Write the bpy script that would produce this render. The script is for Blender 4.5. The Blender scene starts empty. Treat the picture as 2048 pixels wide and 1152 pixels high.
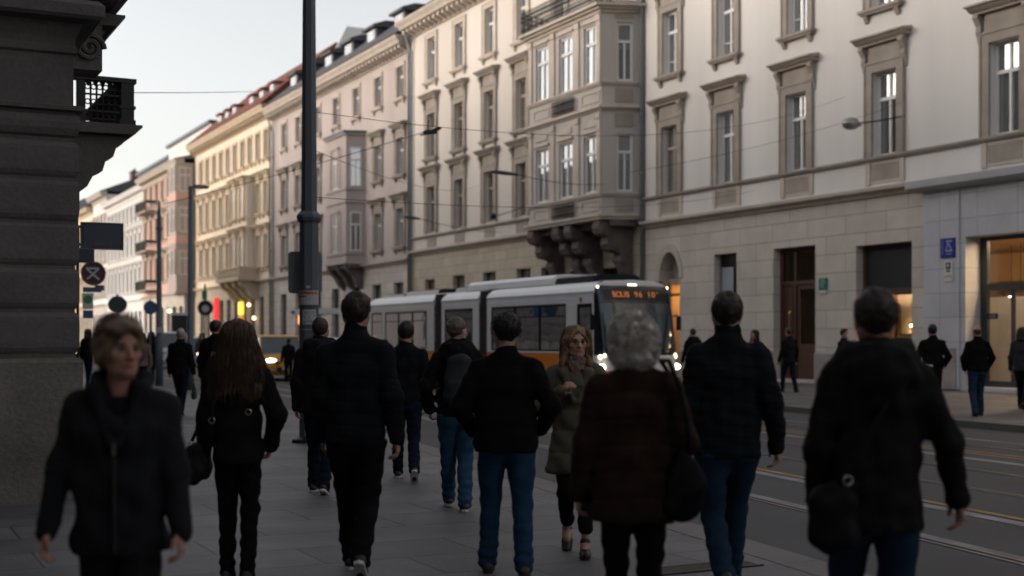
import bpy, math, random
import numpy as np
from mathutils import Vector, Matrix
R = math.radians
random.seed(7)
sc = bpy.context.scene
COL = sc.collection
# ------------------------------------------------------------------ helpers
def tag(o, label=None, cat=None, group=None, kind=None):
    if label: o['label'] = label
    if cat: o['category'] = cat
    if group: o['group'] = group
    if kind: o['kind'] = kind
    return o

def empty(name, loc=(0, 0, 0), rz=0.0, parent=None):
    o = bpy.data.objects.new(name, None)
    COL.objects.link(o)
    o.location = loc
    o.rotation_euler = (0, 0, rz)
    if parent: o.parent = parent
    return o

def origin(o):
    v = Vector((0, 0, 0))
    while o is not None:
        v += o.location
        o = o.parent
    return v

class MB:
    def __init__(s): s.v = []; s.f = []
    def add(s, vs, fs):
        n = len(s.v)
        s.v += [tuple(p) for p in vs]
        s.f += [tuple(i + n for i in f) for f in fs]
        return s
    def box(s, x0, x1, y0, y1, z0, z1):
        if x0 > x1: x0, x1 = x1, x0
        if y0 > y1: y0, y1 = y1, y0
        return s.add([(x0, y0, z0), (x1, y0, z0), (x1, y1, z0), (x0, y1, z0), (x0, y0, z1), (x1, y0, z1), (x1, y1, z1), (x0, y1, z1)],
                     [(0, 3, 2, 1), (4, 5, 6, 7), (0, 1, 5, 4), (1, 2, 6, 5), (2, 3, 7, 6), (3, 0, 4, 7)])
    def quad(s, a, b, c, d): return s.add([a, b, c, d], [(0, 1, 2, 3)])
    def prism(s, poly, axis, a, b):
        # poly: 2D points in the plane of the two other axes, swept along axis from a to b
        def pt(p, t):
            if axis == 'y': return (p[0], t, p[1])
            if axis == 'x': return (t, p[0], p[1])
            return (p[0], p[1], t)
        n = len(poly)
        vs = [pt(p, a) for p in poly] + [pt(p, b) for p in poly]
        fs = [(i, (i + 1) % n, n + (i + 1) % n, n + i) for i in range(n)]
        fs += [tuple(range(n - 1, -1, -1)), tuple(range(n, 2 * n))]
        return s.add(vs, fs)
    def tube(s, pts, r, n=8, cap=True):
        pts = [Vector(p) for p in pts]
        rs = r if isinstance(r, (list, tuple)) else [r] * len(pts)
        vs = []; fs = []
        prev = None
        for i, p in enumerate(pts):
            d = (pts[min(i + 1, len(pts) - 1)] - pts[max(i - 1, 0)])
            d = d.normalized() if d.length > 1e-9 else Vector((0, 0, 1))
            if prev is None:
                u = d.orthogonal().normalized()
            else:
                u = prev - d * prev.dot(d)
                u = u.normalized() if u.length > 1e-6 else d.orthogonal().normalized()
            prev = u
            w = d.cross(u)
            for k in range(n):
                a = 2 * math.pi * k / n
                vs.append(p + (u * math.cos(a) + w * math.sin(a)) * rs[i])
        for i in range(len(pts) - 1):
            for k in range(n):
                fs.append((i * n + k, i * n + (k + 1) % n, (i + 1) * n + (k + 1) % n, (i + 1) * n + k))
        if cap:
            fs.append(tuple(range(n - 1, -1, -1)))
            m = (len(pts) - 1) * n
            fs.append(tuple(range(m, m + n)))
        return s.add(vs, fs)
    def disc(s, c, nrm, r, t=0.02, n=24, ry=None):
        # flat disc of thickness t, facing nrm
        nrm = Vector(nrm).normalized()
        return s.tube([Vector(c) - nrm * t / 2, Vector(c) + nrm * t / 2], r, n)
    def ball(s, c, r, n=12, m=8):
        rx, ry, rz = r if isinstance(r, (list, tuple)) else (r, r, r)
        vs = [(c[0], c[1], c[2] - rz)]
        for j in range(1, m):
            t = -math.pi / 2 + math.pi * j / m
            for i in range(n):
                a = 2 * math.pi * i / n
                vs.append((c[0] + rx * math.cos(t) * math.cos(a), c[1] + ry * math.cos(t) * math.sin(a), c[2] + rz * math.sin(t)))
        vs.append((c[0], c[1], c[2] + rz))
        fs = [(0, 1 + (i + 1) % n, 1 + i) for i in range(n)]
        for j in range(m - 2):
            for i in range(n):
                a = 1 + j * n
                fs.append((a + i, a + (i + 1) % n, a + n + (i + 1) % n, a + n + i))
        e = len(vs) - 1; a = 1 + (m - 2) * n
        fs += [(a + i, a + (i + 1) % n, e) for i in range(n)]
        return s.add(vs, fs)
    def build(s, name, m=None, parent=None, smooth=False, world=True, bevel=0):
        off = origin(parent) if (parent is not None and world) else Vector((0, 0, 0))
        me = bpy.data.meshes.new(name)
        me.from_pydata([(p[0] - off[0], p[1] - off[1], p[2] - off[2]) for p in s.v], [], s.f)
        me.update()
        if smooth:
            me.polygons.foreach_set('use_smooth', [True] * len(me.polygons))
        o = bpy.data.objects.new(name, me)
        COL.objects.link(o)
        if parent: o.parent = parent
        if m: me.materials.append(m)
        if bevel:
            b = o.modifiers.new('bevel', 'BEVEL'); b.width = bevel; b.segments = 2; b.limit_method = 'ANGLE'
        return o

def copy_tree(o, parent=None):
    c = o.copy()
    COL.objects.link(c)
    c.parent = parent
    for ch in list(o.children):
        copy_tree(ch, c)
    return c

# ------------------------------------------------------------------ materials
def nodes(m):
    m.use_nodes = True
    return m.node_tree.nodes, m.node_tree.links

def setp(b, **kw):
    for k, v in kw.items():
        b.inputs[k.replace('_', ' ')].default_value = v

def mat(name, col, rough=0.8, amt=0.15, scale=3.0, fine=40.0, bump=0.15, streak=0.0, metal=0.0, spec=0.4, col2=None, bdist=0.02):
    m = bpy.data.materials.new(name)
    N, L = nodes(m)
    b = N['Principled BSDF']
    setp(b, Roughness=rough, Metallic=metal)
    b.inputs['Specular IOR Level'].default_value = spec
    tc = N.new('ShaderNodeTexCoord')
    n1 = N.new('ShaderNodeTexNoise'); n1.inputs['Scale'].default_value = scale; n1.inputs['Detail'].default_value = 6
    n2 = N.new('ShaderNodeTexNoise'); n2.inputs['Scale'].default_value = fine; n2.inputs['Detail'].default_value = 3
    mp = N.new('ShaderNodeMapping'); mp.inputs['Scale'].default_value = (1, 1, 0.12 if streak else 1)
    L.new(tc.outputs['Object'], n2.inputs['Vector'])
    L.new(tc.outputs['Object'], mp.inputs['Vector'])
    L.new(mp.outputs['Vector'], n1.inputs['Vector'])
    ad = N.new('ShaderNodeMath'); ad.operation = 'MULTIPLY_ADD'
    L.new(n2.outputs['Fac'], ad.inputs[0]); ad.inputs[1].default_value = 0.35; L.new(n1.outputs['Fac'], ad.inputs[2])
    rm = N.new('ShaderNodeMapRange'); rm.inputs[1].default_value = 0.4; rm.inputs[2].default_value = 1.0
    L.new(ad.outputs[0], rm.inputs[0])
    mx = N.new('ShaderNodeMix'); mx.data_type = 'RGBA'
    c = tuple(col)
    lo = tuple(x * (1 - amt) for x in c) if col2 is None else tuple(col2)
    hi = tuple(min(1, x * (1 + amt)) for x in c)
    mx.inputs['A'].default_value = (*lo, 1); mx.inputs['B'].default_value = (*hi, 1)
    L.new(rm.outputs[0], mx.inputs['Factor'])
    L.new(mx.outputs['Result'], b.inputs['Base Color'])
    if bump:
        bp = N.new('ShaderNodeBump'); bp.inputs['Strength'].default_value = bump; bp.inputs['Distance'].default_value = bdist
        L.new(n2.outputs['Fac'], bp.inputs['Height']); L.new(bp.outputs['Normal'], b.inputs['Normal'])
    return m

def ashlar(name, col, w=1.2, h=0.6, joint=0.012, amt=0.12, depth=0.6, axes=('Y', 'Z'), rough=0.85, dark=0.45, off=0.5, blotch=0):
    """stone blocks in courses: joints are part of the wall's own surface"""
    m = mat(name, col, rough, amt, 1.2, 30, 0.0)
    N, L = nodes(m)
    b = N['Principled BSDF']
    tc = [n for n in N if n.type == 'TEX_COORD'][0]
    mx = [n for n in N if n.type == 'MIX'][0]
    n2 = [n for n in N if n.type == 'TEX_NOISE'][1]
    sp = N.new('ShaderNodeSeparateXYZ'); cb = N.new('ShaderNodeCombineXYZ')
    L.new(tc.outputs['Object'], sp.inputs[0])
    L.new(sp.outputs[axes[0]], cb.inputs[0]); L.new(sp.outputs[axes[1]], cb.inputs[1])
    br = N.new('ShaderNodeTexBrick')
    br.offset = off
    br.inputs['Scale'].default_value = 1.0
    br.inputs['Mortar Size'].default_value = joint
    br.inputs['Mortar Smooth'].default_value = 0.2
    br.inputs['Brick Width'].default_value = w
    br.inputs['Row Height'].default_value = h
    br.inputs['Color1'].default_value = (1, 1, 1, 1); br.inputs['Color2'].default_value = (1 - amt, 1 - amt, 1 - amt, 1)
    br.inputs['Mortar'].default_value = (dark, dark, dark, 1)
    L.new(cb.outputs[0], br.inputs['Vector'])
    mu = N.new('ShaderNodeMix'); mu.data_type = 'RGBA'; mu.blend_type = 'MULTIPLY'; mu.inputs['Factor'].default_value = 1
    L.new(mx.outputs['Result'], mu.inputs['A']); L.new(br.outputs['Color'], mu.inputs['B'])
    L.new(mu.outputs['Result'], b.inputs['Base Color'])
    if blotch:   # dried stains and trodden spots
        nb = N.new('ShaderNodeTexNoise'); nb.inputs['Scale'].default_value = 0.9; nb.inputs['Detail'].default_value = 9; nb.inputs['Roughness'].default_value = .7
        vo = N.new('ShaderNodeTexVoronoi'); vo.inputs['Scale'].default_value = 1.7; vo.inputs['Randomness'].default_value = 1.0
        L.new(tc.outputs['Object'], nb.inputs['Vector']); L.new(tc.outputs['Object'], vo.inputs['Vector'])
        r1 = N.new('ShaderNodeMapRange'); r1.inputs[1].default_value = .38; r1.inputs[2].default_value = .62; r1.inputs[3].default_value = 1 - blotch; r1.inputs[4].default_value = 1.06
        r2 = N.new('ShaderNodeMapRange'); r2.inputs[1].default_value = .035; r2.inputs[2].default_value = .06; r2.inputs[3].default_value = .45; r2.inputs[4].default_value = 1.0
        L.new(nb.outputs['Fac'], r1.inputs[0]); L.new(vo.outputs['Distance'], r2.inputs[0])
        mm = N.new('ShaderNodeMath'); mm.operation = 'MULTIPLY'; L.new(r1.outputs[0], mm.inputs[0]); L.new(r2.outputs[0], mm.inputs[1])
        m2 = N.new('ShaderNodeMix'); m2.data_type = 'RGBA'; m2.blend_type = 'MULTIPLY'; m2.inputs['Factor'].default_value = 1
        L.new(mu.outputs['Result'], m2.inputs['A']); L.new(mm.outputs[0], m2.inputs['B']); L.new(m2.outputs['Result'], b.inputs['Base Color'])
    iv = N.new('ShaderNodeMath'); iv.operation = 'MULTIPLY_ADD'
    L.new(br.outputs['Fac'], iv.inputs[0]); iv.inputs[1].default_value = -1.0
    sc_ = N.new('ShaderNodeMath'); sc_.operation = 'MULTIPLY'; sc_.inputs[1].default_value = 0.25
    L.new(n2.outputs['Fac'], sc_.inputs[0]); L.new(sc_.outputs[0], iv.inputs[2])
    bp = N.new('ShaderNodeBump'); bp.inputs['Strength'].default_value = depth; bp.inputs['Distance'].default_value = 0.03
    L.new(iv.outputs[0], bp.inputs['Height']); L.new(bp.outputs['Normal'], b.inputs['Normal'])
    return m

def emit(name, col, strength, base=(0.1, 0.1, 0.1)):
    m = bpy.data.materials.new(name)
    N, L = nodes(m)
    b = N['Principled BSDF']
    b.inputs['Base Color'].default_value = (*base, 1)
    b.inputs['Emission Color'].default_value = (*col, 1)
    b.inputs['Emission Strength'].default_value = strength
    n = N.new('ShaderNodeTexNoise'); n.inputs['Scale'].default_value = 12
    r = N.new('ShaderNodeMapRange'); r.inputs[3].default_value = strength * 0.8; r.inputs[4].default_value = strength * 1.2
    L.new(n.outputs['Fac'], r.inputs[0]); L.new(r.outputs[0], b.inputs['Emission Strength'])
    return m

def glass(name, reflect=0.35, tint=(0.8, 0.85, 0.85), rough=0.02, ior=1.6, wave=0.04):
    """thin pane: see-through plus a mirror-like coat, with a slight unevenness"""
    m = bpy.data.materials.new(name)
    N, L = nodes(m)
    N.remove(N['Principled BSDF'])
    out = N['Material Output']
    t = N.new('ShaderNodeBsdfTransparent'); t.inputs[0].default_value = (*tint, 1)
    g = N.new('ShaderNodeBsdfGlossy'); g.inputs['Roughness'].default_value = rough; g.inputs[0].default_value = (0.95, 0.97, 1, 1)
    fr = N.new('ShaderNodeFresnel'); fr.inputs['IOR'].default_value = ior
    mr = N.new('ShaderNodeMapRange'); mr.inputs[3].default_value = reflect; mr.inputs[4].default_value = 1.0
    L.new(fr.outputs[0], mr.inputs[0])
    mx = N.new('ShaderNodeMixShader')
    L.new(mr.outputs[0], mx.inputs[0]); L.new(t.outputs[0], mx.inputs[1]); L.new(g.outputs[0], mx.inputs[2])
    L.new(mx.outputs[0], out.inputs['Surface'])
    tc = N.new('ShaderNodeTexCoord'); nz = N.new('ShaderNodeTexNoise'); nz.inputs['Scale'].default_value = 1.3
    bp = N.new('ShaderNodeBump'); bp.inputs['Strength'].default_value = wave; bp.inputs['Distance'].default_value = 0.1
    L.new(tc.outputs['Object'], nz.inputs['Vector']); L.new(nz.outputs['Fac'], bp.inputs['Height']); L.new(bp.outputs['Normal'], g.inputs['Normal'])
    return m

M = {}
M['cream'] = mat('cream_stucco', (0.605, 0.56, 0.515), 0.9, 0.15, 0.4, 25, 0.12, streak=1)
M['cream_near'] = mat('pale_stucco', (0.655, 0.63, 0.605), 0.9, 0.15, 0.4, 25, 0.12, streak=1)
M['pinkgrey'] = mat('pinkish_grey_stucco', (0.43, 0.375, 0.36), 0.9, 0.15, 0.4, 25, 0.12, streak=1)
M['yellow'] = mat('warm_cream_stucco', (0.77, 0.66, 0.52), 0.9, 0.08, 0.5, 25, 0.1, streak=1)
M['pink'] = mat('pink_stucco', (0.62, 0.40, 0.34), 0.9, 0.08, 0.5, 25, 0.1)
M['white_wall'] = mat('white_stucco', (0.72, 0.70, 0.68), 0.9, 0.08, 0.5, 25, 0.1, streak=1)
M['trim'] = mat('brown_grey_stone_trim', (0.32, 0.28, 0.24), 0.85, 0.22, 1.6, 40, 0.15)
M['trim_pale'] = mat('pale_stone_trim', (0.50, 0.44, 0.38), 0.85, 0.18, 1.6, 40, 0.15)
M['trim_cream'] = mat('cream_trim', (0.56, 0.46, 0.34), 0.85, 0.12, 1.6, 40, 0.1)
M['bay'] = mat('bay_stone', (0.47, 0.425, 0.395), 0.85, 0.18, 0.9, 30, 0.15, streak=1)
M['corbel'] = mat('sooty_corbel_stone', (0.13, 0.11, 0.10), 0.9, 0.35, 2.2, 40, 0.3)
M['ashlar'] = ashlar('beige_ashlar', (0.58, 0.525, 0.465), 1.9, 0.62, 0.012)
M['ashlar_warm'] = ashlar('warm_ashlar', (0.54, 0.465, 0.36), 1.3, 0.5, 0.012)
M['ashlar_grey'] = ashlar('grey_stone_cladding', (0.52, 0.52, 0.54), 1.45, 0.72, 0.008, off=0.0, depth=0.3)
M['plinth'] = mat('plinth_stone', (0.32, 0.29, 0.27), 0.85, 0.25, 1.8, 30, 0.2)
M['frame_white'] = mat('white_window_paint', (0.74, 0.73, 0.72), 0.5, 0.08, 4, 60, 0.05)
M['frame_brown'] = mat('brown_window_paint', (0.40, 0.33, 0.26), 0.5, 0.2, 4, 60, 0.05)
M['frame_dark'] = mat('dark_metal_frame', (0.05, 0.055, 0.06), 0.45, 0.2, 4, 60, 0.05, metal=0.3)
M['frame_wood'] = mat('dark_red_wood', (0.075, 0.032, 0.022), 0.5, 0.3, 3, 30, 0.1, streak=1)
M['glass'] = glass('window_glass', 0.5)
M['glass_side'] = glass('bay_side_glass', 0.03, ior=1.3)
M['glass_low'] = glass('lower_window_glass', 0.3)
M['glass_far'] = glass('far_window_glass', 0.42)
M['glass_shop'] = glass('shop_glass', 0.05, (0.9, 0.9, 0.88), ior=1.3)
M['curtain'] = mat('pale_net_curtain', (0.60, 0.59, 0.57), 0.95, 0.25, 3, 20, 0.2)
M['blind'] = mat('grey_roller_blind', (0.24, 0.215, 0.19), 0.9, 0.1, 3, 20, 0.05)
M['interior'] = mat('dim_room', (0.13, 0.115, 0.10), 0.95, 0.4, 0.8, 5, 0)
M['slate'] = mat('slate_roof', (0.075, 0.075, 0.085), 0.7, 0.25, 1.5, 30, 0.2)
M['redtile'] = ashlar('red_roof_tiles', (0.26, 0.08, 0.05), 0.3, 0.35, 0.03, 0.3, 0.8)
M['zinc'] = mat('zinc_sheet', (0.22, 0.24, 0.26), 0.5, 0.15, 2, 30, 0.05, metal=0.4)
M['zinc_dark'] = mat('dark_zinc_sheet', (0.07, 0.08, 0.10), 0.5, 0.15, 2, 30, 0.05, metal=0.4)
M['iron'] = mat('black_iron', (0.02, 0.02, 0.02), 0.5, 0.2, 8, 60, 0.1, metal=0.5)
M['soot'] = mat('sooty_stone', (0.098, 0.09, 0.087), 0.9, 0.35, 1.1, 22, 0.3, col2=(0.066, 0.060, 0.058), bdist=0.03)
M['soot_base'] = mat('sooty_base_stone', (0.18, 0.165, 0.15), 0.9, 0.4, 1.0, 22, 0.4, col2=(0.08, 0.07, 0.06), bdist=0.03)
M['chimney'] = mat('chimney_brick', (0.16, 0.10, 0.08), 0.9, 0.2, 2, 30, 0.2)
# ------------------------------------------------------------------ camera, sky, sun
THETA = math.atan2(1324, 2600)
cam_d = bpy.data.cameras.new('camera')
cam = bpy.data.objects.new('camera', cam_d)
COL.objects.link(cam)
cam.location = (0, 0, 1.52)
cam.rotation_euler = (R(90), 0, -THETA)
cam_d.sensor_width = 36
cam_d.lens = 2600 / 2048 * 36
cam_d.shift_y = (678 - 576) / 2048
cam_d.clip_end = 3000
cam_d.dof.use_dof = True
cam_d.dof.focus_distance = 12.0
cam_d.dof.aperture_fstop = 1.4
sc.camera = cam
SUN_EL, SUN_AZ = R(10), R(-62)          # low sun ahead and to the left of the street axis (+Y)
w = bpy.data.worlds.new('World')
sc.world = w
w.use_nodes = True
N, L = w.node_tree.nodes, w.node_tree.links
sky = N.new('ShaderNodeTexSky')
sky.sky_type = 'NISHITA'
sky.sun_disc = False
sky.sun_elevation = SUN_EL
sky.sun_rotation = SUN_AZ
sky.air_density = 1.0
sky.dust_density = 1.5
sky.ozone_density = 1.5
hs = N.new('ShaderNodeHueSaturation'); hs.inputs['Saturation'].default_value = 0.30
L.new(sky.outputs[0], hs.inputs['Color'])
tn = N.new('ShaderNodeMix'); tn.data_type = 'RGBA'; tn.blend_type = 'MULTIPLY'; tn.inputs['Factor'].default_value = 1
tn.inputs['B'].default_value = (1.055, 0.995, 0.955, 1)
L.new(hs.outputs[0], tn.inputs['A'])
L.new(tn.outputs['Result'], N['Background'].inputs['Color'])
N['Background'].inputs['Strength'].default_value = 0.142
sd = bpy.data.lights.new('sun', 'SUN')
sd.energy = 0.33; sd.angle = R(16); sd.color = (1.0, 0.82, 0.64)
so = bpy.data.objects.new('sun', sd)
COL.objects.link(so)
dv = Vector((math.sin(SUN_AZ) * math.cos(SUN_EL), math.cos(SUN_AZ) * math.cos(SUN_EL), math.sin(SUN_EL)))
so.rotation_euler = dv.to_track_quat('Z', 'Y').to_euler()
so.location = (-30, 60, 60)
sc.view_settings.view_transform = 'Standard'
sc.view_settings.look = 'None'
sc.view_settings.exposure = 1.2
sc.view_settings.gamma = 1.0
sc.cycles.max_bounces = 6
sc.cycles.transparent_max_bounces = 12
sc.cycles.sample_clamp_indirect = 4
sc.cycles.use_denoising = True

# ------------------------------------------------------------------ ground
def kerb_near(Y): return 4.95 + 0.14 * Y if Y < 24 else 8.31 + 0.02 * (Y - 24)
def kerb_far(Y):
    pts = [(-60, 17.0), (16.2, 18.31), (23.4, 18.8), (32, 20.0), (60, 20.6), (420, 21.5)]
    for (a, b), (c, d) in zip(pts, pts[1:]):
        if Y <= c: return b + (d - b) * (Y - a) / (c - a)
    return pts[-1][1]

M['asphalt'] = mat('asphalt', (0.052, 0.053, 0.060), 0.75, 0.22, 0.7, 140, 0.35, col2=(0.042, 0.042, 0.047), bdist=0.008)
M['paving'] = ashlar('granite_paving', (0.134, 0.134, 0.146), 1.15, 0.70, 0.011, 0.30, 0.5, axes=('X', 'Y'), rough=0.6, dark=0.35, blotch=.3)
M['kerbstone'] = ashlar('kerb_granite', (0.135, 0.13, 0.128), 50.0, 1.0, 0.006, 0.12, 0.4, axes=('X', 'Y'), rough=0.7)
M['paint_white'] = mat('worn_white_road_paint', (0.24, 0.24, 0.25), 0.7, 0.3, 2.0, 60, 0.1, col2=(0.09, 0.09, 0.095))
M['paint_yellow'] = mat('worn_yellow_road_paint', (0.36, 0.19, 0.05), 0.7, 0.3, 2.0, 60, 0.1, col2=(0.14, 0.085, 0.04))
M['rail'] = mat('worn_steel_rail', (0.16, 0.15, 0.15), 0.4, 0.2, 3, 60, 0.05, metal=0.8)
g = MB().quad((-900, -500, -0.16), (900, -500, -0.16), (900, 1500, -0.16), (-900, 1500, -0.16))
tag(g.build('ground', M['paving']), kind='structure')

def strip(f0, f1, z, Ys):
    b = MB()
    for a, c in zip(Ys, Ys[1:]):
        b.quad((f0(a), a, z), (f1(a), a, z), (f1(c), c, z), (f0(c), c, z))
    return b
YS = [-60, -20, 0, 4, 8, 12, 16.2, 20, 23.4, 24, 28, 32, 45, 60, 90, 140, 220, 420]
tag(strip(lambda y: kerb_near(y), lambda y: kerb_far(y), -0.12, YS).build('road', M['asphalt']), kind='structure')
KW = 0.34
sb = MB()
for a, c in zip(YS, YS[1:]):
    sb.quad((-60, a, 0.0), (kerb_near(a) - KW, a, 0.0), (kerb_near(c) - KW, c, 0.0), (-60, c, 0.0))
sb.quad((-60, -60, 0.0), (-60, 420, 0.0), (-60, 420, -0.14), (-60, -60, -0.14))
tag(sb.build('pavement', M['paving']), kind='structure')
sb = MB()
for a, c in zip(YS, YS[1:]):
    sb.quad((kerb_far(a) + KW, a, 0.0), (60, a, 0.0), (60, c, 0.0), (kerb_far(c) + KW, c, 0.0))
tag(sb.build('pavement', M['paving']), kind='structure')
def kerb(f, sgn):
    b = MB()
    YK = sorted(set(YS))
    for a, c in zip(YK, YK[1:]):
        fa, fc = f(a), f(c)
        z = 0.003
        b.quad((fa, a, z), (fa + sgn * KW, a, z), (fc + sgn * KW, c, z), (fc, c, z))
        b.quad((fa, a, -0.14), (fa, a, z), (fc, c, z), (fc, c, -0.14))
    return b
tag(kerb(kerb_near, -1).build('kerb', M['kerbstone']), kind='structure')
tag(kerb(kerb_far, 1).build('kerb', M['kerbstone']), kind='structure')
# painted lines and tram rails (X at Y = 10, slope near the camera, width)
def line_f(x10, s, dx):
    return lambda y: x10 + dx + s * (min(y, 26) - 10) + 0.035 * max(0, y - 26)
mk = MB(); my = MB(); rl = MB()
for x10, s, w_, tgt in [(9.50, .15, .17, mk), (8.28, .16, .12, mk), (13.35, .11, .20, mk), (15.9, .08, .10, mk),
                        (13.95, .10, .09, my), (14.2, .10, .09, my), (9.72, .15, .10, my)]:
    Y2 = [2 + i * 2 for i in range(13)] + [32, 45, 60, 90, 140]
    t = strip(line_f(x10, s, -w_ / 2), line_f(x10, s, w_ / 2), -0.116, Y2)
    tgt.add(t.v, t.f)
for x10 in (7.98, 9.42 - .9):
    pass
for x10, s in [(8.16, .16), (10.9, .135), (12.3, .12), (15.0, .09)]:
    Y2 = [0 + i * 2 for i in range(14)] + [32, 45, 60, 90, 140]
    for d in (-.045, .045):
        t = strip(line_f(x10, s, d - .022), line_f(x10, s, d + .022), -0.114, Y2)
        rl.add(t.v, t.f)
tag(mk.build('road_marking', M['paint_white']), kind='structure')
tag(my.build('road_marking', M['paint_yellow']), kind='structure')
tag(rl.build('tram_rails', M['rail']), kind='structure')
# tactile / drain grate on the near pavement
gm = MB()
for i in range(26):
    gm.box(4.62 + i * 0.032, 4.64 + i * 0.032, 7.02, 7.22, 0.001, 0.008)
gm.box(4.6, 5.46, 7.0, 7.02, 0.001, 0.01).box(4.6, 5.46, 7.22, 7.24, 0.001, 0.01)
tag(gm.build('drain_grate', M['iron']), 'narrow dark slotted drain grate set in the paving near the kerb', 'drain grate')
# ------------------------------------------------------------------ facades along the far side (face -X)
def facade_wall(X, Y0, Y1, z0, z1, ops, dep=0.22):
    """wall sheet facing -X with real openings and reveals"""
    ys = sorted(set([Y0, Y1] + [v for o in ops for v in o[:2]]))
    zs = sorted(set([z0, z1] + [v for o in ops for v in o[2:4]]))
    b = MB()
    for a, c in zip(ys, ys[1:]):
        for e, g in zip(zs, zs[1:]):
            my_, mz_ = (a + c) / 2, (e + g) / 2
            if any(o[0] < my_ < o[1] and o[2] < mz_ < o[3] for o in ops): continue
            b.quad((X, c, e), (X, a, e), (X, a, g), (X, c, g))
    for (a, c, e, g) in [o[:4] for o in ops]:
        D = X + dep
        b.quad((X, a, e), (D, a, e), (D, a, g), (X, a, g))
        b.quad((X, c, g), (D, c, g), (D, c, e), (X, c, e))
        b.quad((X, a, g), (D, a, g), (D, c, g), (X, c, g))
        b.quad((X, a, e), (X, c, e), (D, c, e), (D, a, e))
    return b

def m_frame(w, h, style):
    """window frame, local: y across, z up from the sill, front at x = 0"""
    b = MB(); t = 0.085; d = 0.07
    b.box(0, d, -w / 2, -w / 2 + t, 0, h).box(0, d, w / 2 - t, w / 2, 0, h)
    b.box(0, d, -w / 2 + t, w / 2 - t, 0, t).box(0, d, -w / 2 + t, w / 2 - t, h - t, h)
    tz = h * (0.66 if style != 'bay' else 0.67)
    b.box(-0.02, d, -w / 2 + t, w / 2 - t, tz, tz + 0.11)
    b.box(-0.008, d, -0.04, 0.04, t, tz)
    if style != 'single':
        b.box(0.004, d, -0.04, 0.04, tz + 0.11, h - t)
    if style == 'bars':
        for k in (0.33, ):
            b.box(0.01, d, -w / 2 + t, -0.05, tz * k, tz * k + 0.03).box(0.01, d, 0.05, w / 2 - t, tz * k, tz * k + 0.03)
    return b
def m_pane(w, h): return MB().quad((0.045, w / 2 - .05, .05), (0.045, -w / 2 + .05, .05), (0.045, -w / 2 + .05, h - .05), (0.045, w / 2 - .05, h - .05))
def m_curtain(w, h, part):
    b = MB()
    n = 14
    def fold(y): return 0.16 + 0.025 * math.sin(y * 38)
    rng = [(-w / 2 + .03, -w / 2 + .03 + part * w / 2), (w / 2 - .03 - part * w / 2, w / 2 - .03)]
    for a, c in rng:
        for i in range(n):
            p = a + (c - a) * i / n; q = a + (c - a) * (i + 1) / n
            b.quad((fold(q), q, 0.05), (fold(p), p, 0.05), (fold(p), p, h - .05), (fold(q), q, h - .05))
    return b
def m_blind(w, h, k): return MB().box(0.13, 0.135, -w / 2 + .03, w / 2 - .03, h * k, h - .03)
def m_surround(w, h, t, proj, sill=True):
    b = MB()
    b.box(-proj, 0, -w / 2 - t, -w / 2 - .002, 0, h + t).box(-proj, 0, w / 2 + .002, w / 2 + t, 0, h + t)
    b.box(-proj, 0, -w / 2 - .002, w / 2 + .002, h + .002, h + t)
    b.box(-proj - .03, -proj - .001, -w / 2 - t, -w / 2 - t + .07, 0, h + t).box(-proj - .03, -proj - .001, w / 2 + t - .07, w / 2 + t, 0, h + t)
    b.box(-proj - .03, -proj - .001, -w / 2 - t + .07, w / 2 + t - .07, h + t - .07, h + t)
    return b
def m_sill(w, t):
    b = MB()
    b.box(-.24, 0, -w / 2 - t - .1, w / 2 + t + .1, -.1, -.002).box(-.18, 0, -w / 2 - t - .04, w / 2 + t + .04, -.17, -.101)
    for s in (-1, 1):
        y = s * (w / 2 + t * .5)
        b.prism([(-.16, -.171), (0, -.171), (0, -.42), (-.06, -.40), (-.12, -.28)], 'y', y - .08, y + .08)
    return b
def m_hood(w, h, t, big=True):
    """frieze, two scroll consoles and a stepped cornice over a window"""
    b = MB(); W = w / 2 + t
    z = h + t
    f = .52 if big else .3
    b.box(-.07, 0, -W + .17, W - .17, z + .002, z + f)
    for s in (-1, 1):
        y = s * (W + .0)
        prof = [(0, z + f), (-.26, z + f), (-.28, z + f - .10), (-.20, z + f - .22), (-.13, z + f - .34), (-.15, z + f - .5), (-.10, z + f - .62), (-.04, z + f - .86), (0, z + f - .9)]
        b.prism(prof if s > 0 else prof, 'y', y - .09, y + .09)
    e = W + .12
    b.box(-.22, 0, -e, e, z + f + .001, z + f + .07)
    b.prism([(0, z + f + .071), (-.26, z + f + .071), (-.34, z + f + .13), (-.40, z + f + .2), (0, z + f + .2)], 'y', -e - .1, e + .1)
    b.prism([(0, z + f + .201), (-.45, z + f + .201), (-.45, z + f + .26), (0, z + f + .34)], 'y', -e - .15, e + .15)
    return b

PROTO = {}
def window_kit(key, w, h, style='plain', frame='frame_white', trim='trim', t=.34, proj=.09, hood=None, sill=True, gl='glass', room=None, cur=.8):
    """shared meshes for one kind of window"""
    if key in PROTO: return PROTO[key]
    k = {}
    def me(nm, b, m):
        x = bpy.data.meshes.new(nm); x.from_pydata(b.v, [], b.f); x.update(); x.materials.append(M[m]); return x
    k['window'] = me('window', m_frame(w, h, style), frame)
    k['pane'] = me('pane', m_pane(w, h), gl)
    k['surround'] = me('surround', m_surround(w, h, t, proj), trim) if t else None
    k['sill'] = me('sill', m_sill(w, t), trim) if sill else None
    k['hood'] = me('hood', m_hood(w, h, t, hood == 'big'), trim) if hood else None
    k['curtains'] = [me('curtain', m_curtain(w, h, cur), 'curtain'), me('curtain', m_curtain(w, h, .45), 'curtain'), me('blind', m_blind(w, h, .55), 'blind'), None, me('curtain', m_curtain(w, h, .95), 'curtain')]
    PROTO[key] = k
    return k

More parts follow.
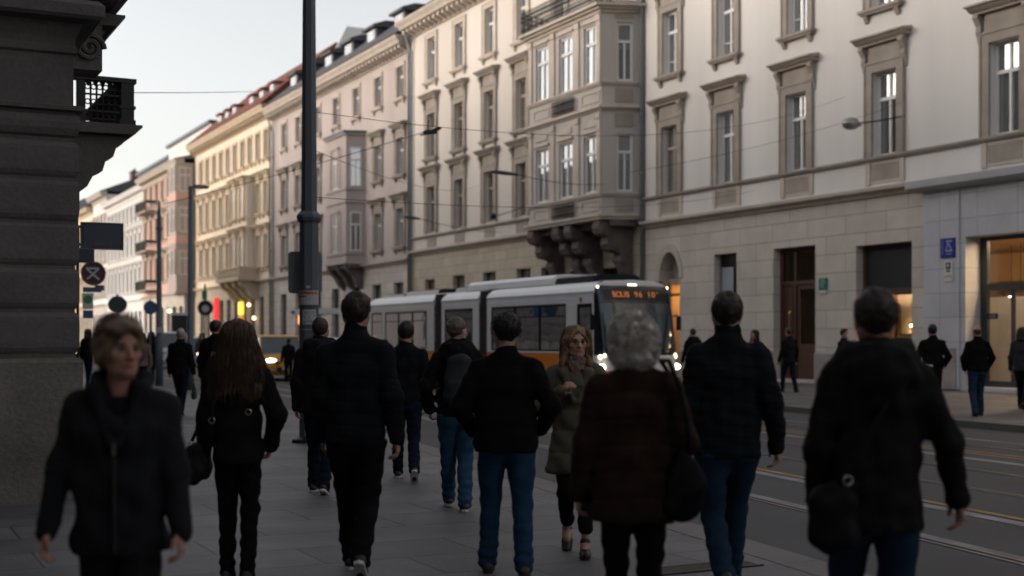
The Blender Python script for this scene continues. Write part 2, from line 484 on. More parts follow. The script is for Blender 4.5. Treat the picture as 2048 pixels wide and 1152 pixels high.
rw = random.Random(5)
def put_window(parent, k, X, y, z, dep=0.2, rz=0.0, curtain=None):
    """window > pane, surround, sill, hood, curtain: instances sharing meshes"""
    o0 = origin(parent)
    def obj(nm, me, par, loc, rot=0.0):
        o = bpy.data.objects.new(nm, me); COL.objects.link(o); o.parent = par; o.location = loc; o.rotation_euler = (0, 0, rot); return o
    ca, sa = math.cos(rz), math.sin(rz)
    win = obj('window', k['window'], parent, (X + dep * ca - o0.x, y + dep * sa - o0.y, z - o0.z), rz)
    obj('pane', k['pane'], win, (0, 0, 0))
    for nm in ('surround', 'sill', 'hood'):
        if k[nm]: obj(nm, k[nm], win, (-dep, 0, 0))
    c = k['curtains'][rw.choice([0, 0, 1, 2, 3, 4]) if curtain is None else curtain]
    if c: obj(c.name.split('.')[0], c, win, (0, 0, 0))
    return win

def cornice(X, Y0, Y1, z, prof, m, name, parent, dent=None):
    """profile (dx outwards, dz) swept along the street; optional brackets under it"""
    b = MB().prism([(X - p[0], z + p[1]) for p in prof], 'y', Y0, Y1)
    if dent:
        step, wd, dx, z0, z1 = dent
        n = int((Y1 - Y0) / step)
        for i in range(n):
            y = Y0 + (i + .5) * (Y1 - Y0) / n
            b.prism([(X, z + z0), (X - dx, z + z1 - (z1 - z0) * .45), (X - dx, z + z1), (X, z + z1)], 'y', y - wd / 2, y + wd / 2)
    return b.build(name, m, parent)
STR = [(0, -.02), (.1, -.02), (.16, .05), (.16, .1), (0, .14)]
CORN1 = [(0, -.22), (.1, -.22), (.14, -.12), (.34, -.06), (.36, .04), (0, .1)]
BIGC = [(0, -.9), (.12, -.9), (.15, -.55), (.72, -.45), (.78, -.3), (.92, -.12), (.95, 0), (0, .1)]

def shell(parent, X, Y0, Y1, zt, wallm, depth=14, zr=0.2):
    """the two ends, back and top of a house"""
    b = MB()
    b.quad((X, Y0, -.02), (X + depth, Y0, -.02), (X + depth, Y0, zt), (X, Y0, zt))
    b.quad((X + depth, Y1, -.02), (X, Y1, -.02), (X, Y1, zt), (X + depth, Y1, zt))
    b.quad((X + depth, Y0, -.02), (X + depth, Y1, -.02), (X + depth, Y1, zt), (X + depth, Y0, zt))
    b.quad((X, Y0, zt), (X + depth, Y0, zt), (X + depth, Y1, zt), (X, Y1, zt))
    b.build('side_wall', wallm, parent)
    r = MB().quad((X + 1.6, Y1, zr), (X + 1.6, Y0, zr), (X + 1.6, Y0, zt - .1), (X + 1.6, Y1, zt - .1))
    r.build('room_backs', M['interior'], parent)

def downpipe(parent, X, y, z0, z1, m='zinc'):
    b = MB().tube([(X - .5, y, z1 + .35), (X - .42, y, z1), (X - .13, y, z1 - .7), (X - .13, y, z0)], .075, 8)
    for z in np.arange(z0 + 1, z1 - 1, 2.4): b.tube([(X - .13, y, z), (X - .13, y, z + .07)], .1, 8)
    b.build('downpipe', M[m], parent, smooth=True)
PX = 29.2
W_ = 1.08
# ---- house 1: pale stucco house above the shops (near right)
h1 = empty('pale_stucco_house', (PX, 36, 0))
tag(h1, 'pale stucco house with brown window hoods over a lit stone shop floor', 'house')
r1 = [43.4, 39.65, 35.6, 31.3, 26.5, 21.7, 17]
r2 = [43.35, 39.65, 35.55, 31.4, 26.5, 21.7, 17]
ops = [(y - W_ / 2, y + W_ / 2, 7.34, 10.02) for y in r1] + [(y - W_ / 2, y + W_ / 2, 12.07, 14.62) for y in r2] + [(y - W_ / 2, y + W_ / 2, 16.6, 19.0) for y in r2]
facade_wall(PX, -32, 45.25, 6.24, 20.4, ops).build('upper_wall', M['cream_near'], h1)
k1 = window_kit('h1a', W_, 2.68, 'plain', 'frame_white', 'trim', .34, .09, 'big', False, 'glass_low')
k1b = window_kit('h1c', W_, 2.68, 'plain', 'frame_brown', 'trim', .34, .09, 'big', False, 'glass_low')
k2 = window_kit('h1b', W_, 2.55, 'bars', 'frame_white', 'trim', .30, .08, 'big', True)
k3 = window_kit('h1d', W_, 2.4, 'plain', 'frame_white', 'trim', .30, .08, None, True)
for i, y in enumerate(r1): put_window(h1, k1b if i == 0 else k1, PX, y, 7.34, curtain=[0, 4, 0, 1, 4, 0, 1][i])
for i, y in enumerate(r2): put_window(h1, k2, PX, y, 12.07, curtain=[3, 1, 0, 3, 0, 0, 3][i])
for y in r2: put_window(h1, k3, PX, y, 16.6)
cornice(PX, -32, 45.2, 7.22, STR, M['trim'], 'string_course', h1)
cornice(PX, 29.45, 45.2, 6.28, CORN1, M['trim_pale'], 'shop_cornice', h1)
cornice(PX, -32, 45.2, 20.4, BIGC, M['trim_pale'], 'roof_cornice', h1, (0.7, .25, .6, -.85, -.5))
for y in r1:
    pb = MB(); pf = MB()
    pf.box(PX - .05, PX, y - .86, y - .66, 6.45, 7.19).box(PX - .05, PX, y + .66, y + .86, 6.45, 7.19)
    pf.box(PX - .028, PX - .001, y - .65, y + .65, 6.48, 6.56).box(PX - .028, PX - .001, y - .65, y + .65, 7.08, 7.17)
    pb.box(PX - .02, PX, y - .62, y + .62, 6.57, 7.07)
    q_ = pb.build('pedestal_panel', M['trim'], h1); pf.build('pedestal_trim', M['trim_pale'], q_)

# ground floor of house 1
GB = 28.95
gops = [(42.75, 44.15, 0.122, 5.0), (39.05, 40.45, 1.0, 4.72), (34.65, 36.9, 0.122, 4.72), (30.15, 32.65, 0.122, 4.55)]
facade_wall(PX, 29.4, 45.25, 0.0, 6.24, gops, .35).build('shop_floor_wall', M['ashlar'], h1)
shell(h1, PX, -32, 45.25, 20.4, M['cream_near'], 14, 6.3)
yc, rr, zs = 43.45, .70, 3.95
ab = MB(); ring = MB(); fan = MB()
n = 16
arc = [(yc + rr * math.cos(math.pi * i / n), zs + 1.05 * math.sin(math.pi * i / n)) for i in range(n + 1)]
for i in range(n):
    p, q = arc[i], arc[i + 1]
    cy = yc + (rr if i < n / 2 else -rr)
    ab.add([(PX, p[0], p[1]), (PX, q[0], q[1]), (PX, cy, 5.0)], [(0, 1, 2)])
    ab.quad((PX, p[0], p[1]), (PX + .5, p[0], p[1]), (PX + .5, q[0], q[1]), (PX, q[0], q[1]))
ab.build('arch_infill', M['ashlar'], h1)
for i in range(n):
    p, q = arc[i], arc[i + 1]
    def o_(v, k): return (PX - .05, yc + (v[0] - yc) * k, zs + (v[1] - zs) * k)
    ring.quad(o_(p, 1), o_(q, 1), o_(q, 1.3), o_(p, 1.3))
    a_ = o_(p, 1.3); b_ = o_(q, 1.3)
    ring.quad(a_, b_, (PX, b_[1], b_[2]), (PX, a_[1], a_[2]))
    a_ = o_(p, 1); b_ = o_(q, 1)
    ring.quad(b_, a_, (PX, a_[1], a_[2]), (PX, b_[1], b_[2]))
ring.build('arch_surround', M['trim_pale'], h1)
fan.box(PX + .35, PX + .45, 42.75, 44.15, 3.72, 3.95)
for i in range(1, 8):
    a = math.pi * i / 8
    fan.tube([(PX + .4, yc, zs), (PX + .4, yc + rr * math.cos(a), zs + 1.05 * math.sin(a))], .018, 5)
for k in (.35, .68):
    fan.tube([(PX + .4, yc + k * (p[0] - yc), zs + k * (p[1] - zs)) for p in arc], .018, 5)
    for i in range(8):
        a = math.pi * (i + .5) / 8
        fan.tube([(PX + .4, yc + (k + .15) * rr * math.cos(a) + .06 * math.cos(t), zs + (k + .15) * 1.05 * math.sin(a) + .06 * math.sin(t)) for t in np.linspace(0, 6.28, 9)], .012, 4)
fan.build('fanlight_grille', M['frame_brown'], h1)
MB().quad((PX + .46, 44.15, 3.95), (PX + .46, 42.75, 3.95), (PX + .46, 42.75, 5.0), (PX + .46, 44.15, 5.0)).build('fanlight_pane', M['glass'], h1)
M['lit_wall'] = mat('warm_plaster_wall', (0.62, 0.42, 0.22), 0.9, 0.1, 1, 20, 0.05)
M['shop_wall'] = mat('ochre_shop_wall', (0.44, 0.28, 0.15), 0.9, 0.15, 1, 20, 0.05)
M['shop_floor'] = mat('shop_floor_stone', (0.20, 0.16, 0.12), 0.5, 0.2, 1, 20, 0.05)
M['warm_lamp'] = emit('warm_lamp_glow', (1.0, 0.62, 0.28), 40)
M['passage_lamp'] = emit('passage_lamp_glow', (1.0, .62, .28), 15)
M['white_lamp'] = emit('white_lamp_glow', (1.0, 0.80, 0.55), 90)
M['shelf_wood'] = mat('brown_shelf_wood', (0.12, 0.07, 0.035), 0.6, 0.25, 2, 30, 0.1)
M['dark_cloth'] = mat('dark_hanging_cloth', (0.025, 0.022, 0.022), 0.95, 0.4, 5, 60, 0.3)
M['mixed_goods'] = mat('brown_and_cream_goods', (0.30, 0.2, 0.12), 0.8, 0.6, 9, 40, 0.2, col2=(0.03, 0.025, 0.02))
M['card'] = mat('pale_card', (0.60, 0.58, 0.54), 0.8, 0.05, 3, 50, 0.02)
# lit passage behind the arched door
b = MB(); x0, x1 = PX + .5, PX + 5
b.quad((x0, 44.3, 0.13), (x1, 44.3, 0.13), (x1, 44.3, 3.72), (x0, 44.3, 3.72)).quad((x1, 42.6, .13), (x0, 42.6, .13), (x0, 42.6, 3.72), (x1, 42.6, 3.72))
b.quad((x1, 44.3, .13), (x1, 42.6, .13), (x1, 42.6, 3.72), (x1, 44.3, 3.72)).quad((x0, 42.6, 3.72), (x0, 44.3, 3.72), (x1, 44.3, 3.72), (x1, 42.6, 3.72))
b.build('passage_wall', M['lit_wall'], h1)
b = MB().quad((x0, 42.6, .128), (x0, 44.3, .128), (x1, 44.3, .128), (x1, 42.6, .128)); b.build('passage_floor', M['shop_floor'], h1)
MB().box(PX + 1.2, PX + 1.5, 43.2, 43.7, 3.60, 3.70).build('ceiling_glow', M['passage_lamp'], h1)
b = MB(); b.box(PX + .42, PX + .48, 42.75, 42.86, .13, 3.72).box(PX + .42, PX + .48, 44.04, 44.15, .13, 3.72).box(PX + .42, PX + .48, 42.86, 44.04, 3.25, 3.36)
b.build('door_frame', M['shelf_wood'], h1)
# tall narrow window with a pale notice
f = MB(); a, c, e, g_ = 39.05, 40.45, 1.0, 4.72
X_ = PX + .3
f.box(X_, X_ + .07, a, a + .08, e, g_).box(X_, X_ + .07, c - .08, c, e, g_).box(X_, X_ + .07, a + .08, c - .08, e, e + .1).box(X_, X_ + .07, a + .08, c - .08, g_ - .08, g_).box(X_, X_ + .07, a + .08, c - .08, 2.6, 2.68).box(X_ - .01, X_ + .07, 39.9, 39.96, e + .1, 2.6)
wn = f.build('window', M['frame_dark'], h1)
MB().quad((X_ + .05, c, e), (X_ + .05, a, e), (X_ + .05, a, g_), (X_ + .05, c, g_)).build('pane', M['glass_shop'], wn)
M['notice'] = mat('pale_blue_notice', (0.30, 0.34, 0.39), 0.7, 0.05, 2, 40, 0.02)
MB().box(X_ - .02, X_ - .012, 39.62, 40.36, 2.95, 4.22).build('window_notice', M['notice'], wn)
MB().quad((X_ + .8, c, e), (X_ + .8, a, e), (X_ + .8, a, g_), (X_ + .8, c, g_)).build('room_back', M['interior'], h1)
# dark red wooden door with a glazed leaf
a, c, g_ = 34.65, 36.9, 4.72
f = MB(); X_ = PX + .3
f.box(X_, X_ + .1, a, a + .12, .13, g_).box(X_, X_ + .1, c - .16, c, .13, g_).box(X_, X_ + .1, a + .12, c - .16, g_ - .12, g_).box(X_, X_ + .1, a + .12, c - .16, 3.42, 3.55)
f.box(X_ - .012, X_ + .1, 36.02, 36.12, .13, 3.42).box(X_, X_ + .1, 36.02, 36.12, 3.55, g_ - .12)
dr = f.build('door', M['frame_wood'], h1)
l = MB(); l.box(X_ + .04, X_ + .09, 36.12, c - .16, .13, 3.42)
for z0_, z1_ in ((.35, 1.1), (1.3, 3.2)):
    l.box(X_ + .025, X_ + .039, 36.2, 36.66, z0_, z0_ + .06).box(X_ + .025, X_ + .039, 36.2, 36.66, z1_ - .06, z1_).box(X_ + .025, X_ + .039, 36.2, 36.26, z0_ + .06, z1_ - .06).box(X_ + .025, X_ + .039, 36.6, 36.66, z0_ + .06, z1_ - .06)
l.build('door_leaf', M['frame_wood'], dr)
l = MB(); l.box(X_ + .04, X_ + .09, 34.77, 34.95, .13, 3.42).box(X_ + .04, X_ + .09, 35.85, 36.02, .13, 3.42).box(X_ + .04, X_ + .09, 34.95, 35.85, .13, 1.35).box(X_ + .04, X_ + .09, 34.95, 35.85, 3.25, 3.42)
l.build('door_leaf', M['frame_wood'], dr)
p = MB(); p.quad((X_ + .06, 35.85, 1.35), (X_ + .06, 34.95, 1.35), (X_ + .06, 34.95, 3.25), (X_ + .06, 35.85, 3.25)).quad((X_ + .06, 36.74, 3.55), (X_ + .06, 34.77, 3.55), (X_ + .06, 34.77, 4.6), (X_ + .06, 36.74, 4.6))
p.build('pane', M['glass_shop'], dr)
M['brass'] = mat('brass', (0.55, 0.36, 0.14), 0.3, 0.15, 4, 50, 0.02, metal=0.9)
MB().tube([(X_ - .03, 36.3, 1.7), (X_ - .08, 36.3, 1.8), (X_ - .08, 36.3, 2.4), (X_ - .03, 36.3, 2.5)], .025, 6).build('handle', M['brass'], dr)
M['paper_dim'] = mat('dim_hall_wall', (0.20, 0.18, 0.15), 0.9, 0.2, 1, 10, 0)
b = MB().quad((X_ + 2.2, c + .8, .13), (X_ + 2.2, a - .8, .13), (X_ + 2.2, a - .8, g_), (X_ + 2.2, c + .8, g_)); b.quad((X_ + .3, c + .8, .13), (X_ + 2.2, c + .8, .13), (X_ + 2.2, c + .8, g_), (X_ + .3, c + .8, g_)).quad((X_ + 2.2, a - .8, .13), (X_ + .3, a - .8, .13), (X_ + .3, a - .8, g_), (X_ + 2.2, a - .8, g_))
b.build('hall_wall', M['paper_dim'], h1)
M['lit_small'] = emit('small_warm_glow', (1.0, 0.66, 0.32), 2.5)
MB().box(X_ + 2.12, X_ + 2.19, 34.5, 34.62, 2.15, 2.6).build('wall_light', M['lit_small'], h1)
# plinth blocks between the openings
for a_, c_ in ((29.4, 30.12), (32.68, 34.62), (36.93, 42.7), (44.2, 45.2)):
    MB().prism([(PX, .0), (PX - .09, .0), (PX - .09, 1.02), (PX, 1.10)], 'y', a_, c_).build('plinth', M['plinth'], h1)
# shop window with a dark blind box
a, c, g_ = 30.15, 32.65, 4.55
X_ = PX + .3
f = MB(); f.box(X_, X_ + .12, a, a + .12, .13, g_).box(X_, X_ + .12, c - .16, c, .13, g_).box(X_, X_ + .12, a + .12, c - .16, 2.92, 3.12).box(X_, X_ + .12, a + .12, c - .16, g_ - .12, g_).box(X_, X_ + .12, a + .12, c - .16, .13, .45)
sw = f.build('shop_window', M['frame_wood'], h1)
l = MB()
for i in range(22): l.prism([(X_ + .03, 3.13 + i * .059), (X_ + .075, 3.15 + i * .059), (X_ + .075, 3.18 + i * .059), (X_ + .03, 3.16 + i * .059)], 'y', a + .13, c - .17)
l.box(X_ + .08, X_ + .10, a + .12, c - .16, 3.12, g_ - .12)
l.build('louvre_blind', M['frame_dark'], sw)
MB().quad((X_ + .06, c - .16, .45), (X_ + .06, a + .12, .45), (X_ + .06, a + .12, 2.92), (X_ + .06, c - .16, 2.92)).build('pane', M['glass_shop'], sw)
# grey stone shop front, proud of the wall
sops = [(17.6, 27.75, 0.122, 4.5), (3.0, 13.5, .122, 4.5)]
facade_wall(GB, -32, 29.4, 0.0, 5.95, sops, .75).build('grey_shop_front', M['ashlar_grey'], h1)
MB().quad((GB, 29.4, 0), (PX + .1, 29.4, 0), (PX + .1, 29.4, 5.95), (GB, 29.4, 5.95)).build('shop_front_return', M['ashlar_grey'], h1)
M['shop_cornice'] = mat('pale_grey_cornice', (0.46, 0.46, 0.47), 0.8, 0.1, 1, 30, 0.08)
MB().prism([(PX - .1, 5.951), (GB - .12, 5.951), (GB - .18, 6.0), (GB - .42, 6.06), (GB - .46, 6.26), (PX - .1, 6.36)], 'y', -32, 29.75).build('shop_front_cornice', M['shop_cornice'], h1)
b = MB(); b.box(GB - .05, GB, 27.95, 28.05, 0.05, 5.94).build('pilaster_strip', M['ashlar_grey'], h1)
MB().box(GB - .07, GB, 28.06, 29.47, .05, 1.25).build('plinth', M['plinth'], h1)
X_ = GB + .6
f = MB(); f.box(X_, X_ + .12, 27.5, 27.75, .13, 4.5).box(X_, X_ + .12, 17.6, 27.5, 2.92, 3.12).box(X_, X_ + .12, 17.6, 27.5, 4.38, 4.5).box(X_, X_ + .12, 17.6, 27.5, .13, .3).box(X_, X_ + .12, 26.55, 26.62, .3, 2.92).box(X_, X_ + .12, 24.9, 25.0, .3, 2.92).box(X_, X_ + .12, 22, 22.1, .3, 4.38)
sw = f.build('shop_window', M['frame_dark'], h1)
MB().quad((X_ + .06, 27.5, .3), (X_ + .06, 17.6, .3), (X_ + .06, 17.6, 4.4), (X_ + .06, 27.5, 4.4)).build('pane', M['glass_shop'], sw)
b = MB().quad((X_ + 2, 13.6, .13), (X_ + 2, 3, .13), (X_ + 2, 3, 4.5), (X_ + 2, 13.6, 4.5)); b.build('room_back', M['interior'], h1)
# one lit shop room behind both shop windows
b = MB(); x0, x1, y0, y1, zc = PX + .62, PX + 6.5, 16.5, 33.4, 4.48
b.quad((x1, y1, .13), (x1, y0, .13), (x1, y0, zc), (x1, y1, zc)).quad((x0, y1, .13), (x1, y1, .13), (x1, y1, zc), (x0, y1, zc)).quad((x1, y0, .13), (x0, y0, .13), (x0, y0, zc), (x1, y0, zc))
b.quad((x0, y0, zc), (x0, y1, zc), (x1, y1, zc), (x1, y0, zc))
b.build('shop_room_wall', M['shop_wall'], h1)
MB().quad((x0, y0, .128), (x0, y1, .128), (x1, y1, .128), (x1, y0, .128)).build('shop_room_floor', M['shop_floor'], h1)
b = MB()
b.box(PX + .9, PX + 1.1, 26.6, 27.95, .13, 2.75); b.box(PX + 2.4, PX + 2.55, 31.9, 33.3, .13, 4.4)
b.build('shop_partition', M['card'], h1)
b = MB(); b.box(PX + 3.2, PX + 3.34, 30.2, 30.34, .13, 4.4).box(PX + 3.2, PX + 3.34, 31.5, 31.64, .13, 4.4).box(PX + 3.2, PX + 3.34, 30.34, 31.5, 2.7, 2.84)
b.build('shop_portal', M['shelf_wood'], h1)
for y_ in (17.5, 19.4, 21.3, 23.2, 27.2, 29.3, 31.4):
    b = MB(); b.box(PX + 6.2, PX + 6.49, y_, y_ + 1.5, .13, 3.5).box(PX + 6.15, PX + 6.2, y_ + .1, y_ + .7, .3, 3.3).box(PX + 6.15, PX + 6.2, y_ + .8, y_ + 1.4, .3, 3.3); b.build('wall_cabinet', M['shelf_wood'], h1)
MB().box(PX + 1.4, PX + 1.75, 29.9, 33.3, 3.0, 3.4).build('ceiling_beam', M['lit_wall'], h1)
lamps = [(30.6, 26.6, 4.3), (31.4, 25.2, 4.36), (31, 30.8, 4.4), (32, 32.2, 4.4), (31, 23.6, 4.4), (32.5, 26.4, 4.4), (31, 20.5, 4.4)]
for x, y, z in lamps:
    o = MB().tube([(x, y, zc - .002), (x, y, zc - .06)], .06, 12).build('spot_light', M['white_lamp'], h1)
M['room_fill_strip'] = emit('hidden_fill_glow', (1.0, 0.68, 0.38), 30)
for y0_, y1_ in ((22.5, 27), (29.8, 33)): MB().box(PX + .66, PX + .9, y0_, y1_, zc - .05, zc - .003).build('ceiling_glow', M['room_fill_strip'], h1)  # hidden glowing strips added behind the window heads to brighten the shop room
for x_ in (30.3, 31.5, 32.7, 33.9): b = MB(); b.box(x_, x_ + 1.0, 33.15, 33.39, .13, 2.7).box(x_ + .05, x_ + .48, 33.11, 33.149, .3, 2.6).box(x_ + .52, x_ + .95, 33.11, 33.149, .3, 2.6); b.build('wall_cabinet', M['shelf_wood'], h1)
# ---- things inside the lit shop
def shop_shelf(label, x, y, w, h, n, rz=0):
    t = empty('shop_shelf', (x, y, .13), rz); tag(t, label, 'shelf')
    b = MB(); b.box(-.2, .2, -w / 2, -w / 2 + .04, 0, h).box(-.2, .2, w / 2 - .04, w / 2, 0, h).box(.18, .2, -w / 2 + .04, w / 2 - .04, 0, h)
    for i in range(n + 1): b.box(-.2, .18, -w / 2 + .04, w / 2 - .04, i * (h - .05) / n, i * (h - .05) / n + .03)
    b.build('shelf_frame', M['shelf_wood'], t, world=False)
    q = MB()
    for i in range(n):
        y_ = -w / 2 + .1
        while y_ < w / 2 - .2:
            ww = rw.uniform(.06, .16); hh = rw.uniform(.1, (h / n) * .75)
            q.tube([(0, y_, i * (h - .05) / n + .032), (0, y_, i * (h - .05) / n + .032 + hh * .7), (0, y_, i * (h - .05) / n + .032 + hh)], [ww * .5, ww * .5, ww * .2], 8)
            y_ += ww + rw.uniform(.03, .12)
    o = q.build('goods', M['mixed_goods'], t, world=False); o['kind'] = 'stuff'
    return t
shop_shelf('brown shelf of small goods behind the large pane of the grey shop front', PX + 6.1, 25.3, 2.2, 2.1, 4)
shop_shelf('brown shelf of small goods seen through the wood-framed shop window under the dark louvre', PX + 6.1, 31.0, 1.6, 2.0, 4)
def clothes_rack(label, x, y, w):
    t = empty('clothes_rack', (x, y, .13)); tag(t, label, 'clothes rack')
    b = MB(); 
    for s in (-1, 1): b.tube([(0, s * w / 2, 0), (0, s * w / 2, 1.55)], .02, 6).box(-.25, .25, s * w / 2 - .02, s * w / 2 + .02, 0, .03)
    b.tube([(0, -w / 2, 1.55), (0, w / 2, 1.55)], .02, 6)
    b.build('rail', M['iron'], t, world=False)
    n = int(w / .11)
    for i in range(n):
        y_ = -w / 2 + .1 + i * (w - .2) / max(1, n - 1)
        hh = rw.uniform(.6, .95)
        g = MB().add([(-.05, y_, 1.53), (.05, y_, 1.53), (.22, y_ - .02, 1.42), (.20, y_ + .03, 1.42 - hh), (-.2, y_ - .03, 1.42 - hh), (-.22, y_ + .02, 1.42)], [(0, 1, 2, 3, 4, 5)])
        g.add([(-.05, y_ + .05, 1.53), (.05, y_ + .05, 1.53), (.22, y_ + .03, 1.42), (.20, y_ + .08, 1.42 - hh), (-.2, y_ + .03, 1.42 - hh), (-.22, y_ + .07, 1.42)], [(5, 4, 3, 2, 1, 0)])
        g.build('garment', M['dark_cloth'], t, world=False)
clothes_rack('black rail of dark garments behind the large pane of the grey shop front', PX + 2.6, 28.5, 1.7)
clothes_rack('black rail of dark garments behind the wood-framed shop window', PX + 2.0, 32.1, 1.3)
def pendant(label, x, y, z, kind):
    t = empty('pendant_lamp', (x, y, z)); tag(t, label, 'pendant lamp')
    MB().tube([(0, 0, .1), (0, 0, 4.4 - z)], .012, 5).build('cable', M['iron'], t, world=False)
    if kind == 'bar':
        MB().box(-.05, .05, -.45, .45, .04, .1).build('housing', M['iron'], t, world=False)
        MB().box(-.045, .045, -.44, .44, -.01, .038).build('tube_light', M['warm_lamp'], t, world=False)
    else:
        MB().tube([(0, 0, .1), (0, 0, .06), (0, 0, -.02)], [.03, .1, .16], 14, cap=False).build('shade', M['iron'], t, world=False, smooth=True)
        MB().ball((0, 0, 0), .085).build('bulb', M['white_lamp'], t, world=False, smooth=True)
pendant('glowing bar pendant lamp over the rack behind the large pane of the grey shop front', PX + 2.4, 28.1, 2.15, 'bar')
pendant('glowing bar pendant lamp behind the wood-framed shop window', PX + 2.2, 32.0, 1.95, 'bar')
pendant('round white pendant lamp high behind the large pane of the grey shop front', PX + 2.9, 28.9, 2.85, 'ball')
# ------------------------------------------------------------------ house 2: cream house with the stone bay
h2 = empty('cream_bay_house', (PX, 58, 0))
tag(h2, 'cream house with a two-storey grey stone bay and iron balcony above the tram', 'house')
c2 = [67.3, 63.55, 59.85, 56.25]
ops = []
for y in c2: ops += [(y - .54, y + .54, 7.5, 10.1), (y - .54, y + .54, 11.72, 14.22)]
for y in c2 + [52.4, 48.8]: ops.append((y - .54, y + .54, 16.07, 18.5))
facade_wall(PX, 45.45, 70.3, 6.5, 19.0, ops).build('upper_wall', M['cream'], h2)
shell(h2, PX, 45.45, 70.3, 19.0, M['cream'], 14, 5.2)
ka = window_kit('h2a', W_, 2.6, 'plain', 'frame_brown', 'trim', .34, .09, 'big', False, 'glass_low')
kb = window_kit('h2b', W_, 2.5, 'bars', 'frame_brown', 'trim', .32, .08, 'big', True)
kc = window_kit('h2c', W_, 2.43, 'plain', 'frame_white', 'trim_pale', .3, .06, None, True)
for i, y in enumerate(c2):
    put_window(h2, ka, PX, y, 7.5, curtain=[2, 1, 3, 2][i]); put_window(h2, kb, PX, y, 11.72, curtain=[0, 1, 1, 0][i])
for y in c2 + [52.4, 48.8]: put_window(h2, kc, PX, y, 16.07)
cornice(PX, 52.6, 70.25, 7.28, STR, M['trim'], 'string_course', h2)
cornice(PX, 45.5, 70.25, 6.55, CORN1, M['trim_pale'], 'shop_cornice', h2)
cornice(PX, 45.4, 70.4, 19.9, BIGC, M['trim_pale'], 'roof_cornice', h2, (0.62, .26, .62, -.92, -.5))
pb = MB(); pf = MB()
for y in c2:
    MB().box(PX - .03, PX, y - .62, y + .62, 6.72, 7.2).build('pedestal_panel', M['trim'], h2)
MB().prism([(PX - .5, 20.0), (PX + 5, 24.5), (PX + 9, 24.5), (PX + 14, 20.0)], 'y', 45.5, 70.3).build('roof', M['slate'], h2)
b = MB().quad((PX + .05, 70.3, 19.0), (PX + .05, 45.45, 19.0), (PX + .05, 45.45, 20), (PX + .05, 70.3, 20)); b.build('attic_wall', M['cream'], h2)
gy = [63.67, 59.92, 56.1]
gops = [(y - .75, y + .75, 3.4, 4.95) for y in gy] + [(66.9, 68.3, .12, 4.9), (52.9, 54.3, .12, 4.9), (47.3, 48.9, .12, 4.6), (49.9, 51.5, .12, 4.6)]
facade_wall(PX, 45.45, 70.3, 0, 6.5, gops, .3).build('ground_floor_wall', M['ashlar_warm'], h2)
kg = window_kit('h2g', 1.5, 1.55, 'plain', 'frame_dark', 'trim', 0, 0, None, False)
for y in gy: put_window(h2, kg, PX, y, 3.4, .25, curtain=3)
kd = window_kit('h2d', 1.4, 4.75, 'plain', 'frame_wood', 'trim', 0, 0, None, False)
for y in (67.6, 53.6, 48.1, 50.7): put_window(h2, kd, PX, y, .125, .25, curtain=3)
downpipe(h1, PX, 45.3, .12, 19.7)
downpipe(h2, PX, 70.4, .12, 19.1)
downpipe(h2, PX, 70.0, .12, 18.9)
# the bay
BX, BC, BN, BE = 27.63, 46.14, 45.53, 52.5
plan = [(PX, BN), (BX, BC), (BX, BE), (PX, BE + .6)]
def bay_ring(z0, z1, off, b):
    """a band round the bay, off metres proud of it"""
    o = off
    pl = [(PX, BN - o * 1.05), (BX - o, BC - o * .75), (BX - o, BE + o * .75), (PX, BE + .6 + o * 1.05)]
    return b.prism(pl, 'z', z0, z1)
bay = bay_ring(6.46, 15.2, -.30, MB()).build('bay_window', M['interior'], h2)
def bay_face(p, q, wins, zs, b, dep=.18):
    """wall sheet between plan points p and q with openings; wins: (centre, width) along it; zs: opening heights"""
    p = Vector((p[0], p[1], 0)); q = Vector((q[0], q[1], 0)); d = q - p; Ln = d.length; d.normalize(); nrm = Vector((-d.y, d.x, 0))
    if nrm.x > 0 and abs(nrm.x) > abs(nrm.y): nrm = -nrm
    if abs(nrm.y) > abs(nrm.x) and nrm.y > 0 and p.y < 47: nrm = -nrm
    us = sorted(set([0, Ln] + [c - w / 2 for c, w in wins] + [c + w / 2 for c, w in wins]))
    zz = sorted(set([6.46, 15.2] + [v for t in zs for v in t]))
    def P3(u, z, k=0): return tuple(p + d * u - nrm * k + Vector((0, 0, z)))
    for a, c in zip(us, us[1:]):
        for e, g in zip(zz, zz[1:]):
            m_, n_ = (a + c) / 2, (e + g) / 2
            if any(abs(m_ - cc) < ww / 2 for cc, ww in wins) and any(t[0] < n_ < t[1] for t in zs): continue
            b.quad(P3(a, e), P3(c, e), P3(c, g), P3(a, g))
    for cc, ww in wins:
        for t in zs:
            a, c, e, g = cc - ww / 2, cc + ww / 2, t[0], t[1]
            b.quad(P3(a, e), P3(a, e, dep), P3(a, g, dep), P3(a, g)).quad(P3(c, e, dep), P3(c, e), P3(c, g), P3(c, g, dep)).quad(P3(a, g), P3(a, g, dep), P3(c, g, dep), P3(c, g)).quad(P3(a, e, dep), P3(a, e), P3(c, e), P3(c, e, dep))
    return p, d, nrm
zs = [(7.62, 10.0), (12.2, 14.62)]
b = MB()
fw = [(51.3 - BC, 1.2), (49.15 - BC, 1.2), (46.99 - BC, 1.2)]
bay_face((BX, BC), (BX, BE), fw, zs, b)
sl = math.hypot(PX - BX, BC - BN)
p_, d_, n_ = bay_face((PX, BN), (BX, BC), [(sl * .415, .66)], zs, b)
bay_face((BX, BE), (PX, BE + .6), [], zs, b)
b.build('bay_wall', M['bay'], bay)
kf = window_kit('bayf', 1.2, 2.4, 'bay', 'frame_white', 'trim', 0, 0, None, False, 'glass_low', cur=.95)
kfu = window_kit('bayfu', 1.2, 2.42, 'bay', 'frame_white', 'trim', 0, 0, None, False, cur=.95)
ks = window_kit('bays', .66, 2.4, 'single', 'frame_white', 'trim', 0, 0, None, False, 'glass_side')
